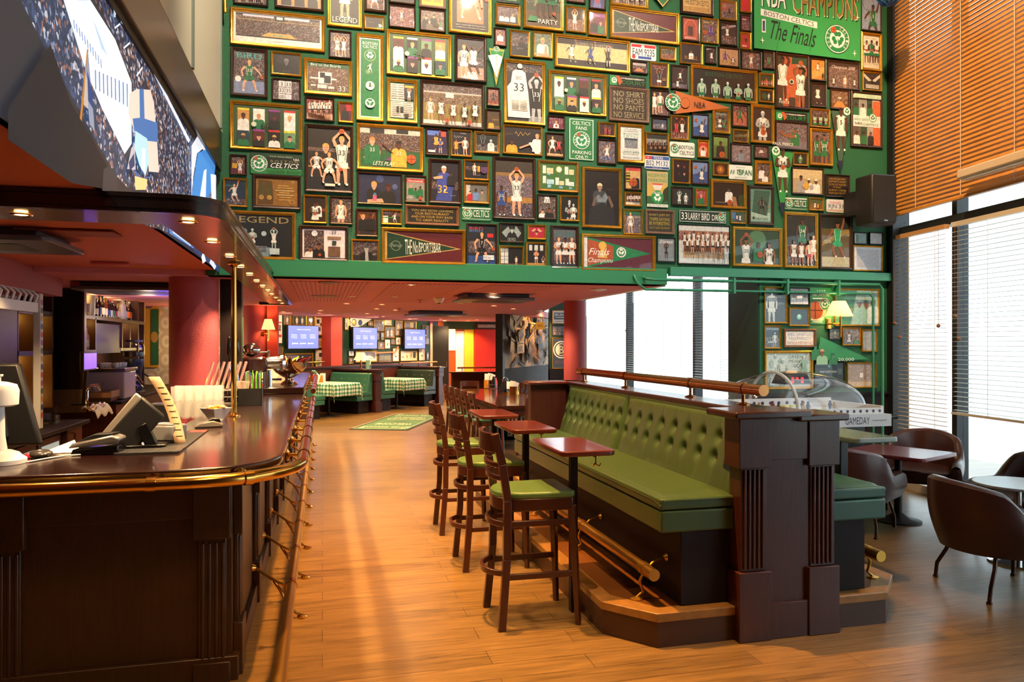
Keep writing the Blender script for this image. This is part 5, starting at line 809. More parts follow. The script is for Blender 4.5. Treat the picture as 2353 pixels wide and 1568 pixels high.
def sensor(u,v,z,lab):
    t=T('smoke_detector',lab,'smoke detector',onceil(u,v,z)); m=MB(); m.lathe([(.045,-.07),(.06,-.05),(.075,-.025),(.08,0)],(0,0,0),18); m.build('body',white,t); m=MB(); m.lathe([(.02,-.085),(.035,-.07)],(0,0,0),12); m.build('sensor_dome',dgrey,t)
sensor(1008,684,ZC,'white smoke detector on the red ceiling')
for u,v,l in [(965,688,'small pink sprinkler beside the white smoke detector'),(918,708,'small pink sprinkler near the far lights')]:
    t=T('sprinkler',l,'sprinkler',onceil(u,v,ZC)); m=MB(); m.lathe([(.05,0),(.05,-.015),(.015,-.02),(.015,-.05)],(0,0,0),12); m.build('body',mat('pink_plastic','#c8747a',.5),t)
t=T('access_panel','flat red access hatch in the ceiling above the bar','hatch',onceil(160,531,ZB)); m=MB(); m.box(-.28,.28,-.13,.13,-.012,0); m.build('cover',mat('hatch_red','#94402f',.6),t,bev=.003)
t=T('ceiling_bracket','red metal bracket under the bar ceiling','bracket',onceil(235,648,ZC)); m=MB(); m.box(-.3,.3,-.06,.06,-.05,0); m.build('bracket',red_sq,t,bev=.004)
t=T('ceiling_bracket','slim red sprinkler plate under the bar ceiling','bracket',onceil(253,602,ZB)); m=MB(); m.box(-.15,.15,-.04,.04,-.02,0); m.build('bracket',red_sq,t,bev=.004)
# red columns
def column(x,y,r,z1,lab):
    t=T('round_column',lab,'column',(x,y,0)); m=MB(); m.lathe([(r,0),(r,z1)],(0,0,0),40); m.build('shaft',red_col,t,smooth=60); return t
column(-1.27,8.18,.235,ZB,'thick red textured column behind the bar counter')
column(3.86,11.15,.17,ZC,'red column in front of the bright blinds')
m=MB(); m.box(-1.03,-.82,8.25,8.4,0,ZC); ST('trim_9',m,blackw)
# =================== back bar and everything standing on the counter
XB_=-2.8
def glassware(name,prof,m_=glass): pass
# cabinet with bottle shelf, along X=-2.8
bb=T('back_bar_cabinet','dark wood back bar with lit bottle shelf and open compartments','back bar',(XB_,10.1,0))
def yv(u): return Px(u,HZ,XB_).y-10.1
y1=yv(195); y2=yv(318); y3=yv(331); zs=lambda u,v: Px(u,v,XB_).z
zsh=zs(260,735); zt=ZB-.05
m=MB(); m.box(-.42,-.4,y1,y3,.932,zt); m.build('back_panel',mat('lit_shelf_back','#6b4a2c',.5,var=.3,vs=7,vstretch=(12,12,1)),bb)
for nm,ya in (('upright',y1),('upright',y2),('upright',y3)):
    m=MB(); m.box(-.4,0,ya-.02,ya+.02,.932,zt); m.build(nm,wood_shelf,bb,bev=.003)
m=MB(); m.box(-.4,0,y1,y3,zsh-.025,zsh+.025); m.build('bottle_shelf',wood_shelf,bb,bev=.003)
m=MB(); m.box(-.4,.02,y1-.6,y3+.4,zt,ZB); m.build('cornice',wood_v,bb,bev=.004)
for u in (220,281,299):
    m=MB(); ya=yv(u); m.box(-.4,0,ya-.02,ya+.02,zs(u,835 if u==220 else 800),zsh); m.build('divider',wood_shelf,bb)
m=MB(); m.box(-.4,-.0,y1,yv(220),zs(208,808)-.02,zs(208,808)+.02); m.build('compartment_floor',wood_shelf,bb)
m=MB(); m.box(-.4,-.02,yv(281),y3,zs(300,803)-.02,zs(300,803)+.02); m.build('compartment_floor',wood_shelf,bb)
m=MB(); m.box(-.1,-.02,yv(224),yv(280),zs(250,812),zs(250,745)); m.build('purple_door',mat('violet_lit_door','#2e1f4a',.5,spec=.3),bb)
for f in (.2,.4,.6,.8): 
    m=MB(); m.lathe([(.001,-.002),(.025,-.002),(.03,.0)],(-.2,y1+(y2-y1)*f,zt),10,cap=False); m.build('shelf_lamp',lamp_on,bb)
# worktop under it
wt=T('back_counter','dark back counter below the bottle shelf with cupboards','counter',(XB_,10.1,0))
zw=.93
m=MB(); m.box(-.42,.38,yv(201),y3+1.1,zw-.04,zw); m.build('worktop',blackw,wt,bev=.005); m=MB(); m.box(-.4,.32,yv(201),y3+1.1,0,zw-.04); m.build('cupboard',wood_v,wt,bev=.004)
# dark end panel
p0=Px(198,HZ,XB_); t=T('tall_side_panel','tall black wood panel with a steel plate at its foot, beside the bottle shelf','panel',(XB_,10.02,0))
m=MB(); m.box(-.72,.0,-.03,.03,.95,2.28); m.build('board',mat('near_black_veneer','#17100d',.4,var=.3,vs=8,vstretch=(12,12,1)),t); m=MB(); m.box(-.72,0,-.034,.034,.82,1.1); m.build('steel_plate',mat('dull_steel','#8a8684',.45,.7),t); m=MB(); m.box(0,.02,-.04,.04,.82,2.28); m.build('edge_strip',wood_shelf,t)
# left niche unit
nc=T('niche_shelf_unit','tall wooden shelf unit with warm lit niches at the far left of the bar','shelf unit',(-3.05,8,0))
def nyv(u): return Px(u,HZ,-3.05).y-8
m=MB(); m.box(-.45,-.43,nyv(-40),nyv(124),.9,ZB); m.build('back_panel',MATS['lit_shelf_back'],nc)
for u in (-40,41,78,121):
    m=MB(); ya=nyv(u); m.box(-.43,0,ya-.02,ya+.02,.9,2.2); m.build('upright',wood_shelf,nc)
for v,u in ((718,80),(812,80)):
    m=MB(); z=Px(u,v,-3.05).z; m.box(-.43,0,nyv(41),nyv(121),z-.025,z+.025); m.build('shelf',wood_shelf,nc)
m=MB(); m.box(-.44,.0,nyv(-40),nyv(41),.9,2.2); m.build('cupboard_front',wood_shelf,nc)
# low fridge counter in front of it
fc=T('fridge_counter','low dark counter with glass door bottle fridge and brass handled cupboard','counter',(-2.72,7.4,0))
zf=Px(150,955,-2.3).z
m=MB(); m.box(-.6,.42,-2.6,1.05,.84,.88); m.build('worktop',blackw,fc,bev=.006); m=MB(); m.box(-.6,.36,.55,1.0,0,.84); m.build('cupboard',wood_v,fc,bev=.004); m=MB(); m.box(-.6,.3,-2.6,.55,0,.84); m.build('fridge_body',black,fc)
for k in (-.1,-.72):
    m=MB(); m.box(.3,.33,k,k+.56,.1,.8); fd=m.build('fridge_door',steel,fc,bev=.004); m=MB(); m.box(.331,.335,k+.06,k+.5,.16,.74); m.build('pane',mat('fridge_glass','#9fb0b4',.08,emit=.25,ecol='#cfe4ea'),fd)
m=MB(); m.tube([(.36,.66,.62),(.39,.66,.62),(.39,.66,.78),(.36,.66,.78)],.008,8); m.build('handle',brass,fc)
# bottles on the shelf
def bottle(name,lab,cat,loc,h,r,m_,cap,lbl,grp,kind=0):
    t=T(name,lab,cat,loc,0,grp); m=MB()
    if kind==0: pr=[(r*.95,0),(r,h*.03),(r,h*.55),(r*.85,h*.66),(r*.36,h*.78),(r*.34,h*.95),(r*.4,h*.96),(r*.4,h)]
    elif kind==1: pr=[(r*.95,0),(r,h*.03),(r,h*.68),(r*.6,h*.76),(r*.35,h*.8),(r*.35,h)]
    else: pr=[(r*.8,0),(r*.85,h*.05),(r*1.02,h),(r*.96,h),(r*.8,h*.08)]
    m.lathe(pr,(0,0,0),14); m.build('body',m_,t,smooth=50)
    if lbl: m=MB(); m.lathe([(r*1.02,h*.14),(r*1.02,h*.46)],(0,0,0),14,cap=False); m.build('paper_label',lbl,t)
    if cap: m=MB(); m.lathe([(r*.44,h*.93),(r*.44,h*1.01),(.001,h*1.015)],(0,0,0),10,cap=False); m.build('cap',cap,t)
    return t
PL=lambda n,c:mat(n,c,.5)
BS=[(201,.34,.035,'clear',None,'white','tall slim clear bottle at the start of the bottle shelf'),(209,.27,.055,'beerglass',None,None,'large beer glass with a pale label on the bottle shelf'),(220,.24,.03,'dark','black','white','short dark bottle beside the large beer glass'),(227,.29,.034,'dark','blue','blue','dark bottle with a blue label, first of the beer row'),(234,.29,.034,'dark','black','white','dark bottle with a black and white label in the beer row'),(241,.28,.034,'amber','gold','white','amber bottle with a gold cap in the beer row'),(248,.25,.032,'dark','black','blue','dark bottle before the red capped ones'),(253,.25,.032,'dark','red','white','dark bottle with a red cap and white label'),(258,.25,.032,'dark','white','green','dark bottle with a pale cap and green label'),(264,.25,.032,'dark','red','red','dark bottle with a red cap and pink label'),(271,.26,.036,'clear','black','white','clear bottle with a pale label beside the frosted one'),(281,.33,.05,'frost','black',None,'frosted white square-shouldered bottle'),(287,.3,.034,'dark','black','white','slim bottle half behind the frosted white one'),(297,.29,.04,'dark','white','orange','dark bottle with an orange label near the shelf end'),(304,.32,.045,'dark','green','white','dark bottle with a bright green cap at the shelf end'),(309,.24,.03,'dark','black','blue','last short dark bottle on the bottle shelf')]
GM={'clear':glass,'dark':mat('brown_beer_glass','#1d0f08',.08,coat=.5),'amber':mat('amber_beer_glass','#7a4a12',.08,coat=.5),'frost':mat('frosted_bottle','#dcdcd8',.4),'beerglass':mat('cream_beer_glass','#d8cfae',.2)}
CM={'white':PL('paper_white','#e4e2dc'),'blue':PL('label_blue','#2a4a8a'),'red':PL('cap_red','#c02a30'),'green':PL('cap_green','#1f9a4a'),'black':black,'gold':brass,'orange':PL('label_orange','#d8702a')}
for u,h,r,g,c,l,lab in BS:
    yy=Px(u,HZ,XB_-.12).y; bottle('bottle',lab,'bottle',(XB_-.12,yy,zsh+.0265),h,r,GM[g],CM.get(c),CM.get(l),'bottles on the back bar shelf',2 if g=='beerglass' else (1 if g=='frost' else 0))
t0=None
for i,u in enumerate((199,204,209,214)):
    bottle('bottle',['first','second','third','last'][i]+' of four pale pink bottles in the low compartment under the bottle shelf','bottle',(XB_-.1,Px(u,HZ,XB_-.1).y,zs(208,808)+.0215),.27,.032,mat('pink_bottle','#c49a8a',.15),None,CM['white'],'pink bottles in the compartment')
pz=zs(300,803)+.0215
sa=T('saucer','white saucer at the bottom of the stack in the compartment','saucer',(XB_-.12,Px(288,HZ,XB_-.12).y,pz),0,'saucers stacked in the compartment'); m=MB(); m.lathe([(.04,0),(.075,.012),(.075,.015),(.04,.004)],(0,0,0),18); m.build('saucer',white,sa,smooth=60)
for i in range(1,9): dup(sa,sa.location+V((0,0,.017*i)),0,'white saucer %s in the compartment stack'%['','just above the lowest','third from the bottom','fourth from the bottom','in the middle','sixth from the bottom','third from the top','second from the top','on top'][i])
cu=T('cup','white cup lying lowest in the pile of cups beside the saucers','cup',(XB_-.12,Px(306,HZ,XB_-.12).y,pz),0,'white cups beside the saucers'); m=MB(); m.lathe([(.025,0),(.04,.02),(.045,.065),(.041,.065),(.03,.01)],(0,0,0),16); m.build('bowl',white,cu,smooth=60); m=MB(); m.tube([(.04,0,.05),(.065,0,.05),(.065,0,.02),(.036,0,.02)],.005,6); m.build('handle',white,cu)
dup(cu,cu.location+V((0,0,.067)),1,'white cup in the middle of the pile beside the saucers'); dup(cu,cu.location+V((0,0,.134)),2.5,'white cup on top of the pile beside the saucers')
# beer pitcher advert glasses in the narrow end bay, framed card
t=T('glass_jar','tall amber lit jar in the narrow end bay of the back bar','jar',(XB_-.15,Px(324,HZ,XB_-.15).y,zsh+.025)); m=MB(); m.lathe([(.06,0),(.065,.3),(.06,.3),(.055,.01)],(0,0,0),16); m.build('jar',mat('golden_jar','#c8a468',.2,coat=.4),t)
t=T('framed_card','pale framed card standing in the end bay under the jar','card',(XB_-.08,Px(325,HZ,XB_-.08).y,zs(324,803))); m=MB(); m.box(-.01,.01,-.16,.16,0,.3); m.build('frame',white,t,bev=.004); m=MB(); m.box(.01,.012,-.13,.13,.03,.27); m.build('print',mat('grey_print','#a8a098',.6,var=.6,vs=20),t)
# coffee machine, grinder, cups, screens
cp=Pz(250,906,zw); ex=T('coffee_machine','white and steel espresso machine on the back counter','coffee machine',(-2.66,Px(261,HZ,-2.66).y,zw+.002))
m=MB(); m.box(-.25,.2,-.3,.3,0,.36); m.build('body',mat('pale_machine_panel','#c9cbe0',.3),ex,bev=.02); m=MB(); m.box(-.26,.21,-.31,.36,.36,.4); m.build('cup_tray',steel,ex,bev=.006)
m=MB(); m.lathe([(.08,0),(.08,.1),(.05,.13)],(.1,.42,.24),16,(0,1,0)); m.tube([(.1,.4,.3),(.16,.5,.26),(.2,.6,.16)],.03,10); m.build('brew_group',chrome,ex); m=MB(); m.box(-.1,.24,.34,.68,0,.06); m.build('drip_tray',black,ex,bev=.01); m=MB(); m.lathe([(.06,0),(.07,.05),(.05,.14),(.055,.15)],(.1,.52,.06),14); m.build('jug',mat('dark_coffee_glass','#1a1210',.06,coat=.6),ex)
for i,(dx,dy) in enumerate([(-.1,-.2),(.06,-.2),(-.1,-.05),(.06,-.05),(-.1,.1),(.06,.1),(.06,.24)]):
    dup(cu,ex.location+V((dx,dy,.4)),2+i,'white cup on top of the espresso machine, '+['back row first','front row first','back row second','front row second','back row third','front row third','front row last'][i],'cups on the espresso machine')
gr=T('coffee_grinder','black coffee grinder with glass hopper beside the espresso machine','grinder',(-2.6,Px(308,HZ,-2.6).y,zw+.002)); m=MB(); m.lathe([(.12,0),(.12,.1),(.09,.14),(.1,.36),(.13,.44),(.13,.5)],(0,0,0),18); m.build('body',mat('blue_black_plastic','#25303e',.35),gr); m=MB(); m.lathe([(.09,.5),(.14,.56),(.14,.68),(.1,.74)],(0,0,0),18); m.build('hopper',glass,gr); m=MB(); m.lathe([(.13,.53),(.13,.6)],(0,0,0),18); m.build('beans',mat('coffee_beans','#1a0e08',.4),gr); m=MB(); m.lathe([(.11,.74),(.11,.77)],(0,0,0),18); m.build('lid',black,gr); m=MB(); m.bar((.1,0,.3),(.3,.08,.16),.03,.02); m.build('lever',black,gr)
sc=T('small_monitor','small purple lit monitor on the back counter beside the espresso machine','monitor',(-2.66,Px(203,HZ,-2.66).y,zw+.002)); z0=Px(209,847,-2.7).z-zw; z1=Px(209,812,-2.7).z-zw; m=MB(); m.box(-.02,.02,-.26,.26,z0-.02,z1+.02); m.build('bezel',black,sc,bev=.006); m=MB(); m.box(.02,.022,-.24,.24,z0,z1); m.build('display',mat('purple_display','#7a4ad8',.3,emit=1.3,ecol='#8a5af0',var=.4,vs=4),sc); m=MB(); m.bar((-.02,0,z0),(-.05,0,.02),.06,.03); m.box(-.15,.1,-.12,.12,0,.02); m.build('stand',black,sc)
dr=T('glass_rack','beige dishwasher rack with glasses on the back counter','rack',(-2.72,Px(230,HZ,-2.72).y,zw+.002)); m=MB(); m.box(-.2,.2,-.3,.3,0,.05); m.build('steel_tray',steel,dr,bev=.006); m=MB(); 
for i in range(9): m.box(-.19,.19,-.28+i*.07-.006,-.28+i*.07+.006,.05,.11)
m.box(-.2,-.18,-.29,.29,.05,.13); m.box(.18,.2,-.29,.29,.05,.13); m.build('basket',mat('beige_plastic','#c9b08c',.5),dr)
tap=T('tap','curved chrome tap beside the purple monitor','tap',(-2.47,Px(200,HZ,-2.47).y,zw+.002)); m=MB(); m.tube([(0,0,0),(0,0,.2),(.02,.05,.26),(.06,.14,.26),(.08,.18,.2)],.014,10); m.build('spout',chrome,tap)
def tumbler(loc,lab,grp,h=.11,r=.036,name='glass_tumbler'):
    t=T(name,lab,'glass',loc,0,grp); m=MB(); m.lathe([(r*.8,0),(r*.84,.004),(r,h),(r*.93,h),(r*.76,.012),(.001,.012)],(0,0,0),14); m.build('glass',glass_t,t,smooth=50); return t
tumbler((-2.72,Px(222,HZ,-2.72).y,zw+.114),'clear glass by the chrome tap, nearer the monitor','glasses by the tap'); tumbler((-2.72,Px(236,HZ,-2.72).y,zw+.114),'clear glass by the chrome tap, nearer the espresso machine','glasses by the tap')
cl=T('bar_towel','crumpled white towel over the back counter edge','towel',(-2.42,Px(225,HZ,-2.42).y,zw)); m=MB(); m.grid(14,8,lambda a,b:((b-.5)*.16,(a-.5)*.6,.02+.022*math.sin(a*13+b*5)+.014*math.sin(b*17)-max(0,b-.75)*.3)); o_=m.build('cloth',white,cl,smooth=60); o_.modifiers.new('s','SOLIDIFY').thickness=.008
# niche glassware
def stemglass(loc,lab,grp=None,k=1.0,inv=False):
    t=T('wine_glass',lab,'glass',loc,0,grp); pr=[(.035*k,0),(.033*k,.004),(.005*k,.012),(.005*k,.09*k),(.03*k,.12*k),(.042*k,.16*k),(.036*k,.22*k),(.034*k,.22*k),(.039*k,.16*k),(.004*k,.115*k)]
    h=.22*k; pr=[(r,h-z) for r,z in pr] if inv else pr; m=MB(); m.lathe(pr,(0,0,0),16); m.build('glass',glass,t,smooth=60); return t
zn=Px(80,812,-3.05).z+.028
t=T('glass_vase','tall clear carafe with a flared lip in the lit niche','carafe',(-3.2,Px(51,HZ,-3.2).y,zn)); m=MB(); m.lathe([(.08,0),(.105,.05),(.1,.13),(.04,.2),(.035,.3),(.09,.36),(.085,.36),(.03,.3),(.035,.2),(.09,.12)],(0,0,0),20); m.build('glass',glass,t,smooth=60)
tumbler((-3.2,Px(50,HZ,-3.2).y,Px(80,718,-3.05).z+.025),'small clear glass alone on the top niche shelf',None,.13,.045)
for i,(u,lab) in enumerate([(76,'inverted wine glass on the fridge counter, nearest the sticker post'),(92,'inverted wine glass on the fridge counter, next to the glass mug')]): stemglass((-2.6,Px(u,HZ,-2.6).y,.881),lab,'wine glasses on the fridge counter',1.0,True)
t=T('glass_mug','round handled glass mug lying on the fridge counter','mug',(-2.55,Px(111,HZ,-2.55).y,.881)); m=MB(); m.lathe([(.06,0),(.065,.16),(.06,.16),(.055,.01)],(0,0,0),18); m.build('glass',glass,t); m=MB(); m.tube([(.06+.05*math.sin(a/8*PI),0,.03+.1*a/8) for a in range(9)],.01,8); m.build('handle',glass,t)
t=T('candle_cup','small steel cup on the fridge counter','cup',(-2.5,Px(128,HZ,-2.5).y,.881)); m=MB(); m.lathe([(.06,0),(.06,.012),(.035,.014),(.035,.08),(.03,.08)],(0,0,0),16); m.build('cup',steel,t)
# sticker post and white rack top-left
sp_=Px(87,HZ,-2.5); t=T('sticker_post','pale metal post covered with round badge stickers','post',(-2.5,sp_.y,.88)); zt2=Px(87,675,-2.5).z-.88; m=MB(); m.box(-.03,.03,-.035,.035,0,zt2); m.build('post',mat('pale_metal','#d8d4cc',.4),t,bev=.004)
for i in range(15):
    m=MB(); m.lathe([(.001,0),(.03,0)],(.0312,0,.12+i*(zt2-.2)/14),12,(1,0,0),cap=False); m.build('sticker',PL('sticker_%d'%(i%5),['#c8484a','#2a4a80','#c8a060','#3a6a4a','#a85a8a'][i%5]),t)
t=T('dish_rack','white slatted rack hanging under the red soffit box','rack',(-2.5,6.4,0)); zz=Px(40,690,-2.5).z; m=MB(); m.box(-.02,.02,-2.6,Px(82,HZ,-2.5).y-6.4,zz-.09,zz); m.build('rail',white,t,bev=.004); m=MB()
for i in range(24):
    y=Px(80,HZ,-2.5).y-6.4-i*.13; m=MB(); m.tube([(0,y,zz),(.02,y,zz+.06),(-.02,y,zz+.1),(-.12,y,zz+.11)],.012,6); m.build('hoop',white,t)
# wallpaper wall, pass counter, jersey behind column
m=MB(); m.box(-3.6,-1.2,14.6,14.7,0,ZC)
def wallpaper():
    w=bpy.data.materials.new('pale_ogee_wallpaper'); w.use_nodes=True; nt=w.node_tree; b=nt.nodes['Principled BSDF']; N=nt.nodes.new; L=nt.links.new
    tc=N('ShaderNodeTexCoord'); mp=N('ShaderNodeMapping'); mp.inputs['Scale'].default_value=(4,1,3); L(tc.outputs['Object'],mp.inputs[0]); vo=N('ShaderNodeTexVoronoi'); vo.inputs['Randomness'].default_value=.1; vo.inputs['Scale'].default_value=1; L(mp.outputs[0],vo.inputs[0])
    wv=N('ShaderNodeMath'); wv.operation='SINE'; mu=N('ShaderNodeMath'); mu.operation='MULTIPLY'; mu.inputs[1].default_value=28; L(vo.outputs['Distance'],mu.inputs[0]); L(mu.outputs[0],wv.inputs[0])
    r=N('ShaderNodeValToRGB'); r.color_ramp.elements[0].color=lin('#b9ac98'); r.color_ramp.elements[1].color=lin('#d8d0c0'); L(wv.outputs[0],r.inputs[0]); L(r.outputs[0],b.inputs['Base Color']); return w
ST('wall_bar_end',m,wallpaper())
js=T('sports_jersey','yellow and green sleeveless jersey hanging beside the wallpaper','jersey',tuple(Py(338,775,14.575))); js.scale=(.62,1,1)
m=MB(); m.prism([(-.33,-.55),(.3,-.55),(.3,.25),(.36,.5),(.22,.6),(.08,.52),(-.1,.52),(-.22,.6),(-.36,.5),(-.33,.25)],-.02,.02,'y'); m.build('yellow_cloth',mat('jersey_yellow','#c8962a',.8),js,bev=.01); m=MB(); m.box(.1,.31,-.03,-.021,-.5,.5); m.build('green_panel',mat('jersey_green','#235a3a',.8),js); m=MB(); m.lathe([(.001,0),(.1,0)],(.2,-.032,.0),16,(0,-1,0),cap=False); m.build('round_patch',mat('patch_tan','#a8843c',.7),js)
ps=T('serving_counter','far kitchen serving counter with yellow front behind the column','counter',tuple(Pz(372,862,.95))); m=MB(); m.box(-.8,.9,-.1,.5,-.04,0); m.build('worktop',blackw,ps); m=MB(); m.box(-.8,.9,-.05,.5,-.9,-.04); m.build('front',mat('yellow_front','#c8a83a',.5),ps)
for u,h,c,lab in [(352,.3,'#e4e2da','white salt tub on the far serving counter'),(366,.16,'#3a4a9a','blue and red carton on the far serving counter'),(378,.12,'#e8e4d8','short white tub on the far serving counter')]:
    q=Pz(u,862,.95); t=T('food_tub',lab,'container',tuple(q)); m=MB(); m.lathe([(.045,0),(.05,h*.7),(.03,h*.8),(.03,h)],(0,.1,.002),12); m.build('body',mat('tub'+c[1:],c,.4),t)
# ---- things on the counter
def onC(u,v,z=CT): p=Pz(u,v,z); return (p.x,p.y,z+.0015)
# white blender-like dispenser and black monitor, front left
q=onC(2,1066); wd=T('juice_press','white lever juice press on the bar counter','press',q)
m=MB(); m.lathe([(.165,0),(.165,.025),(.13,.045),(.115,.06),(.07,.075)],(0,0,0),28); m.build('base',white,wd,smooth=50); m=MB(); m.lathe([(.07,.07),(.055,.16),(.05,.33)],(-.03,0,0),20); m.build('column',white,wd,smooth=50)
m=MB(); m.lathe([(.1,.33),(.13,.34),(.135,.42),(.12,.455),(.06,.47),(.02,.475)],(-.02,0,0),26); m.build('head',white,wd,smooth=50); m=MB(); m.lathe([(.015,.47),(.015,.5),(.028,.505),(.028,.515)],(-.015,0,0),12); m.build('knob',white,wd)
wd.scale=(.64,.64,.82)
q=onC(20,1045); mo=T('till_monitor','large black till monitor seen from behind at the left edge','monitor',(q[0]-.24,q[1]+.38,CT)); 
m=MB(); m.prism([(-.3,0),(-.26,.46),(.16,.46),(.27,-.0)],-.03,.03,'y'); m.build('case',black,mo,bev=.015); m=MB(); m.prism([(-.2,.05),(-.2,.38),(.08,.38),(.12,.05)],-.06,-.03,'y'); m.build('rear_cover',mat('soft_black','#222226',.5),mo,bev=.01); m=MB()
for i in range(8): m.box(-.16+i*.02,-.15+i*.02,-.064,-.06,.3,.36)
m.build('vent_slots',dgrey,mo)
# mouse, papers
q=onC(93,1052); mm=T('computer_mouse','dark computer mouse with a red glow on the counter','mouse',q); m=MB(); m.ball((0,0,.018),.055,8,.4); m.build('shell',mat('mouse_grey','#3c3634',.25,coat=.5),mm); m=MB(); m.ball((-.045,-.02,.015),.02,6,.6); m.build('red_light',mat('red_glow','#d02020',.3,emit=1),mm)
t=T('paper_slip','folded white paper beside the computer mouse','paper',onC(132,1040)); m=MB(); m.add([(-.08,-.05,.001),(.08,-.04,.001),(.09,.05,.001),(-.07,.05,.001),(.05,.1,.05)],[(0,1,2,3),(3,2,4)]); m.build('sheet',white,t)
t=T('power_cable','white cable lying along the counter edge','cable'); m=MB(); m.tube([onC(60,1063,CT+.004),onC(110,1054,CT+.004),onC(150,1048,CT+.004),onC(185,1046,CT+.004)],.004,6); m.build('cable',white,t)
# card terminal, till screen tilted
q=onC(222,1044); ct=T('card_terminal','black and silver card terminal on the counter before the till','card reader',q,-.1); m=MB(); m.prism([(-.11,0),(.12,0),(.12,.05),(-.1,.03)],-.05,.05,'y'); m.build('base',black_g,ct,bev=.008); m=MB(); m.prism([(-.12,.035),(.12,.06),(.13,.085),(.09,.1),(-.1,.06)],-.055,.055,'y'); m.build('body',mat('silver_edge','#8a8684',.3,.5),ct,bev=.01); m=MB(); m.prism([(-.09,.065),(.08,.1),(.1,.11),(.0,.105)],-.04,.04,'y'); m.build('keypad',black,ct,bev=.005)
q=onC(330,1030); ts=T('till_screen','tilted till touch screen with silver edge seen from its side','till',(q[0]-.03,q[1]+.03,CT),.08); ts.scale=(.7,.7,.78)
m=MB(); m.bar((-.17,0,.03),(.07,0,.31),.24,.04,(0,1,0)); m.build('panel',mat('silver_bezel','#a09890',.35,.4),ts,bev=.01); m=MB(); m.bar((-.13,0,.03),(.1,0,.29),.22,.06,(0,1,0)); m.build('rear_case',black,ts,bev=.015); m=MB(); m.bar((.02,0,.16),(.1,0,.0),.1,.08); m.box(-.08,.2,-.1,.1,0,.025); m.build('foot',black_g,ts,bev=.006)
q=onC(392,1020); rp_=T('receipt_printer','grey receipt printer behind the paper menu','printer',(q[0]-.02,q[1]+.06,CT+.014),-.4); m=MB(); m.box(-.07,.07,-.07,.07,0,.09); m.build('body',grey,rp_,bev=.01); m=MB(); m.box(-.06,.06,-.06,.03,.09,.1); m.build('lid',mat('silver_lid','#a8a49c',.3,.4),rp_,bev=.004)
q=onC(372,985); t=T('black_box','small black printer box behind the till screen','box',(q[0],q[1],CT)); m=MB(); m.box(-.07,.07,-.08,.08,0,.17); m.build('body',black,t,bev=.008)
# bar mats
t=T('bar_mat','black ribbed bar mat with red ends on the counter','mat',(0,0,CT)); a,b=V(onC(416,1038)),V(onC(478,990)); ax=(b-a).normalized(); sd=V((-ax.y,ax.x,0)); mb=MB()
Q=[a,b,b+sd*.12,a+sd*.12]; mb.prism([(p.x,p.y) for p in Q],.0005,.006,'z'); mb.build('rubber',black,t)
mb=MB(); 
for k in (0,.85): P=[a+(b-a)*(k+.02),a+(b-a)*(k+.13),a+(b-a)*(k+.13)+sd*.1,a+(b-a)*(k+.02)+sd*.1]; mb.prism([(p.x,p.y) for p in P],.006,.0068,'z')
mb.build('red_end',mat('mat_red','#c8322a',.6),t)
t=T('drip_grid','black slatted drip grid along the inner counter edge','grid',(0,0,CT)); a=V(onC(262,1048)); b=V(onC(410,1042)); mb=MB()
for i in range(26): p=a.lerp(b,i/25); mb.box(p.x-.004,p.x+.004,p.y,p.y+.16,0.0005,.012)
mb.box(a.x,b.x,a.y+.0,a.y+.008,.0005,.012); mb.box(a.x,b.x,a.y+.152,a.y+.16,.0005,.012); mb.build('slats',dgrey,t)
# tall paper menu strip
q=V(onC(414,1022)); r=Px(352,866,q.x-.12); t=T('paper_menu','long curled paper menu strip leaning on the till','menu',tuple(q)); mb=MB()
tp=Py(352,866,q.y+.1)-q
mb.grid(1,12,lambda a,b:((tp.x)*b+(a-.5)*.06+.02*math.sin(b*3),.1*b+.03*math.sin(b*PI),tp.z*b)); o=mb.build('sheet',mat('kraft_menu_paper','#c9a582',.7,var=.2,vs=30),t,smooth=60); o.modifiers.new('s','SOLIDIFY').thickness=.002
mb=MB(); 
for i in range(9): b=.12+i*.09; mb.bar((tp.x*b-.015+.02*math.sin(b*3),.1*b+.03*math.sin(b*PI)-.004,tp.z*b),(tp.x*b+.02+.02*math.sin(b*3),.1*b+.03*math.sin(b*PI)-.004,tp.z*b),.002,.006,(0,1,0))
mb.build('printed_lines',mat('menu_ink','#5a6a3a',.7),t)
# stacked tumblers
base=V(onC(450,962)); n=0
rows=['near row','second row','third row','far row']; cols=['leftmost','second','middle','fourth','rightmost']
for lv in range(2):
    for r in range(3):
        for c in range(5):
            tumbler((base.x-.145+c*.0715+.02*(r%2),base.y+r*.071,CT+.0015+lv*.1225),'upturned beer tumbler, %s of the %s, %s layer of the stack'%(cols[c],rows[r],['bottom','top'][lv]),'stacked tumblers by the pole',.12,.034)
# snack bowl, card reader
q=onC(496,966); t=T('snack_bowl','square white bowl of wrapped sweets on the counter','bowl',q); mb=MB(); mb.prism([(-.05,-.05),(.05,-.05),(.05,.05),(-.05,.05)],0,.004); mb.lathe([(.05,0),(.115,.09),(.108,.09),(.045,.006)],(0,0,0),4,cap=False); mb.build('bowl',white,t)
CC=[mat('candy_%d'%i,c,.4) for i,c in enumerate(['#d8a030','#e0b890','#c87a3a','#e8d8c0'])]
for i in range(14):
    c=T('wrapped_sweet',['orange','peach coloured','brown','cream coloured'][i%4]+' wrapped sweet in the square white bowl','sweet',(q[0]+random.uniform(-.06,.06),q[1]+random.uniform(-.06,.06),CT+.085+random.uniform(0,.02)),random.uniform(0,3),'wrapped sweets in the white bowl'); mb=MB(); mb.ball((0,0,0),.018,5,.7); mb.bar((-.035,0,0),(.035,0,0),.012,.004); mb.build('wrapper',CC[i%4],c)
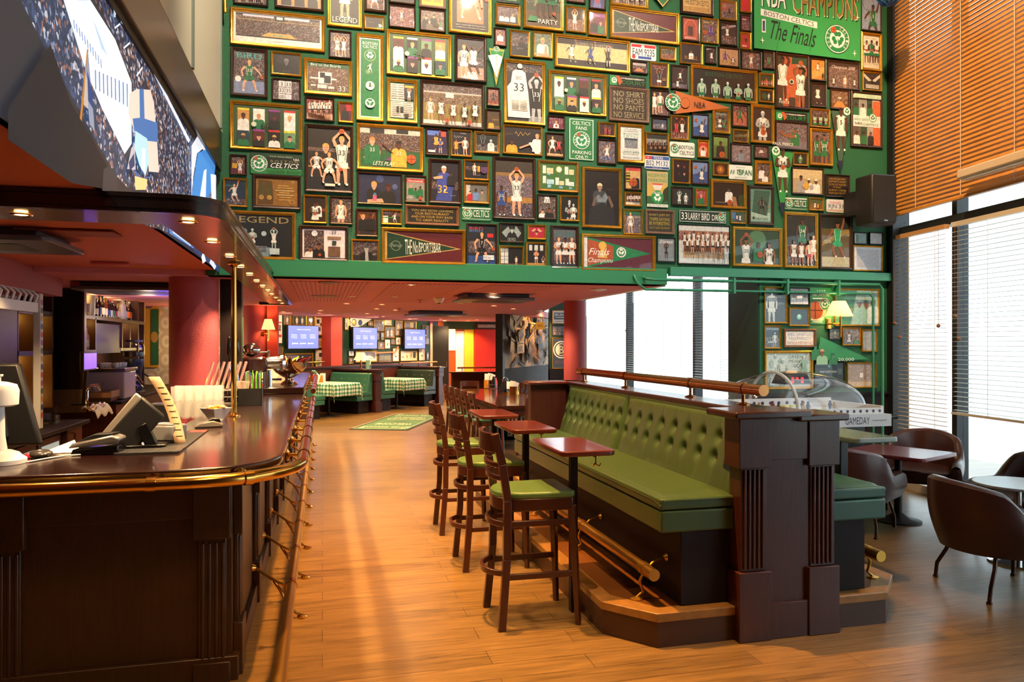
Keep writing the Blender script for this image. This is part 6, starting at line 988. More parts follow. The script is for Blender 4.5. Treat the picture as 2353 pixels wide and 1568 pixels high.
q=onC(478,982); t=T('card_terminal','grey wireless card terminal in front of the white bowl','card reader',q,.2); mb=MB(); mb.prism([(-.09,0),(.09,0),(.095,.02),(.03,.045),(-.06,.03)],-.04,.04,'y'); mb.build('body',mat('terminal_grey','#6a6460',.35),t,bev=.008); mb=MB(); mb.prism([(.0,.045),(.08,.03),(.07,.055),(.03,.06)],-.035,.035,'y'); mb.build('display',black_g,t,bev=.003)
# straw box
q=onC(575,931); t=T('straw_box','black box of coloured straws and napkins on the counter','box',q); mb=MB(); w=.105; mb.prism([(-w*.93,-.08),(w*.93,-.08),(w*.93,.08),(-w*.93,.08)],0,.006); 
for x0,x1,y0,y1 in ((-w,w,-.085,-.08),(-w,w,.08,.085),(-w,-w+.005,-.085,.085),(w-.005,w,-.085,.085)): mb.box(x0,x1,y0,y1,0,.155)
mb.build('box',black,t)
SCm=[mat('straw_%d'%i,c,.35) for i,c in enumerate(['#5ac83a','#d8c02a','#2a7ad0','#17171a','#e07a2a','#7ad040'])]
for i in range(18):
    x=-.02+.11*(i/18)-.0; s=T('drinking_straw',['bright green','yellow','blue','black','orange','pale green'][i%6]+' drinking straw in the black box','straw',(q[0]+x,q[1]+[-.05,0,.05][i%3],CT+.02),0,'drinking straws in the black box'); mb=MB(); mb.cyl((0,0,0),(random.uniform(-.008,.012),random.uniform(-.01,.01),.27+random.uniform(-.02,.03)),.0045,8); mb.build('straw',SCm[i%6],s)
t=T('napkin_bunch','bunch of pink tinted napkins in the black straw box','napkins',(q[0]-.06,q[1],CT+.05)); mb=MB(); mb.grid(16,8,lambda a,b:((.035+.04*b)*math.cos(2*PI*a)*(1+.25*math.sin(a*44)*b),(.04+.03*b)*math.sin(2*PI*a)*(1+.25*math.sin(a*44)*b),.17*b)); mb.build('napkins',mat('napkin_pink','#e6c4b4',.8),t,smooth=60)
# cutlery caddy and serving station left of the pole
q=onC(500,930); t=T('cutlery_caddy','grey cutlery tray with wrapped cutlery beside the pole','caddy',(q[0],q[1]+.2,CT)); mb=MB(); mb.box(-.2,.25,-.15,.15,0,.012); mb.box(-.2,.25,-.15,.15,.06,.07); mb.box(-.2,.25,-.15,.15,.12,.13); mb.box(.235,.25,-.15,.15,0,.3); mb.build('tray',mat('caddy_grey','#8a8480',.4,.3),t,bev=.003)
for i in range(7):
    c=T('wrapped_cutlery','clear wrapped cutlery set in the grey tray, '+['nearest the red column','second from the red column','third from the red column','in the middle','third from the brass pole','second from the brass pole','nearest the brass pole'][i],'cutlery',(q[0]-.14+i*.05,q[1]+.18,CT+.134),0,'wrapped cutlery by the pole'); mb=MB(); mb.bar((0,0,0),(.07,.05,.26),.03,.016); mb.build('wrapper',mat('pink_cellophane','#b89090',.15,coat=.6),c,bev=.004)
for i,(u,v) in enumerate([(523,803),(529,812)]):
    c=T('beer_tap',['black and chrome beer tap handle nearest the dark post','black and chrome beer tap handle beside the brass pole'][i],'tap handle',(q[0]+.06+i*.07,q[1]+.35,CT+.3),0,'beer tap handles'); mb=MB(); mb.lathe([(.012,0),(.014,.14),(.026,.16),(.02,.32),(.012,.34)],(0,0,0),12); mb.build('handle',black_g,c); mb=MB(); mb.lathe([(.02,0),(.024,.05),(.014,.1)],(0,0,-.02),12); mb.build('collar',chrome,c); mb=MB(); mb.cyl((0,0,-.3),(0,0,-.02),.018,10); mb.build('stem',chrome,c)
# beer tower with brown end and chrome cap
q=Pz(590,925,CT); tz=Py(590,835,q.y+1.2).z; yy=q.y+1.2; bt=T('beer_tower','horizontal brown and chrome beer tower on two chrome legs','beer tower',(Py(588,835,yy).x,yy,CT))
h=tz-CT; mb=MB(); mb.prism(rrect(-.17,.13,h-.1,h+.07,.06),-.13,.13,'y'); mb.build('brown_body',mat('brown_lacquer','#2b1512',.12,coat=.8),bt,bev=.02); mb=MB(); mb.cyl((.12,0,h),(.3,0,h+.01),.07,18); mb.lathe([(.09,0),(.095,.03),(.06,.06)],(.26,0,h),18,(1,0,0)); mb.build('chrome_cap',chrome,bt,smooth=50); mb=MB(); mb.cyl((0,0,0),(0,0,h-.08),.06,16); mb.cyl((.12,.05,0),(.12,.05,h-.08),.05,16); mb.build('leg',chrome,bt,smooth=50); mb=MB(); mb.ball((-.06,.1,h+.15),.1,10,.8); mb.build('dome',chrome,bt,smooth=60)
q=Pz(560,860,CT+.2); t=T('back_counter_unit','steel shelf unit with small bottles behind the beer tower','shelf',(Py(558,830,11).x,11,CT+.077)); mb=MB(); mb.box(-.25,.35,-.1,.1,.1,.13); mb.box(-.25,.35,-.1,.1,.36,.38); mb.box(-.25,-.23,-.1,.1,0,.4); mb.box(.33,.35,-.1,.1,0,.4); mb.build('shelf',steel,t,bev=.003)
for i in range(6): bottle('bottle','small blue labelled bottle %s on the steel shelf behind the beer tower'%['one end','second','third','fourth','fifth','other end'][i],'bottle',(t.location.x-.18+i*.09,11,CT+.209),.2,.03,GM['clear'],CM['blue'],CM['blue'],'blue bottles behind the beer tower')
# fruit bowl on the raised shelf
zr=CT+.075; q=Pz(662,885,zr); fb=T('fruit_bowl','large polished steel punch bowl of drinks bottles on the raised shelf','bowl',(q.x,q.y+.12,zr)); R=.215
mb=MB(); mb.lathe([(.11,0),(.1,.012),(.05,.05),(.045,.08),(.1,.11),(.16,.15),(.2,.2),(.213,.26),(.218,.275),(.208,.275),(.19,.2),(.1,.12),(.001,.1)],(0,0,0),36); mb.build('bowl',mat('polished_steel_bowl','#b8a890',.08,1),fb,smooth=60)
for i in range(9):
    a=i*2.4; rr=.05+.1*(i%3)/2; t=T('bottled_drink',['dark','orange topped','brown','yellow topped','green','dark red','amber','black','ruby'][i]+' bottle lying in the steel punch bowl','bottle',(fb.location.x+rr*math.cos(a),fb.location.y+rr*math.sin(a),zr+.25),a,'bottles in the punch bowl'); mb=MB(); mb.lathe([(.025,0),(.03,.01),(.03,.08),(.012,.12),(.012,.15)],(0,0,0),10); mb.xf(M.Rotation(1.0,4,'Y')); mb.build('body',mat('bowl_bottle_%d'%i,['#241008','#d87a20','#5a2410','#d8b020','#3a5a20','#5a1418','#a8641a','#141010','#7a1a1a'][i],.15,coat=.5),t)
t=T('menu_card','white menu card standing on the raised shelf behind the bowl','card',(q.x-.22,q.y+.5,zr)); mb=MB(); mb.prism([(-.06,0),(.06,0),(0,.2)],-.16,.16,'x'); mb.build('card',mat('cream_card','#ded2b8',.6),t); mb=MB(); mb.box(-.12,.12,-.052,-.05,.04,.06); mb.build('printed_line',black,t)
t=T('glass_pitcher','ribbed clear jug behind the straw box','jug',(Pz(602,870,CT).x,9.6,zr)); mb=MB(); mb.lathe([(.06,0),(.065,.2),(.075,.3),(.07,.3),(.055,.01)],(0,0,0),14); mb.build('glass',glass,t)
t=T('table_napkin_stack','stack of coloured napkins at the edge of the raised shelf','napkins',(q.x-.3,q.y-.02,zr)); mb=MB(); mb.box(-.08,.08,-.08,.08,0,.03); mb.build('red_napkins',mat('napkin_red','#b8402e',.8),t); mb=MB(); mb.box(-.08,.08,-.08,.08,.03,.05); mb.build('blue_napkins',mat('napkin_blue','#5a86b8',.8),t)
# =================== platform, green benches, end pillar, brass rails
PZ=.19
plat=T('raised_platform','low wooden platform with chamfered corners and pale oak edge under the benches','platform')
pl_out=[(1.545,7.6),(1.545,3.98),(1.76,3.715),(3.22,3.715),(3.48,3.98),(3.48,7.6)]
def inset(p,d): cx=2.49; return [(x+(d if x<cx else -d)*(1 if abs(x-cx)>.9 else .6),y+(d if y<5 else 0)) for x,y in p]
m=MB(); m.prism(pl_out,0,PZ-.045); m.build('riser',mat('dark_step_wood','#4a2a18',.4,var=.3,vs=8,vstretch=(1,1,14)),plat)
m=MB(); m.prism(inset(pl_out,.075),PZ-.045,PZ-.001); m.build('platform_floor',wood_honey,plat)
m=MB(); n=len(pl_out); I=inset(pl_out,.08); Oo=inset(pl_out,-.012)
vs=[(x,y,PZ-.05) for x,y in Oo]+[(x,y,PZ-.05) for x,y in I]+[(x,y,PZ) for x,y in Oo]+[(x,y,PZ) for x,y in I]; fs=[]
for i in range(n-1): fs+=[(i,i+1,n*2+i+1,n*2+i),(n*2+i,n*2+i+1,n*3+i+1,n*3+i),(n+i,n*3+i,n*3+i+1,n+i+1),(i,n+i,n+i+1,i+1)]
m.add(vs,fs); m.build('oak_nosing',mat('worn_oak_nosing','#a8783c',.35,var=.4,vs=14),plat,bev=.006)
# partition with end pillar
X0,X1,YP=2.22,2.86,3.655; ZT=1.275
par=T('bench_partition','dark mahogany partition with fluted end pillar between the two benches','partition')
m=MB(); m.box(2.44,2.64,YP+.1,7.2,PZ,ZT-.05); m.build('core_panel',wood_v,par)
m=MB(); m.box(X0+.05,X1-.05,YP+.03,YP+.09,0,ZT-.03); m.build('end_panel',wood_v,par,bev=.003)
m=MB(); m.box(X0+.18,X1-.18,YP+.01,YP+.03,1.0,ZT-.04); m.build('upper_rail',wood_v,par,bev=.003); m=MB(); m.box(X0+.18,X1-.18,YP+.01,YP+.035,0,.2); m.build('lower_rail',wood_v,par,bev=.003)
for x in (X0,X1-.2):
    m=MB(); m.box(x,x+.2,YP-.0,YP+.16,.96,ZT-.04); m.box(x,x+.2,YP-.0,YP+.16,0,.385)
    m.box(x+.02,x+.18,YP+.02,YP+.14,.385,.96)
    for i in range(5): m.box(x+.035+i*.028,x+.05+i*.028,YP+.008,YP+.022,.40,.95)
    m.build('fluted_post',wood_v,par,bev=.004)
m=MB(); m.prism([(X0-.04,YP-.03),(2.66,YP-.03),(2.66,YP+.25),(2.6,YP+.35),(2.6,7.25),(2.36,7.25),(2.36,YP+.3),(X0-.04,YP+.3)],ZT-.04,ZT,'z'); m.build('cap_board',wood_h,par,bev=.01)
m=MB(); m.prism([(2.58,YP-.03),(X1+.045,YP-.03),(X1+.045,YP+.28),(2.58,YP+.28)],ZT-.062,ZT-.022,'z'); m.build('lower_cap_board',wood_h,par,bev=.01)
m=MB(); m.box(2.0,2.5,7.1,7.22,0,ZT-.03); m.build('far_end_panel',wood_v,par,bev=.004); m=MB(); m.box(1.97,2.62,7.06,7.28,ZT-.03,ZT); m.build('far_cap_board',wood_table,par,bev=.008)
br=T('brass_rail','brass rail on short posts along the top of the bench partition','rail',(2.5,0,ZT)); zr=.1
m=MB(); m.tube([(0,YP+.2,zr),(0,7.1,zr)],.034,16); m.build('rail_tube',brass_red,br,smooth=60)
for y in (YP+.42,4.75,5.9,6.95): m=MB(); m.cyl((0,y,0),(0,y,zr),.011,10); m.lathe([(.04,0),(.04,.006),(.015,.016)],(0,y,0),16); m.tube([(0,y-.025,zr),(0,y+.025,zr)],.038,16); m.build('rail_bracket',brass_red,br)
# bench: padded seat, tufted back
def bench(sx,lab,le,lm,mirror):
    t=T('tufted_bench',lab,'bench',(0,0,0)); X=lambda x:(2.53*2-x) if mirror else x
    def bxm(mb,a,b,*r): a,b=X(a),X(b); return mb.box(min(a,b),max(a,b),*r)
    ya,yb=3.76,6.98
    m=MB(); bxm(m,1.93,2.42,ya+.02,yb,PZ,.62); m.build('base',blackw,t,bev=.004)
    m=MB(); bxm(m,1.80,2.38,ya-.005,yb,.607,.728); m.build('seat_rail',lm,t,bev=.012,seg=3)
    m=MB()
    def seat(a,b):
        e=min(a,1-a,b*1.0 if b<.5 else 1); y=ya-.005+(yb-ya)*b; x=1.795+.53*a
        z=.805+.012*math.sin(PI*b*1)*math.sin(PI*a) - .03*max(0,1-a/.06)**2 - .02*max(0,1-b/.012)**2
        return (X(x),y,z)
    m.grid(20,40,seat); o=m.build('seat_cushion',lm,t,smooth=80)
    m=MB(); bxm(m,1.797,2.33,ya-.003,yb,.732,.795); m.build('seat_side',lm,t,bev=.012,seg=3)
    ym=5.52
    for (p,q) in ((ya+.0,ym-.008),(ym+.008,yb)):
        m=MB(); nb=9 if p<5 else 9; BT=[]
        for r,(f,zz) in enumerate(((.62,1.085),(.36,.965))):
            for k in range(nb): BT.append(((k+.5+(.5 if r else 0)*.0)/nb,zz))
        def back(a,b,p=p,q=q,BT=BT):
            y=p+(q-p)*a; z=.8+.445*b; base=2.29+.12*b
            ed=min(a,1-a)*(q-p); bulge=.055*(1-math.exp(-ed/.025))*(1-max(0,(b-.9)/.1)**2*.9)
            dp=0
            for ba,bz in BT:
                dy=(y-(p+(q-p)*ba)); dz=z-bz; rr=dy*dy+dz*dz
                if rr<.02: dp=max(dp,.034*math.exp(-rr/.0011)+.016*math.exp(-abs(dy)/.012)*math.exp(-abs(dz)/.07))
            return (X(base-bulge+dp),y,z)
        m.grid(110,36,back); m.build('back_cushion',lm,t,smooth=80)
        m=MB()
        for ba,bz in BT:
            y=p+(q-p)*ba; b_=(bz-.8)/.445; m.lathe([(.001,.011),(.009,.008),(.012,.0)],(X(2.29+.12*b_-.02),y,bz),8,(1 if mirror else -1,0,.2),cap=False)
        m.build('tufting_buttons',mat('dark_button','#3a4626',.4),t)
        m=MB(); bxm(m,2.36,2.44,p,q,.8,1.245); m.build('back_edge',lm,t,bev=.01)
    return t
bench(1,'long olive green leather bench with button tufted back, facing the bar',wood_v,leather,False)
bench(1,'dark green leather bench on the window side of the partition',wood_v,leather_t,True)
def footrail(x,sgn,lab):
    t=T('foot_rail',lab,'rail',(x,0,PZ)); m=MB(); z=.17; m.tube([(0,3.82,z),(0,7.0,z)],.034,16); m.build('rail_tube',brass_d,t,smooth=60)
    for y in (3.95,5.0,6.1,6.9):
        m=MB(); m.tube([(0,y,z),(-.03*sgn,y,.1),(-.01*sgn,y,.04),(-.05*sgn,y,.008)],.009,8); m.lathe([(.036,0),(.036,.007),(.012,.014)],(-.05*sgn,y,0),14); m.tube([(0,y,z-.02),(.05*sgn,y,.2),(.13*sgn,y,.225)],.009,8); m.lathe([(.024,0),(.012,.016)],(.135*sgn,y,.226),10,(-sgn,0,0)); m.tube([(0,y-.03,z),(0,y+.03,z)],.038,16); m.build('rail_bracket',brass_d,t)
footrail(1.79,1,'brass foot rail in front of the olive green bench'); footrail(3.28,-1,'brass foot rail in front of the dark green bench by the window')
# small bar tables on posts
def bar_table(y,lab,x=1.53,top=wood_table):
    t=T('bar_table',lab,'table',(x,y,0),0,'small bar tables along the bench'); m=MB(); m.prism(rrect(-.17,.17,-.32,.32,.045),1.0,1.032); m.build('table_top',top,t,bev=.008,seg=3)
    m=MB(); m.box(-.01,.034,-.025,.025,0.001,1.0); m.build('post',blackw,t,bev=.003); m=MB(); m.box(-.12,.12,-.05,.05,.985,1.0); m.build('bracket',black,t)
    m=MB(); m.lathe([(.016,0),(.016,.006)],(.05,-.29,.998),10,(0,0,-1)); m.tube([(.05,-.29,.99),(.05,-.29,.95),(.07,-.295,.94),(.08,-.295,.955)],.004,6); m.tube([(.05,-.29,.96),(.03,-.295,.94),(.02,-.295,.955)],.004,6); m.build('brass_hook',brass,t); return t
tb=bar_table(4.36,'small mahogany bar table nearest the camera, beside the bench')
# posts stand in the gap between the platform edge and the stools
tb.location.x=1.488
dup(tb,(1.488,5.47,0),0,'second small mahogany bar table along the bench'); dup(tb,(1.488,6.55,0),0,'third and farthest small mahogany bar table along the bench')
# bar stool (faces +X), with parts
def stool():
    t=T('bar_stool','','bar stool'); w=.4
    m=MB()
    prof=[(-.21+.0,-.2),(.2,-.225),(.225,-.2),(.225,.2),(.2,.225),(-.21,.2)]
    pts=arc(-.05,0,.21,110,250,10)+[(.2,-.22),(.22,-.2),(.22,.2),(.2,.22)]
    m.prism([(x*.97,y*.97) for x,y in pts],.745,.785); m.build('seat_pad',mat('stool_green_leather','#5f8048',.34,bump=.05,bs=400,coat=.1),t,bev=.018,seg=3)
    m=MB(); m.prism([(x*.96,y*.96) for x,y in pts],.675,.747); m.build('seat_frame',wood_chair,t,bev=.005)
    for s in (-1,1):
        m=MB(); m.bar((.195,s*.19,.70),(.225,s*.215,0),.042,.042,w2=.03,h2=.03); m.build('leg',wood_chair,t,bev=.004)
        m=MB(); P=[(-.235,s*.205,0),(-.2,s*.185,.4),(-.195,s*.18,.74),(-.225,s*.18,.95),(-.27,s*.18,1.13)]
        for a,b in zip(P,P[1:]): m.bar(a,b,.036,.045,(1,0,0))
        m.build('leg',wood_chair,t,bev=.003,label='rear leg running up into the back post')
        m=MB(); m.bar((.2,s*.195,.605),(-.2,s*.185,.605),.022,.034); m.build('stretcher',wood_chair,t,bev=.003)
        m=MB(); m.bar((.21,s*.2,.3),(-.21,s*.19,.3),.022,.034); m.build('stretcher',wood_chair,t,bev=.003)
    def bow(z,h,th,dep,x0,nm):
        m=MB(); n=10; vs=[]
        for i in range(n+1):
            a=-1+2*i/n; y=a*.185; x=x0-dep*(1-abs(a)**2.6)
            vs.append((x,y))
        inn=[(x+th,y) for x,y in vs][::-1]; m.prism(vs+inn,z,z+h); m.build(nm,wood_chair,t,bev=.004)
    bow(1.02,.11,.022,.055,-.262,'top_rail'); bow(.93,.03,.02,.05,-.235,'back_slat'); bow(.855,.03,.02,.05,-.225,'back_slat'); bow(.3,.035,.022,.11,-.205,'foot_ring'); bow(.585,.035,.022,.08,-.2,'upper_ring')
    return t
st=stool(); st['label']='green seated wooden bar stool nearest the camera'; st['group']='bar stools at the bench tables'; st.location=(1.232,4.36,0)
dup(st,(1.235,5.5,0),.01,'second green seated wooden bar stool from the camera'); dup(st,(1.233,6.56,0),-.01,'third green seated wooden bar stool, farthest of the three at the bench')
# dining chairs round the long table
def chair():
    t=T('dining_chair','','chair'); m=MB(); pts=arc(-.05,0,.2,110,250,8)+[(.19,-.21),(.21,-.19),(.21,.19),(.19,.21)]
    m.prism(pts,.44,.48); m.build('seat_pad',leather_t,t,bev=.014); m=MB(); m.prism([(x*.97,y*.97) for x,y in pts],.385,.442); m.build('seat_frame',wood_chair,t)
    for s in (-1,1):
        m=MB(); m.bar((.185,s*.18,.4),(.205,s*.195,0),.038,.038,w2=.028,h2=.028); m.build('leg',wood_chair,t)
        m=MB(); P=[(-.22,s*.19,0),(-.19,s*.175,.44),(-.23,s*.175,.7),(-.27,s*.175,.88)]
        for a,b in zip(P,P[1:]): m.bar(a,b,.034,.04,(1,0,0))
        m.build('leg',wood_chair,t,label='rear leg running up into the back post')
    for z,h,x0,nm in ((.78,.11,-.255,'top_rail'),(.68,.035,-.228,'back_slat'),(.6,.035,-.214,'back_slat')):
        m=MB(); vs=[(x0-.05*(1-abs(a)**2.6),a*.18) for a in [-1+.2*i for i in range(11)]]; m.prism(vs+[(x+.022,y) for x,y in vs][::-1],z,z+h); m.build(nm,wood_chair,t)
    return t
TX0,TX1,TY0,TY1=2.45,3.5,10.5,14.5
ch=chair(); ch['label']='wooden dining chair on the bar side of the long table, nearest of the row'; ch['group']='chairs round the long table'; ch.location=(2.5,11.35,0)
for i,nm in enumerate(['second of the row','third of the row','fourth of the row','farthest of the row']): dup(ch,(2.48-.0*i,11.93+i*.58,0),0,'wooden dining chair on the bar side of the long table, '+nm)
for i,nm in enumerate(['nearest of the row','second of the row','third of the row','farthest of the row']): dup(ch,(3.52,12.1+i*.62,0),PI,'wooden dining chair on the column side of the long table, '+nm)
dup(ch,(2.98,10.42,0),PI/2,'wooden dining chair at the near end of the long table beside the partition'); dup(ch,(2.9,14.62,0),-PI/2,'wooden dining chair at the far end of the long table')
lt=T('long_table','long dark polished dining table with chairs round it','table',(2.98,12.5,0)); m=MB(); m.box(-.53,.53,-2.05,2.05,.70,.75); m.build('table_top',mat('long_table_top','#4a2416',.16,coat=.6,var=.3,vs=8,vstretch=(14,1,14)),lt,bev=.006); m=MB(); m.box(-.48,.48,-2.0,2.0,.6,.7); m.build('apron',wood_v,lt)
for y in (-1.6,0,1.6): m=MB(); m.box(-.1,.1,-.1,.1,.03,.6); m.box(-.3,.3,-.12,.12,0,.03); m.build('pedestal',blackw,lt,bev=.004)
zt=.75
def onT(u,v,z=zt): p=Pz(u,v,z); return (p.x,p.y,z+.0015)
def cone_napkins(t,z,r): 
    m=MB(); 
    for i in range(5): m.bar((.0-.02*i,.01*i,z),(.05-.03*i,.02*i,z+.12+.01*(i%3)),.09,.006,(0,1,0))
    m.build('napkins',white,t)
def tray(u,v,lab,kind):
    t=T('condiment_caddy',lab,'caddy',onT(u,v)); 
    if kind: m=MB(); m.lathe([(.085,0),(.085,.15),(.078,.15),(.078,.01)],(0,0,0),20); m.build('tin',brass,t); cone_napkins(t,.1,.07)
    else:
        m=MB(); m.tube([(.12*math.cos(a*PI/8),.09*math.sin(a*PI/8),.07) for a in range(16)],.005,6,closed=True); m.tube([(.12*math.cos(a*PI/8),.09*math.sin(a*PI/8),.01) for a in range(16)],.005,6,closed=True); m.tube([(-.03,0,.0),(-.03,0,.24),(0,0,.27),(.03,0,.24),(.03,0,0)],.005,6); m.build('wire_rack',chrome,t)
        m=MB(); m.lathe([(.045,0),(.045,.16),(.02,.2),(.02,.23)],(.05,-.02,.01),12); m.build('dark_bottle',black_g,t); m=MB(); m.lathe([(.035,0),(.035,.13),(.02,.16),(.02,.2)],(.1,.03,.01),12); m.build('red_bottle',mat('ketchup_red','#b81f22',.3),t); m=MB(); m.lathe([(.05,0),(.05,.16),(.045,.16)],(-.1,0,.01),12); m.build('amber_jar',mat('amber_jar','#c8842a',.25),t)
    return t
t=tray(1128,893,'chrome condiment caddy with napkins and bottles on the long table',0); cone_napkins(t,.16,.05)
tray(1181,908,'brass tin of napkins on the long table',1)
t=T('condiment_caddy','dark condiment holder with menu cards beside the brass tin','caddy',onT(1160,905)); m=MB(); m.box(-.08,.08,-.06,.06,0,.03); m.tube([(-.05,0,.03),(-.05,0,.26),(0,0,.3),(.05,0,.26),(.05,0,.03)],.006,6); m.build('stand',chrome,t); m=MB(); m.lathe([(.045,0),(.045,.18),(.02,.22),(.02,.25)],(0,0,.03),12); m.build('dark_bottle',black_g,t); m=MB(); m.bar((-.1,-.05,0),(-.03,-.05,.16),.1,.008,(0,1,0)); m.build('menu_card',black,t)
# =================== window side: tables, armchairs
def ped_table(p,w,l,z,topm,lab,rz=0,edge=black):
    t=T('bar_table',lab,'table',p,rz); m=MB(); m.prism(rrect(-w/2,w/2,-l/2,l/2,.05),z-.035,z); m.build('table_top',topm,t,bev=.008,seg=3); m=MB(); m.box(-.015,.045,-.03,.03,.001,z-.035); m.build('post',black,t,bev=.004); m=MB(); m.box(-.1,.1,-.1,.1,z-.05,z-.035); m.build('bracket',black,t); return t
c=Pz(2010,1000,1.035)
ped_table((3.535,4.52,0),.36,.74,1.03,mat('green_grey_table_top','#6d7c78',.25,coat=.4),'grey topped bar table on a black post beside the dark green bench')
def armchair(loc,rz,lab,tuft=True):
    t=T('armchair',lab,'armchair',loc,rz,'brown leather armchairs by the window')
    # shell: curved back and arms swept round a U; local +X = front
    m=MB(); NU,NV=48,14
    def path(a):   # a 0..1 from left arm front round the back to right arm front
        s=a*2-1; th=s*PI*.56+PI
        ab=abs(s); 
        if ab<.62: an=PI+s/.62*PI/2; return (-.06+.3*math.cos(an),-.31*math.sin(an)*1.0,ab)
        k=(ab-.62)/.38; sg=1 if s>0 else -1; return (-.06+.40*k,sg*(.31+.0*k),ab)
    def height(ab): 
        if ab<.42: return .74-.05*(ab/.42)**2
        k=min(1,(ab-.42)/.26); k=k*k*(3-2*k); return .69-.19*k-.03*max(0,(ab-.85)/.15)**2
    def shell(th):
        def f(a,b):
            x,y,ab=path(a); h=height(ab); z0=.27+.02*(1-ab); z=z0+(h-z0)*b; lean=(z-.3)*.2*(1-ab)-.02; ox=x+.06; L=math.hypot(ox if ab<.62 else 0,y) or 1
            nx,ny=((ox/L,y/L) if ab<.62 else (0,1 if y>0 else -1)); g=th+.03*math.sin(PI*b)*(1 if th>0 else -.4); tp=1-.12*max(0,(b-.93)/.07)
            return (x-lean+nx*g-.05*(1-b)*(-1 if ab<.5 else 0)*0,y*(.86+.14*b)+ny*g,z)
        return f
    m.grid(NU,NV,shell(.045)); m.grid(NU,NV,shell(-.03))
    def rim(a,b): p=V(shell(.045)(a,1)); q=V(shell(-.03)(a,1)); r=p.lerp(q,b); r.z+=.022*math.sin(PI*b); return r
    m.grid(NU,5,rim)
    for e in (0,1):
        m.grid(4,NV,lambda a,b,e=e:V(shell(.045)(e,b)).lerp(V(shell(-.03)(e,b)),a)+V((.02*math.sin(PI*a),0,0)))
    def und(a,b): p=V(shell(.045)(a,0)); return p.lerp(V((-.02,0,.255)),b)
    m.grid(NU,4,und); m.build('shell',leather_b,t,smooth=70)
    m=MB(); m.prism(arc(-.08,0,.255,115,245,10)+[(.3,-.27),(.34,-.24),(.34,.24),(.3,.27)],.29,.42); m.build('seat_cushion',leather_b,t,bev=.04,seg=4)
    m=MB()
    for (y,z) in ((-.1,.6),(.1,.6),(0,.52)): m.lathe([(.001,.01),(.014,.006),(.016,0)],(-.34-.0,y,z),10,(1,0,.2),cap=False)
    m.build('tufting_buttons',mat('brown_button','#38201c',.4),t)
    lg=mat('bronze_leg','#5d4536',.25,.9)
    for sx,sy in ((1,1),(1,-1),(-1,1),(-1,-1)):
        m=MB(); x0=.24 if sx>0 else -.2
        m.tube([(x0,sy*.22,.3),(x0+sx*.03,sy*.25,.2),(x0+sx*.075 if sx<0 else x0+.04,sy*.28,.1),(x0+sx*.085 if sx<0 else x0+.04,sy*.28,.012)],.013,10); m.lathe([(.018,0),(.018,.012)],(x0+sx*(.085 if sx<0 else .04),sy*.28,0),12); m.build('leg',lg,t,smooth=50)
    return t
p=Pz(2290,1345,0)
def fl_(u,v): q=Pz(u,v,0); return (q.x,q.y,0)
ac=armchair((4.43,4.04,0),math.radians(-12),'brown leather armchair nearest the camera, seen from behind')
for ppx,rz,lab in [((5.82,6.22,0),PI+.73,'brown leather armchair with tufted back facing the tables, against the blinds'),((4.6,5.72,0),.6,'brown leather armchair half hidden behind the end pillar'),((5.62,4.85,0),PI+.1,'brown leather armchair cut by the picture edge near the small round table')]:
    dup(ac,ppx,rz,lab)
t=T('round_table','small pale round table at the picture edge','table',(5.08,4.5,0)); m=MB(); m.lathe([(.3,.58),(.3,.6)],(0,0,0),32); m.build('table_top',mat('pale_table_top','#c9d0d6',.25),t,bev=.006); m=MB(); m.lathe([(.2,0),(.2,.012),(.03,.03),(.025,.58)],(0,0,0),20); m.build('pedestal',chrome,t)
t=T('lounge_table','low red topped table on a black trumpet foot among the armchairs','table',(5.2,5.84,0),.38); m=MB(); m.lathe([(.2,0),(.2,.01),(.1,.03),(.035,.08),(.03,.615)],(0,0,0),24); m.build('pedestal',black,t); m=MB(); m.prism(rrect(-.34,.34,-.38,.38,.05),.615,.65); m.build('table_top',mat('red_table_top','#8a3440',.3,coat=.3),t,bev=.008)
# table hockey game with dome
gz=.93
gp=Py(1890,960,6.3); hk=T('table_hockey_game','white dome table hockey game with clear bubble lid','game table',(4.7,6.75,-.075))
m=MB(); m.box(-.83,.83,-.45,.45,.9,1.02); m.build('rink_case',mat('game_white','#d6dade',.35),hk,bev=.01)
d=Draw(1.66,.12,.0006); d.poly([d.fr(0,0),d.fr(1,0),d.fr(1,1),d.fr(0,1)],'#dfe3e8'); d.text(.76,.5,.6,'#26323c','GAMEDAY',.17); d.text(.915,.5,.17,'#3a4650','www.gamedaysports.fi',.1); pr=d.build('front_lettering',hk,PR_M,(0,-.4505,.96))
m=MB(); m.box(-.76,.76,-.4,.4,1.02,1.03); m.build('ice',mat('game_ice','#e9eef2',.2),hk); m=MB(); m.box(-.76,.76,.37,.39,1.03,1.13); m.box(-.76,.76,-.41,-.39,1.02,1.08); m.box(-.78,-.75,-.4,.4,1.02,1.1); m.box(.75,.78,-.4,.4,1.02,1.1); m.build('rink_boards',white,hk,bev=.004)
m=MB()
for i in range(12): m.lathe([(.001,0),(.016,0)],(-.1+i*.075,-.4105,1.05),10,(0,-1,0),cap=False); m.lathe([(.001,0),(.02,0)],(-.7+i*.1,.369,1.08),10,(0,-1,0),cap=False)
m.build('team_badges',mat('badge_dark','#4a3a52',.5),hk); m=MB(); m.box(-.2,.3,.366,.3695,1.035,1.055); m.build('yellow_strip',mat('kick_yellow','#d8c84a',.4),hk)
m=MB(); n=28
def dome(a,b):
    th=2*PI*a; ph=PI/2*b; ex=.8; cx=abs(math.cos(th))**ex*(1 if math.cos(th)>=0 else -1); sy=abs(math.sin(th))**ex*(1 if math.sin(th)>=0 else -1)
    r=math.cos(ph)**.9; return (.79*cx*r,.42*sy*r,1.08+.36*math.sin(ph)**1.05)
m.grid(56,22,dome); m.build('clear_dome',glass_dome,hk,smooth=70)
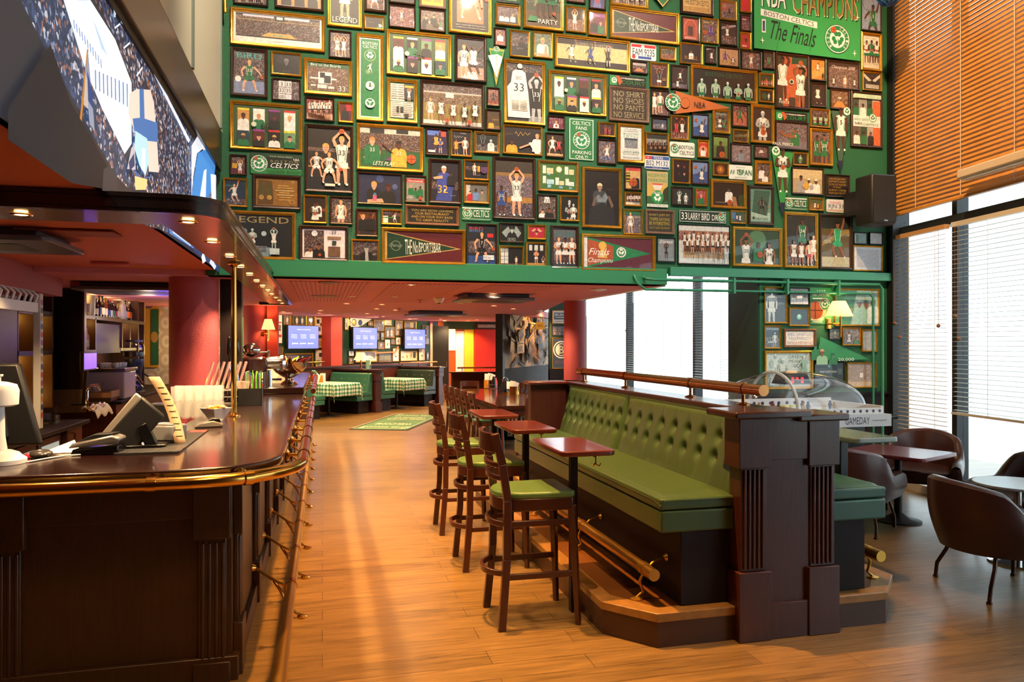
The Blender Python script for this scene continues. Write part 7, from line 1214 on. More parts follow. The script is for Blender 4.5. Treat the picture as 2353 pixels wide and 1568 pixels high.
m=MB(); m.tube([(-.22+.0*i,-.42*math.cos(PI*i/16),1.08+.37*math.sin(PI*i/16)*.96) for i in range(17)],.016,8); m.build('dome_band',mat('frosted_band','#cdd0d0',.5),hk)
m=MB(); m.prism([(-.1,0),(.1,0),(.16,-.11),(-.16,-.11)],-.12,.12,'y'); m.xf(M.Translation((0,0,1.42))); sb=m.build('scoreboard',mat('score_grey','#2e3238',.4),hk,bev=.006); m=MB(); 
for x,z in ((-.07,1.37),(-.02,1.37),(.04,1.37),(-.07,1.335),(.04,1.335)): m.box(x-.014,x+.014,-.124,-.1205,z-.01,z+.012)
m.build('red_digits',mat('red_digits','#e02020',.4,emit=3),hk); m=MB(); m.lathe([(.06,0),(.05,.02)],(0,0,1.422),16); m.build('top_lamp',mat('warm_cap','#e8b070',.4,emit=.6),hk)
PLm=[mat('player_%d'%i,c,.5) for i,c in enumerate(['#b8862a','#2a3458','#8a3040'])]
for i,(x,y) in enumerate([(-.38,.0),(-.22,-.1),(-.14,.12),(.0,-.2),(.16,-.05),(.2,.1),(.42,-.12),(.5,.05),(-.5,.1)]):
    f=T('toy_player',['yellow toy hockey player nearest the dome band','dark toy hockey player beside the dome band','maroon toy hockey player beyond the dome band','small dark yellow toy hockey player in the rink middle','navy toy hockey player near the right group','maroon toy hockey player in the right group','yellow toy hockey player near the goal end','navy toy hockey player deepest at the goal end','maroon toy hockey player at the far rink end'][i],'toy',(4.7+x,6.75+y,.9565),0,'toy players on the rink'); m=MB(); m.lathe([(.012,0),(.016,.03),(.022,.055),(.014,.07),(.006,.072)],(0,0,0),8); m.ball((0,0,.082),.013,5); m.build('body',PLm[i%3],f); m=MB(); m.bar((.01,0,.05),(.05,-.01,.006),.005,.005); m.build('stick',wood_pine,f)
for s in (-1,1):
    for y in (-.3,.0,.3): m=MB(); m.cyl((s*.83,y,.97),(s*1.02,y,.97),.008,8); m.cyl((s*.94,y,.97),(s*1.03,y,.97),.017,10); m.build('control_rod',black,hk)
m=MB(); m.box(-.6,.6,-.35,.35,.1,.9); m.build('cabinet',black,hk,bev=.01); m=MB(); m.box(-.25,-.08,-.356,-.35,.55,.68); m.build('coin_slot',steel,hk); m=MB(); m.box(-.2,.0,-.356,-.35,.74,.8); m.build('white_lettering',white,hk)
for s in (-1,1): m=MB(); m.box(s*.55-.05,s*.55+.05,-.33,.33,.075,.1); m.build('leg',black,hk)
# brass wall lamp on the pillar
wl=Py(1912,745,YG-.0); t=T('wall_lamp','brass swing arm wall lamp with lit cream shade on the pillar wall','wall lamp',(wl.x,YG-.005,wl.z)); m=MB(); m.box(-.1,-.03,-.02,0,-.06,.07); m.build('back_plate',brass,t,bev=.004); m=MB(); m.tube([(-.065,-.02,0),(-.065,-.1,0),(.0,-.14,0)],.01,8); m.cyl((0,-.14,-.16),(0,-.14,.12),.012,10); m.build('arm',brass,t); m=MB(); m.lathe([(.16,.09),(.075,.27)],(-.02,-.14,-.0),24,cap=False); sh=m.build('shade',shade_on,t,smooth=60); sh.modifiers.new('s','SOLIDIFY').thickness=.003; m=MB(); m.ball((-.02,-.14,.15),.03,6); m.build('bulb',lamp_on,t); WLP=t.location+V((-.02,-.14,.16))
# green pipes
gpz=[]; A_=Py(1481,641,YG-.06); B_=Py(2022,650,YG-.06); t=T('green_pipe','pair of thin green pipes running along the beam and down the pillar','pipe'); m=MB()
z1=A_.z; m.tube([(A_.x,YG-.02,z1+.02),(A_.x,YG-.1,z1),(A_.x+.1,YG-.1,z1-.01),(B_.x-.05,YG-.1,z1-.01),(B_.x,YG-.1,z1-.06),(B_.x,YG-.1,.05)],.017,10); m.build('pipe',green_p,t,smooth=60)
m=MB(); C_=Py(2002,690,YG-.05); m.tube([(A_.x-.12,YG-.03,z1+.04),(A_.x-.1,YG-.08,z1-.05),(A_.x,YG-.08,z1-.12),(C_.x-.05,YG-.08,z1-.12),(C_.x,YG-.08,z1-.17),(C_.x,YG-.08,.05)],.014,10); m.build('pipe',green_p,t,smooth=60)
for x in (4.6,5.3,6.0): m=MB(); m.box(x-.012,x+.012,YG-.13,YG,z1-.15,z1+.03); m.build('clip',green_p,t)
# loudspeaker
q=Py(2004,463,YG-.34); t=T('loudspeaker','big black loudspeaker hanging at the corner of the green wall','loudspeaker',tuple(q),.15); m=MB(); hw,hh=.165,.29; m.prism([(-hw,-.14),(hw*.95,-.2),(hw*1.35,-.08),(hw*1.35,.14),(-hw*.8,.14)],-hh,hh); m.build('cabinet',black,t,bev=.03,seg=3); m=MB(); m.prism([(-hw+.02,-.149),(hw*.9,-.203),(hw*.9,-.197),(-hw+.02,-.143)],-hh+.03,hh-.02); m.build('grille',mat('speaker_grille','#101012',.7,bump=.6,bs=400),t); m=MB(); m.box(-.1,.06,.13,.33,-.14,.14); m.build('wall_bracket',black,t); m=MB(); m.box(-.03,.03,-.19,-.178,-hh+.03,-hh+.045); m.build('badge',steel,t)
# ball in a blue net at the top right
q=Py(2041,-12,6.9); t=T('netted_ball','green ball hanging in a blue net at the picture top','ball',tuple(q)); m=MB(); m.ball((0,0,0),.115,12); m.build('ball',mat('green_ball','#1f4a3a',.5),t); m=MB()
for k in range(10):
    for s in (1,-1): m.tube([(.12*math.cos(-PI/2+PI*i/10)*math.cos(k*PI/5+s*i*.2),.12*math.cos(-PI/2+PI*i/10)*math.sin(k*PI/5+s*i*.2),.12*math.sin(-PI/2+PI*i/10)) for i in range(11)],.0035,5)
m.build('net',mat('blue_net','#1f5ac8',.5),t); m=MB(); m.cyl((0,0,.1),(0,0,.6),.004,6); m.build('cord',MATS['blue_net'],t)
# =================== far dining room
BRZ=math.atan2(BE.y,BE.x)
TW=V(bp(0,1.93)); TN=BN
def onTV(u,v,off=0): return Pp(u,v,TW-BN*off,BN)
def tvrect(u0,u1,v0,v1):
    um=(u0+u1)/2; a=onTV(u0,HZ); b=onTV(u1,HZ); c=onTV(um,(v0+v1)/2); z1=onTV(um,v0).z; z0=onTV(um,v1).z
    p=(a+b)/2; return (p.x,p.y,(z0+z1)/2),(b-a).length,z1-z0
scrm=mat('blue_tv_picture','#4a54b0',.4,emit=1.05,ecol='#7f8cf0',var=.35,vs=3)
for i,(u0,u1,v0,v1) in enumerate([(652,723,748,803),(802,858,752.5,803),(921,968.5,756.5,802.5)]):
    l,w,h=tvrect(u0,u1,v0,v1); t=T('television',['television with blue picture nearest the bar column','television with blue picture in the middle of the far wall','television with blue picture nearest the black door'][i],'television',(l[0]-BN.x*.1,l[1]-BN.y*.1,l[2]),BRZ,'televisions on the far wall')
    m=MB(); m.box(-w/2,w/2,-.03,.05,-h/2,h/2); m.build('bezel',black,t,bev=.006); m=MB(); m.box(-w/2+.015,w/2-.015,-.033,-.03,-h/2+.02,h/2-.015); m.build('display',scrm,t)
    d=Draw(w-.04,h-.04,.001); d.text(.5,.84,.07,'#f2f4ff','tonight on the big screens')
    for r in range(3):
        for c in range(3): d.rect(.08+c*.31,.6-r*.07,.27+c*.31,.62-r*.07,'#e8ecff')
    for c in range(3): d.rect(.15+c*.26,.2,.3+c*.26,.24,'#f2f4ff'); d.disc(.12+c*.26,.22,.02,'#f2f4ff')
    d.build('caption',t,PR_S,(0,-.034,0))
BWs=[
(636,648,722,790,'b','#e0dcd8;R.1,.7,.9,.75,#b0302c;R.1,.2,.9,.3,#b0302c;P s,.5,.3,.4,k,k,a'.replace('P s','Ps'),'tall pale framed poster beside the red column sconce'),
(650,668,722,747,'h','#3a3a44;C0,1;Ps,.5,.0,.8,w,w,a','small framed photo over the first television, nearest the column'),
(671,703,725,748,'h','#2a2a2c;Ps,.3,-.1,1.0,w,w,a;Ps,.7,-.1,1.0,w,w,m','framed black and white photo of two hockey players over the first television'),
(705,722,726,749,'h','#4a2a2c;C0,1;Ps,.5,.0,.8,k,w,a','small reddish framed photo over the first television corner'),
(723,745,728,772,'g','#e4e2dc;R.1,.65,.45,.9,#2a2a2a;R.5,.5,.9,.7,#8a5a4a;R.2,.2,.6,.45,#5a5a5a','white framed page of small photos beside the first television'),
(723,745,776,801,'os','#d0a468;t.5,.82,.5,.12,#4a2a14,NOTICE;R.12,.62,.88,.68,#5a3a20;R.12,.48,.88,.54,#5a3a20;R.12,.34,.88,.4,#5a3a20;R.2,.2,.8,.26,#5a3a20','tan wooden notice sign beside the first television'),
(637,649,797,815,'h','#8a94a8;C0,1','small framed pale photo left of the first television'),
(653,718,812,847,'g','#23253a;R.1,.2,.5,.9,#5a5a8a;R.55,.1,.9,.5,#3a3a50','gold framed dark blue picture behind the table lamp'),
(723,745,804,845,'h','#e8e4de;R.4,.6,.8,.85,#3a3a3a;R.1,.1,.5,.4,#8a9a5a','white framed page under the notice sign'),
(791,799,731,759,'h','#d8d4cc;R.2,.2,.8,.6,#8a7a6a','narrow pale framed picture beside the square red pillar'),
(799,809,733,750,'b','#d8d4cc;Ps,.5,.1,.8,k,k,a','small pale framed photo of a player above the middle television'),
(845,856,738,750,'h','#3a4a6a;O.5,.5,.3,#c8b48a','small framed picture right above the middle television'),
(858,881,735,762,'h','#3a3034;C0,1;Ps,.5,.1,.8,k,k,a','framed photo of a dark clad player in a crowd, beside the middle television'),
(882,898,735,749,'h','#cdd4c8;t.5,.3,.8,.4,#3a4a3a,BRUINS','pale framed plate with a team name near the ceiling'),
(883,906,751,777,'h','#2a2320;Ps,.3,-.2,1.0,w,w,a;Ps,.68,-.2,1.1,w,w,a','dark framed photo of two players in white, between two televisions'),
(907,924,737,772,'h','#4a4034;C0,1;Ps,.4,.05,.8,y,k,a','tall framed crowd photo above the third television'),
(858,872,763,782,'b','#3a3a48;C0,1;Ps,.5,.1,.8,w,w,a','small framed blue-toned photo beside the middle television'),
(874,882,764,782,'h','#8aa0c0;R0,0,1,.4,#4a6a4a','narrow framed landscape photo between the televisions'),
(883,896,780,802,'b','#e8e6e0;Ps,.5,.1,.6,k,k,a','white framed picture of a lone player between the televisions'),
(897,907,779,792,'h','#5a3a34;C0,1','tiny reddish framed photo between the televisions'),
(908,920,775,793,'h','#e0dcd4;Ps,.5,.05,.8,k,k,a','small pale framed photo at the third television'),
(858,866,786,801,'b','#2a2a34;Ps,.5,.05,.8,w,w,a','small dark framed photo under the middle television corner'),
(867,882,786,803,'h','#8a8488;C0,1;Pd,.5,.1,.8,w,w,a','framed photo of a player on ice, below the narrow landscape'),
(800,813,806,819,'b','#c8ccd4;Pd,.5,.1,.8,k,k,a','small white framed photo under the middle television'),
(815,866,806,833,'g','#e4ddd0;R.06,.25,.94,.92,#6a5a44;X.06,.6,.94,.92;V#e8e4dc,.1,.28,.9,.28,.7,.58,.3,.58','wide framed arena photo behind the second table lamp'),
(868,900,811,833,'os','#4a4a2a;t.5,.8,.8,.14,#b8a860,THERE ARE NO;t.5,.6,.8,.14,#b8a860,STRANGERS HERE;t.5,.4,.8,.14,#b8a860,ONLY FRIENDS;t.5,.2,.8,.14,#b8a860,WHO HAVENT MET','wooden sign about strangers and friends'),
(901,916,800,831,'h','#ece8e0;Ps,.5,.05,.8,w,k,a;t.5,.9,.8,.08,#333,player','tall white framed poster of a player, beside the strangers sign'),
(919,958,806,830,'h','#c8b89a;Ps,.14,.05,.85,w,k,a;Ps,.38,.2,.7,w,k,a;Ps,.62,.2,.7,r,k,a;R.75,.3,.9,.9,#2a2a2a','wide framed montage of players under the third television'),
(961,976,798,829,'h','#d8d2c8;Ps,.5,.0,.9,w,g,a','framed pale photo of a standing player, right below the third television'),
(969,986,748,792,'h','#4a4440;F.3,#c8c4bc;Ps,.5,.2,.7,k,w,a','tall framed photo of a skater beside the third television'),
(978,986,809,828,'b','#3a3430;Ps,.5,.1,.8,w,w,a','small dark framed photo nearest the black door'),
(928,955,739,756,'h','#2a3a34;C0,1;R.5,.1,.8,.9,#b0a890','dark framed hockey picture over the third television'),
(800,811,822,836,'h','#8a5a4a;C0,1;Ps,.5,.1,.8,w,w,a','small framed photo low under the middle television'),
]
for u0,u1,v0,v1,st,art,lab in BWs:
    l,w,h=tvrect(u0,u1,v0,v1); picture(l,BRZ,w,h,st,art,lab,'framed pictures on the television wall',.9)
a=onTV(812,733); b=onTV(858,733)
t=T('wall_pennant','white and blue hockey pennant above the middle television','pennant',tuple(onTV(830,742,.01)),BRZ); d=Draw(1.0,.34,.001); mb=MB(); q=[(-.45,.2),(.1,.14),(.5,.2),(.5,.16),(.05,-.06),(-.42,-.2)]; mb.prism(q,-.01,0,'y'); mb.build('cloth',white,t); d.poly(q,'#e4e6ea'); d.disc(.2,.5,.09,'#1c1c20'); d.disc(.2,.5,.07,'#e4c04a'); d.disc(.44,.5,.08,'#26468a'); d.text(.82,.93,.06,'#c02a3a','final',.2,.15); d.build('print',t,PR_M,(0,-.01,0))
t=T('hockey_stick','hockey stick hung among the pictures under the far crowd photos','stick',tuple(onTV(893,806,.07)),BRZ); m=MB(); m.bar((-.55,-.01,-.06),(.28,-.01,-.04),.02,.035); m.bar((.28,-.01,-.04),(.4,-.01,.12),.02,.05); m.build('stick',wood_pine,t)
t=T('exit_sign','small red fire sign on the wall beside the black door','sign',tuple(onTV(990,748,.02)),BRZ); m=MB(); m.box(-.07,.07,-.015,0,-.1,.1); m.build('sign_plate',mat('fire_red','#c82a2a',.5),t); m=MB(); m.box(-.03,.03,-.017,-.015,-.05,.05); m.build('white_symbol',white,t)
# wooden partition behind the booths with brass rail
m=MB(); bbox(m,-1.7,6.2,1.55,1.68,0,1.06); bbox(m,-1.7,6.2,1.5,1.73,1.06,1.1); t=T('booth_partition','dark wood partition running behind the green booths','partition'); m.build('panel',wood_v,t)
def brail(e0,e1,n,z,lab):
    t=T('brass_rail',lab,'rail'); m=MB(); m.tube([bp(e0,n,z),bp(e1,n,z)],.022,10); m.build('rail_tube',brass_red,t,smooth=60)
    for k in (.08,.5,.92): m=MB(); e=e0+(e1-e0)*k; m.cyl(bp(e,n,z-.1),bp(e,n,z),.009,8); m.cyl(bp(e,n,z-.1),bp(e,n,z-.09),.03,10); m.build('rail_bracket',brass,t)
brail(-1.5,2.0,1.55,1.2,'brass rail along the partition behind the first booth'); brail(4.2,5.9,1.0,1.13,'brass rail on the end of the farthest booth')
# booths
def booth_bench(e,face,lab,col,n0=.25,n1=1.5,wd=.56):
    # bench whose seat faces along the row: face=+1 towards increasing e ; origin at row coordinates
    o=bp(e,n0); t=T('booth_bench',lab,'bench',o,BRZ); L=n1-n0; s=face
    def bx(mb,x0,x1,*r): x0,x1=s*x0,s*x1; return mb.box(min(x0,x1),max(x0,x1),*r)
    m=MB(); bx(m,.08,wd-.12,.06,L,0,.3); m.build('base',blackw,t,bev=.004)
    m=MB(); bx(m,.0,wd-.02,0,L,.3,.4); m.build('seat_rail',col,t,bev=.012); m=MB(); bx(m,.06,wd,-.005,L,.4,.52); m.build('seat_cushion',col,t,bev=.03,seg=3)
    m=MB(); m.prism([(s*.0,.4),(s*.2,.4),(s*.1,.93),(s*.02,.95),(s*.0,.95)],0,L,'y'); m.build('back_cushion',col,t,bev=.025,seg=3)
    m=MB()
    for z in (.66,.8):
        for k in range(5): x=.2-.1*(z-.4)/.53+.003; m.lathe([(.001,.012),(.015,.008),(.018,0)],(s*x,L*(k+.5)/5,z),8,(s,0,.1),cap=False)
    m.build('tufting_buttons',mat('tan_button','#7d7a4a',.4),t)
    return t
def divider(e,lab,n0=.2,n1=1.55):
    t=T('booth_divider',lab,'divider',bp(e,n0),BRZ); m=MB(); m.box(-.07,.07,.05,n1-n0,0,.98); m.build('panel',wood_v,t); m=MB(); m.box(-.11,.11,-.02,.14,0,.24); m.box(-.09,.09,0,.12,.24,.76); m.box(-.11,.11,-.02,.14,.76,.99); m.build('end_post',wood_v,t,bev=.004); m=MB(); m.box(-.14,.14,-.06,n1-n0,.99,1.03); m.build('cap_board',wood_h,t,bev=.006); m=MB(); m.tube([(0,-.03,.9),(0,-.07,.88),(0,-.08,.91)],.008,6); m.build('coat_hook',brass,t)
divider(0.0,'dark post and divider at the bar end of the first booth'); divider(2.42,'dark divider with coat hook between the two booths'); divider(4.98,'dark divider at the door end of the farthest booth')
LT=mat('teal_green_leather','#2f6552',.4,bump=.05,bs=300)
booth_bench(.15,1,'green booth bench at the bar end of the first booth',LT); booth_bench(2.27,-1,'green booth bench of the first booth with its tufted back to the divider',LT)
booth_bench(2.57,1,'green booth bench of the second booth behind the divider',LT); booth_bench(4.83,-1,'dark green tufted booth bench nearest the black door',leather_dk)
def gingham():
    g=bpy.data.materials.new('green_gingham_cloth'); g.use_nodes=True; nt=g.node_tree; b=nt.nodes['Principled BSDF']; N=nt.nodes.new; L=nt.links.new
    tc=N('ShaderNodeUVMap'); sx=N('ShaderNodeSeparateXYZ'); L(tc.outputs[0],sx.inputs[0]); o=[]
    for k in range(2):
        q=N('ShaderNodeMath'); q.operation='MULTIPLY'; q.inputs[1].default_value=11; L(sx.outputs[k],q.inputs[0]); f=N('ShaderNodeMath'); f.operation='FRACT'; L(q.outputs[0],f.inputs[0]); h=N('ShaderNodeMath'); h.operation='GREATER_THAN'; h.inputs[1].default_value=.5; L(f.outputs[0],h.inputs[0]); o.append(h)
    ad=N('ShaderNodeMath'); ad.operation='ADD'; L(o[0].outputs[0],ad.inputs[0]); L(o[1].outputs[0],ad.inputs[1]); dv=N('ShaderNodeMath'); dv.operation='MULTIPLY'; dv.inputs[1].default_value=.5; L(ad.outputs[0],dv.inputs[0])
    r=N('ShaderNodeValToRGB'); r.color_ramp.interpolation='CONSTANT'; e=r.color_ramp.elements; e[0].color=lin('#ece9dc'); e[1].position=.25; e[1].color=lin('#7fae98'); z=e.new(.75); z.color=lin('#1f6a50'); L(dv.outputs[0],r.inputs[0]); L(r.outputs[0],b.inputs['Base Color']); b.inputs['Roughness'].default_value=.8; return g
GG=gingham()
def booth_table(e,n,lab,rz,lab2):
    t=T('booth_table',lab,'table',bp(e,n),BRZ+rz); m=MB(); m.box(-.4,.4,-.55,.55,.72,.75); m.build('table_top',wood_table,t); m=MB(); m.cyl((0,0,.02),(0,0,.72),.035,12); m.lathe([(.26,0),(.26,.012),(.05,.04),(.035,.06)],(0,0,0),20); m.build('pedestal',black,t)
    c=T('tablecloth',lab2,'tablecloth',tuple(V(bp(e,n))+V((0,0,.757))),BRZ+rz,'gingham tablecloths on the booth tables')
    S=.66; hx,hy=.412,.562; NN=48; mb=MB(); uv=[]
    def f(a,b):
        x=(a-.5)*2*(hx+.3); y=(b-.5)*2*(hy+.3); ex=max(0,abs(x)-hx); ey=max(0,abs(y)-hy); dr=max(ex,ey)+.45*min(ex,ey); sx=1 if x>0 else -1; sy=1 if y>0 else -1
        px=sx*min(abs(x),hx); py=sy*min(abs(y),hy); fl=.02+.018*math.sin((x*9 if ey>ex else y*9)*2)
        if ex: px+=sx*fl*min(1,ex/.08)
        if ey: py+=sy*fl*min(1,ey/.08)
        if ex and ey: px+=sx*.05*min(ex,ey)/.3; py+=sy*.05*min(ex,ey)/.3
        return (px,py,.004-max(dr,0)*.95)
    mb.grid(NN,NN,f); o=mb.build('cloth',GG,c,smooth=70); me=o.data; ul=me.uv_layers.new(name='UVMap')
    for lp in me.loops: i=lp.vertex_index; ul.data[lp.index].uv=((i%(NN+1))/NN*1.41*1.0,(i//(NN+1))/NN*1.71)
    o.modifiers.new('s','SOLIDIFY').thickness=.004
    return t
booth_table(1.18,.62,'pedestal table in the first booth',0,'green and white gingham tablecloth in the first booth'); booth_table(3.62,.62,'pedestal table in the second booth',0,'green and white gingham tablecloth in the second booth')
q=V(bp(1.1,.85,.765)); t=T('condiment_caddy','amber napkin holder with ketchup and white card on the first gingham table','caddy',tuple(q),BRZ); m=MB(); m.box(-.07,.07,-.06,.06,0,.16); m.build('amber_box',mat('amber_box','#c8781f',.3),t,bev=.006); m=MB(); m.lathe([(.035,0),(.035,.14),(.012,.19)],(-.15,0,0),10); m.build('red_bottle',MATS['ketchup_red'],t); m=MB(); m.box(.1,.17,-.05,.05,0,.2); m.build('white_card',white,t); m=MB(); m.bar((-.02,0,.15),(-.16,0,.27),.1,.02); m.build('menu_card',mat('menu_green','#7aa890',.5),t)
t=T('menu_stand','white menu card leaning on the first gingham table','card',tuple(V(bp(.72,.5,.765))),BRZ); m=MB(); m.bar((-.05,0,0),(.03,0,.2),.12,.01,(0,1,0)); m.build('card',white,t)
for e,n,z,lab,base in [(.35,1.66,1.102,'lit table lamp with cream shade on the partition behind the first booth',0),(2.42,.75,1.032,'lit table lamp with cream shade on the booth divider',1)]:
    t=T('table_lamp',lab,'lamp',bp(e,n,z),BRZ,'cream shaded lamps by the booths'); m=MB(); m.lathe([(.07,0),(.07,.012),(.02,.03),(.016,.28)],(0,0,0),14); m.build('base',brass,t); m=MB(); m.lathe([(.18,.22),(.08,.4)],(0,0,0),20,cap=False); sh=m.build('shade',shade_on,t,smooth=60); m=MB(); m.ball((0,0,.36),.035,6); m.build('bulb',lamp_on,t); point('lamp_light',bp(e,n-.05,z+.36),9,'#ffc880',.05)
t=T('divider_clutter','small cards and condiments on the booth divider beside the lamp','condiments',bp(2.42,.45,1.032),BRZ); m=MB(); m.box(-.12,-.02,0,.04,0,.22); m.build('green_card',MATS['menu_green'],t); m=MB(); m.lathe([(.05,0),(.06,.1)],(.06,.1,0),12); m.build('steel_cup',chrome,t); m=MB(); m.bar((.06,.1,.08),(.1,.1,.2),.08,.01); m.build('napkin',white,t)
# columns by the bar end: red round column with square red pier and sconce; square red pillar between televisions
xc=Py(586,HZ,13.9); t=column(xc.x,13.9,.2,ZC,'dark red round column with a sconce at the far end of the bar'); 
p=Py(625,HZ,13.75); t=T('square_pier','bright red square pier beside the round column at the bar end','pier',(p.x,13.85,0)); m=MB(); m.box(-.09,.09,-.1,.3,0,ZC); m.build('shaft',red_sq,t)
c=Py(616,768,13.6); t=T('wall_sconce','brass wall sconce with lit cream shade on the red column','wall lamp',tuple(c)); m=MB(); m.tube([(-.12,.14,0),(-.1,0,0),(.0,0,0)],.012,8); m.cyl((0,0,-.12),(0,0,.08),.014,10); m.lathe([(.05,0),(.03,.03)],(-.12,.16,0),14,(0,-1,0)); m.build('arm',brass,t); m=MB(); m.lathe([(.115,.08),(.06,.26)],(0,0,0),20,cap=False); m.build('shade',shade_on,t,smooth=60); m=MB(); m.ball((0,0,.15),.03,6); m.build('bulb',lamp_on,t); point('sconce_light',tuple(c+V((.0,-.02,.17))),12,'#ffc070',.05)
a=onTV(752,HZ,.3); b=onTV(790,HZ,.3); t=T('square_pillar','square red pillar between the first and second televisions','pillar',bp((V(a)+V(b)-BP*2).dot(BE)/2,1.72),BRZ); m=MB(); m.box(-.2,.2,-.12,.2,0,ZC); m.build('shaft',red_sq,t,bev=.01)
t=T('green_lit_sign','narrow bright green lit panel beside the brass pole','sign',tuple(Py(546,778,14.4))); m=MB(); m.box(-.12,.14,-.02,.03,-.42,.42); m.build('frame',black,t); m=MB(); m.box(-.1,.1,-.024,-.02,-.39,.39); m.build('panel',mat('green_glow','#6ad82a',.4,emit=.9),t)
m=MB(); m.box(-1.9,-1.45,14.5,14.58,0,ZC); 
# doorway wall
YD=22.3; OR=mat('orange_corridor_paint','#c85a1f',.6)
m=MB(); m.box(Py(1006,HZ,YD).x,6.3,YD,YD+.1,0,ZC+.1); ST('wall_corridor',m,OR)
m=MB(); q=lambda u:Py(u,HZ,YD).x
m.box(q(1020),q(1150),YD-.06,YD,1.65+(790-757)/FP*22.6,ZC); ST('trim_10',m,green_d)
def dpanel(n,u0,u1,v0,c,extra=None):
    m=MB(); z=Py((u0+u1)/2,v0,YD).z; m.box(q(u0),q(u1),YD-.05,YD-.005,0,z); o=ST('door_%d'%n,m,c); return o
dpanel(1,1046,1065,761,mat('lilac_white_door','#d8c4d0',.5)); zd=dpanel(2,1066,1087,758,mat('yellow_door','#d2b42a',.5)); rd=dpanel(3,1091,1148,757,mat('bright_red_door','#c2281c',.5))
q0=Py(1146,839,YD); m=MB(); m.tube([(q0.x,YD-.04,q0.z),(q0.x,YD-.14,q0.z),(q0.x-.14,YD-.14,q0.z)],.012,8); m.build('door_handle',brass,rd)
t=T('corridor_light_panel','glowing tall light panel on the orange corridor wall','lamp',tuple(Py(1034,781,YD-.022))); m=MB(); m.box(-.15,.15,-.02,.02,-.32,.32); m.build('diffuser',mat('corridor_glow','#ffe9a8',.4,emit=2.2,ecol='#ffd890'),t)
f=T('picture_strip','dark wide framed photo above the red door','framed photo',tuple(Py(1118,750,YD-.08))); m=MB(); m.box(-.35,.35,-.02,.01,-.09,.09); m.build('frame',walnut_f,f); m=MB(); m.box(-.28,.28,-.023,-.02,-.05,.05); m.build('print',MATS['grey_print'],f)
# black open door leaf
p=Py(1012,812,21.9); t=T('open_door','black door leaf standing open with a steel handle','door',(p.x,21.9,0),-.25); zt=Py(1010,750,21.9).z; m=MB(); m.box(-.22,.24,-.03,.03,0,zt); m.build('leaf',black,t,bev=.004); m=MB(); m.box(.16,.2,-.05,-.03,.95,1.12); m.build('handle',steel,t); m=MB(); m.box(-.3,-.24,-.06,.06,0,zt+.05); m.build('jamb',mat('pale_door_edge','#b8a890',.5),t)
# dark counter before the doorway, with brass rail
A_=Py(1037,855,18.6); B_=Py(1150,855,18.6); t=T('half_height_counter','dark panelled half height partition before the red door','partition',((A_.x+B_.x)/2,18.6,0)); w=B_.x-A_.x+.3; m=MB(); m.box(-w/2+.15,w/2,-.08,.08,0,A_.z-.03); m.build('panel',wood_v,t); m=MB(); m.box(-w/2+.1,w/2,-.12,.12,A_.z-.03,A_.z); m.build('cap_board',wood_h,t); m=MB(); m.tube([(-w/2+.3,0,A_.z+.1),(w/2-.2,0,A_.z+.1)],.02,8); m.cyl((-w/2+.42,0,A_.z),(-w/2+.42,0,A_.z+.1),.008,8); m.cyl((w/2-.4,0,A_.z),(w/2-.4,0,A_.z+.1),.008,8); m.build('brass_rail',brass,t)
# newspaper wall
NA=V((3.97,16.4,0)); NBp=V((6.1,19.7,0)); nd=(NBp-NA).normalized(); nn=V((nd.y,-nd.x,0))
def nbox(mb,s0,s1,d0,d1,z0,z1):
    vs=[tuple(NA+nd*s+nn*d+V((0,0,z))) for z in (z0,z1) for s,d in ((s0,d0),(s1,d0),(s1,d1),(s0,d1))]; return mb.add(vs,[(0,3,2,1),(4,5,6,7),(0,1,5,4),(1,2,6,5),(2,3,7,6),(3,0,4,7)])
Ln=(NBp-NA).length
m=MB(); nbox(m,-.1,Ln,-.12,0,0,ZC+.1); ST('wall_newspaper',m,mat('dark_wainscot','#140d0b',.6,spec=.12))
m=MB(); nbox(m,-.12,.02,-.14,.03,0,ZC); ST('trim_11',m,mat('near_black_green','#141c18',.5))
npz=T('newspaper_wallpaper','sepia newspaper collage panel on the angled wall under the WC sign'.lower().replace('wc sign','hanging toilet sign'),'wallpaper',tuple(NA+nd*(Ln/2)+nn*.004+V((0,0,(1.07+ZC)/2))),math.atan2(nd.y,nd.x))
d=Draw(Ln-.05,ZC-1.09,.0006); d.rect(0,0,1,1,'#8a6030'); rr=random.Random(3)
for i in range(70):
    x,y=rr.uniform(-.05,.95),rr.uniform(-.05,.95); w_,h_=rr.uniform(.06,.16),rr.uniform(.1,.3); an=rr.uniform(-.5,.5); X,Y=d.fr(x+w_/2,y+h_/2); W_,H_=w_*d.w/2,h_*d.h/2; ca,sa=math.cos(an),math.sin(an)
    def cl(p): return (max(-d.w/2,min(d.w/2,p[0])),max(-d.h/2,min(d.h/2,p[1])))
    R=lambda a,b,c,e,col,mm=0:d.poly([cl((X+px*ca-py*sa,Y+px*sa+py*ca)) for px,py in ((a,b),(c,b),(c,e),(a,e))],col,mm)
    R(-W_,-H_,W_,H_,rr.choice(['#a87c44','#b88a50','#956a34','#3a2a18','#4a361c']))
    if rr.random()<.6: R(-W_*.8,-H_*.7,W_*.5,H_*.3,rr.choice(['#3a2c1e','#5a4428','#2c2218']),1)
    R(-W_*.85,H_*.55,W_*.8,H_*.75,'#2c2218')
    for k in range(3): R(-W_*.8,-H_*.9+k*H_*.1,W_*.7,-H_*.86+k*H_*.1,'#5a4830')
d.build('collage',npz,PR_M)
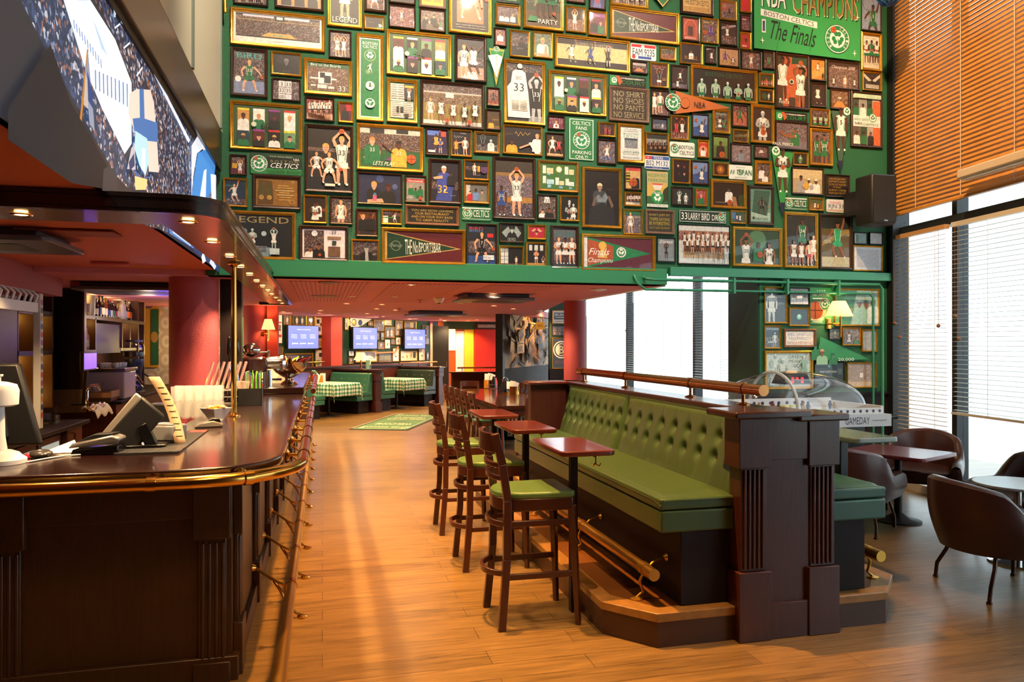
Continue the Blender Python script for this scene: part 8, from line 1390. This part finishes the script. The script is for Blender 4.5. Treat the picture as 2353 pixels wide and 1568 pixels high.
# red recess ceiling edge and toilet sign, camera dome
p=Pt(1241,749,17.6); t=T('toilet_sign','amber lit sign with the letters wc hanging on two chains','sign',tuple(p),-.25); m=MB(); m.box(-.1,.1,-.012,.012,-.085,.085); m.build('plate',mat('amber_sign','#d8922a',.4,emit=.35),t,bev=.004); d=Draw(.2,.17,.001); d.text(.5,.5,.4,'#5a3a10','WC',.7); d.build('lettering',t,PR_M,(0,-.013,0)); m=MB()
for x in (-.07,.07):
    for k in range(5): m.lathe([(.008,0),(.011,.012),(.008,.024)],(x,0,.085+k*.03),8)
m.build('chain',brass,t)
t=T('security_camera','white dome security camera near the ceiling edge above the toilet sign','camera',tuple(Pt(1238,712,15))); m=MB(); m.ball((0,0,0),.07,9); m.build('dome',white,t); m=MB(); m.cyl((-.03,0,0),(-.12,0,.05),.025,10); m.build('arm',dgrey,t)
# bruins wall behind the column
YQ=18.2; A_=Py(1262,HZ,YQ).x; m=MB(); m.box(A_,6.6,YQ,YQ+.1,1.0,ZC+.4); ST('wall_far_right',m,green_d); m=MB(); m.box(A_,6.6,YQ-.02,YQ+.1,0,1.0); ST('trim_12',m,blackw)
for u0,u1,v0,v1,st,art,lab in [(1268,1304,713,745,'h','#cfc8bc;R.08,.3,.92,.86,#23263e;t.5,.68,.7,.2,#e8e4dc,BRUINS;R.2,.45,.8,.5,#d8d4cc;R.15,.12,.85,.18,#6a6a6a','gold framed hockey poster beside the red window column'),(1268,1302,749,772,'b','#3a3440;C0,1;G5,.1,.7,k','dark framed team photo beside the red window column'),(1267,1312,776,848,'a','#26262a;O.5,.62,.3,#e6e2d8;O.5,.62,.26,#1c1c20;O.5,.62,.22,#e6e2d8;R.36,.42,.66,.82,#c8922a;R.4,.44,.6,.8,#1c1c20;t.5,.62,.24,.26,#d8c8a0,B;t.5,.2,.7,.1,#7a2a30,BRUINS','large gold framed spoked B hockey emblem beside the red window column'.replace('spoked B','spoked letter'))]:
    um=(u0+u1)/2; a=Py(u0,HZ,YQ-.01).x; b=Py(u1,HZ,YQ-.01).x; z1=Py(um,v0,YQ).z; z0=Py(um,v1,YQ).z; picture(((a+b)/2,YQ-.01,(z0+z1)/2),0,b-a,z1-z0,st,art,lab,'framed pictures beside the window column')
# wooden high chair
q=Pz(995,925,0); t=T('high_chair','light wooden child high chair beside the farthest booth','high chair',(q.x,q.y,0),2.6)
for sx in (-1,1):
    for sy in (-1,1): m=MB(); m.bar((sx*.14,sy*.15,.62 if sx>0 else 1.02),(sx*.24,sy*.24,0),.035,.035); m.build('leg',wood_pine,t)
m=MB(); m.box(-.17,.17,-.18,.18,.58,.61); m.build('seat',wood_pine,t); m=MB(); m.box(.05,.3,-.22,.22,.78,.8); m.bar((-.16,-.18,.79),(.2,-.2,.79),.03,.03); m.bar((-.16,.18,.79),(.2,.2,.79),.03,.03); m.build('tray',wood_pine,t); m=MB(); 
for z in (.72,.84,.96): m.bar((-.15,-.16,z),(-.15,.16,z),.025,.04)
m.build('back_slats',wood_pine,t); m=MB(); m.bar((.2,-.2,.22),(.2,.2,.22),.03,.03); m.bar((-.2,-.2,.22),(-.2,.2,.22),.03,.03); m.build('stretcher',wood_pine,t)
# welcome mat
cs=[Pz(u,v,.004) for u,v in ((818,989),(948,990),(1005,953),(900,951))]; c0=(cs[0]+cs[1]+cs[2]+cs[3])/4; ax=((cs[1]-cs[0])+(cs[2]-cs[3])); an=math.atan2(ax.y,ax.x); wv=1.18; lv=3.15
t=T('door_mat','green welcome mat with white lettering on the wooden floor','mat',(c0.x,c0.y,0),an+PI); m=MB(); m.prism(rrect(-wv/2,wv/2,-lv/2,lv/2,.04),.0005,.008); m.build('rubber_base',black,t)
d=Draw(wv-.1,lv-.12,.0005); d.rect(0,0,1,1,'#3f6e42'); d.text(.5,.68,.09,'#d8d8b0','WELCOME',.7); d.text(.5,.86,.06,'#d8d8b0','BETTER THAN LIVE',.9); d.text(.5,.36,.07,'#d8d0a0','THANK YOU FOR',.8); d.text(.5,.26,.07,'#d8d0a0','VISITING US',.66); d.disc(.5,.52,.2,'#365e3a',20,.7); d.text(.5,.1,.06,'#d8d8b0','BETTER THAN LIVE',.9)
for x,y in ((.12,.94),(.88,.94),(.12,.06),(.88,.06)): d.shamrock(x,y,.06,'#d8e0c8')
for r in ((0,0,1,.006),(0,.994,1,1),(0,0,.012,1),(.988,0,1,1)): d.rect(*r,'#c8c8a8')
o=d.build('lettering',t,PR_M,(0,0,.0085)); o.rotation_euler=(-PI/2,0,0)
# ---------- light levels
EXPO=0.35; SUN=4.0; WORLD=((.84,.94,1.0),3.4)
DLW=[95]*13; LPW=125
HALL=[('the aisle floor',.6,4.6,(.6,4.6,0),2700,.95),('the far aisle floor',.7,6.6,(.7,6.9,0),1300,.8),('the picture wall beside the screen',.2,4.4,(.3,7.8,3.4),800,1.3),('the picture wall middle',2.2,4.0,(2.2,7.8,3.4),800,1.3),('the picture wall window end',4.2,4.0,(4.6,7.8,3.6),560,1.3),('the olive bench',2.0,3.0,(1.9,5.0,.8),900,.9),('the honey wood blind, an added fill',3.2,4.2,(6.6,6.0,4.6),1500,1.2),('the bar front',.9,.6,(-.9,3.9,.5),800,.8)]  # blind and bar front spots are unseen additions that brighten those surfaces
# =================== blinds
slat_o=mat('honey_wood_slat','#c98a3e',.45,var=.25,vs=4); slat_w=mat('white_slat','#cfc9be',.45); slat_t=mat('tan_wood_slat','#b98d5c',.45); bead=mat('wood_bead','#7a5034',.4); cordm=mat('blind_cord','#d8d2c4',.6)
def blind(name,s0,s1,z0,z1,pitch,tilt,sm,lab,grp,d=-.0,P=wp,wdt=.05,bottom=True,beads=()):
    o=T(name,lab,'blind',(0,0,0),0,grp); m=MB(); n=int((z1-z0)/pitch); ct,st=math.cos(tilt)*wdt/2,math.sin(tilt)*wdt/2
    for i in range(n):
        z=z0+(i+.5)*pitch; pr=[(-1,0),(-.5,.75),(0,1),(.5,.75),(1,0),(.5,.55),(0,.8),(-.5,.55)]; bw=wdt*.11
        vs=[P(s,z+st*u-ct/wdt*2*bw*w*(1 if st<0 else -1),d+ct*u+abs(st)/wdt*2*bw*w*(1 if st>0 else 1)) for s in (s0,s1) for u,w in pr]
        m.add(vs,[(j,(j+1)%8,8+(j+1)%8,8+j) for j in range(8)])
    sl=m.build('slats',sm,o,smooth=50); 
    m=MB(); wbox_(m,P,s0,s1,d-.03,d+.03,z1,z1+.05); m.build('head_rail',sm,o)
    if bottom: m=MB(); wbox_(m,P,s0,s1,d-.026,d+.026,z0-.025,z0); m.build('bottom_rail',sm,o)
    m=MB(); L=abs(s1-s0); k=max(2,int(L/.7))
    for i in range(k):
        s=s0+(s1-s0)*((i+.35)/k if k>1 else .5); m.tube([P(s,z0,d+wdt*.6),P(s,z1,d+wdt*.6)],.003,5)
    m.build('ladder_cords',cordm,o)
    for s,zb in beads: m=MB(); m.tube([P(s,z1,d+.05),P(s,zb,d+.05)],.0025,5); m.ball(P(s,zb,d+.05),.022,6); m.build('pull_cord',bead,o)
    return o
def wbox_(mb,P,s0,s1,d0,d1,z0,z1):
    vs=[P(s,z,dd) for z in (z0,z1) for s,dd in ((s0,d0),(s1,d0),(s1,d1),(s0,d1))]
    return mb.add(vs,[(0,3,2,1),(4,5,6,7),(0,1,5,4),(1,2,6,5),(2,3,7,6),(3,0,4,7)])
g1='wooden blinds on the upper windows'
blind('venetian_blind',-9.6,-.06,3.24,6.7,.05,math.radians(-60),slat_o,'huge honey wood venetian blind closed over the upper window',None,.02,wdt=.085)
blind('venetian_blind',-.97,-.06,.5,2.93,.05,math.radians(-6),slat_t,'open venetian blind on the narrow window next to the green pillar','lower blinds',.0,beads=((-.12,1.9),(-.22,1.73),(-.9,1.85)))
blind('venetian_blind',-3.55,-1.07,.9,2.93,.05,math.radians(-4),slat_w,'open pale venetian blind on the wide window behind the armchairs','lower blinds',.0,beads=((-1.16,1.95),(-1.22,1.7)))
blind('venetian_blind',-6.25,-3.66,.9,2.93,.05,math.radians(-4),slat_w,'open pale venetian blind on the window at the picture edge','lower blinds')
PB=lambda s,z,d:(XB-.12-d,s,z)
for i,(a,b,lab) in enumerate([(8.6,11.4,'pale venetian blind nearest the green pillar, mostly hidden'),(11.6,12.85,'pale venetian blind nearest the pillar behind the bench rail'),(13.05,16.1,'pale venetian blind in the middle behind the bench rail'),(16.3,19.2,'pale venetian blind beside the red window column')]):
    blind('venetian_blind',a,b,.9,3.15,.05,math.radians(-5),slat_w,lab,'blinds behind the bench',0,PB,beads=((b-.12,1.95),(b-.2,1.4)))
t=T('fluorescent_lamp','long white tube lamp fitting across the honey wood blind','lamp'); m=MB(); wbox_(m,wp,-4.6,-1.45,.14,.26,3.36,3.46); m.build('housing',mat('lamp_housing','#c9b9a4',.4),t,bev=.02,seg=3); m=MB(); wbox_(m,wp,-4.55,-1.5,.16,.24,3.345,3.36); m.build('diffuser',white,t)
# =================== outside: pale facade across the street, pavement
fm=mat('pale_street_facade','#e6e8ec',.8); m=MB(); m.box(16,16.3,-14,40,0,9); ST('exterior_facade',m,fm)
for i in range(7):
    m=MB(); m.box(15.95,16.0,-6+i*5,-3.4+i*5,2.4,4.2); o=m.build('facade_window',mat('facade_window','#cdd8e4',.3),None); tag(o,'pale blue facade window across the street, '+['nearest','second','third','fourth','fifth','sixth','farthest'][i]+' along the street','window','facade windows across the street')
m=MB(); m.box(7.3,16,-14,40,-.15,-.02); ST('exterior_pavement',m,mat('pale_pavement','#d8d8d6',.8))
# =================== lights of the room
def dl(p,pw,size=2.0,col='#ffd296',r=.03): spot('downlight_spot',(p[0],p[1],p[2]-.02),pw,col,size,.5,r)
for i,p in enumerate(DL): dl((p.x,p.y,cz0),DLW[min(i,len(DLW)-1)],2.1)
for i,p in enumerate(LPOS): dl(p,LPW if i<len(LPOS)-2 else 130,2.3)
# aisle spots of the high hall (fitted to the upper ceiling, aimed at floor and picture wall; blind and bar front ones are added fill)
def hall(u,x,y,z,pw,tg,size,col='#ffc27a',rad=.06):
    t=T('track_spot',u,'spotlight',(x,y,z)); m=MB(); d=(V(tg)-V((x,y,z))).normalized(); m.cyl(tuple(-d*.1),tuple(d*.1),.055,14); m.cyl((0,0,0),(0,0,7.4-z),.012,8); m.build('housing',black,t); m=MB(); m.lathe([(.001,0),(.05,0)],tuple(d*.101),14,tuple(d),cap=False); m.build('lens',lamp_on,t)
    spot('hall_spot',tuple(V((x,y,z))+d*.13),pw,col,size,.7,rad,tg)
for nm,x,y,tg,pw,sz in HALL: hall('black track spotlight above the frame aimed at '+nm,x,y,7.1,pw,tg,sz,'#ffb860' if 'floor' in nm else ('#ffe4c4' if 'picture' in nm else '#ffc98a'),.7 if 'bar front' in nm else .06)
hk_p=V((4.62,6.75,1.5)); point('wall_lamp_light',tuple(WLP),10,'#ffc880',.04)
[spot('television_wall_spot',tuple(V(bp(e,.75,2.28))),55,'#ffd8a0',2.3,.7,.05,tuple(V(bp(e,1.9,1.5)))) for e in (.2,1.5,3.1,4.7,6.1)]; spot('shelf_spot',(-2.9,11.2,2.2),8,'#ffc070',2.4,.6,.2,(-3.0,11.2,1.2)); [point('niche_glow',(-3.3,y,z),2.2,'#ffb850',.03) for y in (8.97,9.48) for z in (1.93,1.48,1.05)]; [point('shelf_glow',(-3.05,y,2.26),1.6,'#ffd08a',.03) for y in (10.6,11.3,12.0,12.6)]; spot('newspaper_spot',tuple(NA+nd*1.8+nn*.9+V((0,0,2.28))),110,'#ffc070',2.2,.6,.05,tuple(NA+nd*1.8+V((0,0,1.5))))
[point('compartment_glow',(-2.92,Px(u,HZ,XB_).y,z),w,'#ffb860',.03) for u,z,w in ((208,zsh-.06,1),(290,zsh-.06,1),(308,zsh-.06,1),(324,2.2,1),(290,zs(300,803)-.06,1.5),(240,1.42,2.0))]; point('machine_fill',(-2.35,11.3,1.95),6,'#ffe0c0',.08); point('back_bar_violet',(-2.2,11.5,1.75),6,'#7a5aff',.1); point('corridor_glow_light',(4.2,21.6,1.9),6,'#ffb050',.15)  # the light over the espresso machine is an added fill for its cups
point('pass_light',(-2.2,14.0,1.6),18,'#ffd890',.15)
W=bpy.data.worlds.new('world'); SC.world=W; W.use_nodes=True; bg=W.node_tree.nodes['Background']; bg.inputs[0].default_value=(*WORLD[0],1); bg.inputs[1].default_value=WORLD[1]
# window daylight entering: portals on the window planes guide the sky light
def portal(c,n,w,h):
    l=bpy.data.lights.new('window_portal','AREA'); l.shape='RECTANGLE'; l.size=w; l.size_y=h; l.cycles.is_portal=True
    o=bpy.data.objects.new('window_portal',l); COL.objects.link(o); o.location=c; o.rotation_euler=V(n).to_track_quat('-Z','Y').to_euler()
sun=bpy.data.lights.new('sun','SUN'); sun.energy=SUN; sun.angle=.2; sun.color=(1,.97,.92); so=bpy.data.objects.new('sun',sun); COL.objects.link(so); so.rotation_euler=V((.75,.25,-.6)).to_track_quat('-Z','Y').to_euler()
SC.view_settings.view_transform='Standard'; SC.view_settings.look='None'; SC.view_settings.exposure=EXPO; SC.view_settings.gamma=1
SC.cycles.max_bounces=7; SC.cycles.diffuse_bounces=4; SC.cycles.glossy_bounces=4; SC.cycles.transparent_max_bounces=12; SC.cycles.sample_clamp_indirect=6; SC.cycles.caustics_reflective=False; SC.cycles.caustics_refractive=False; SC.cycles.use_denoising=True
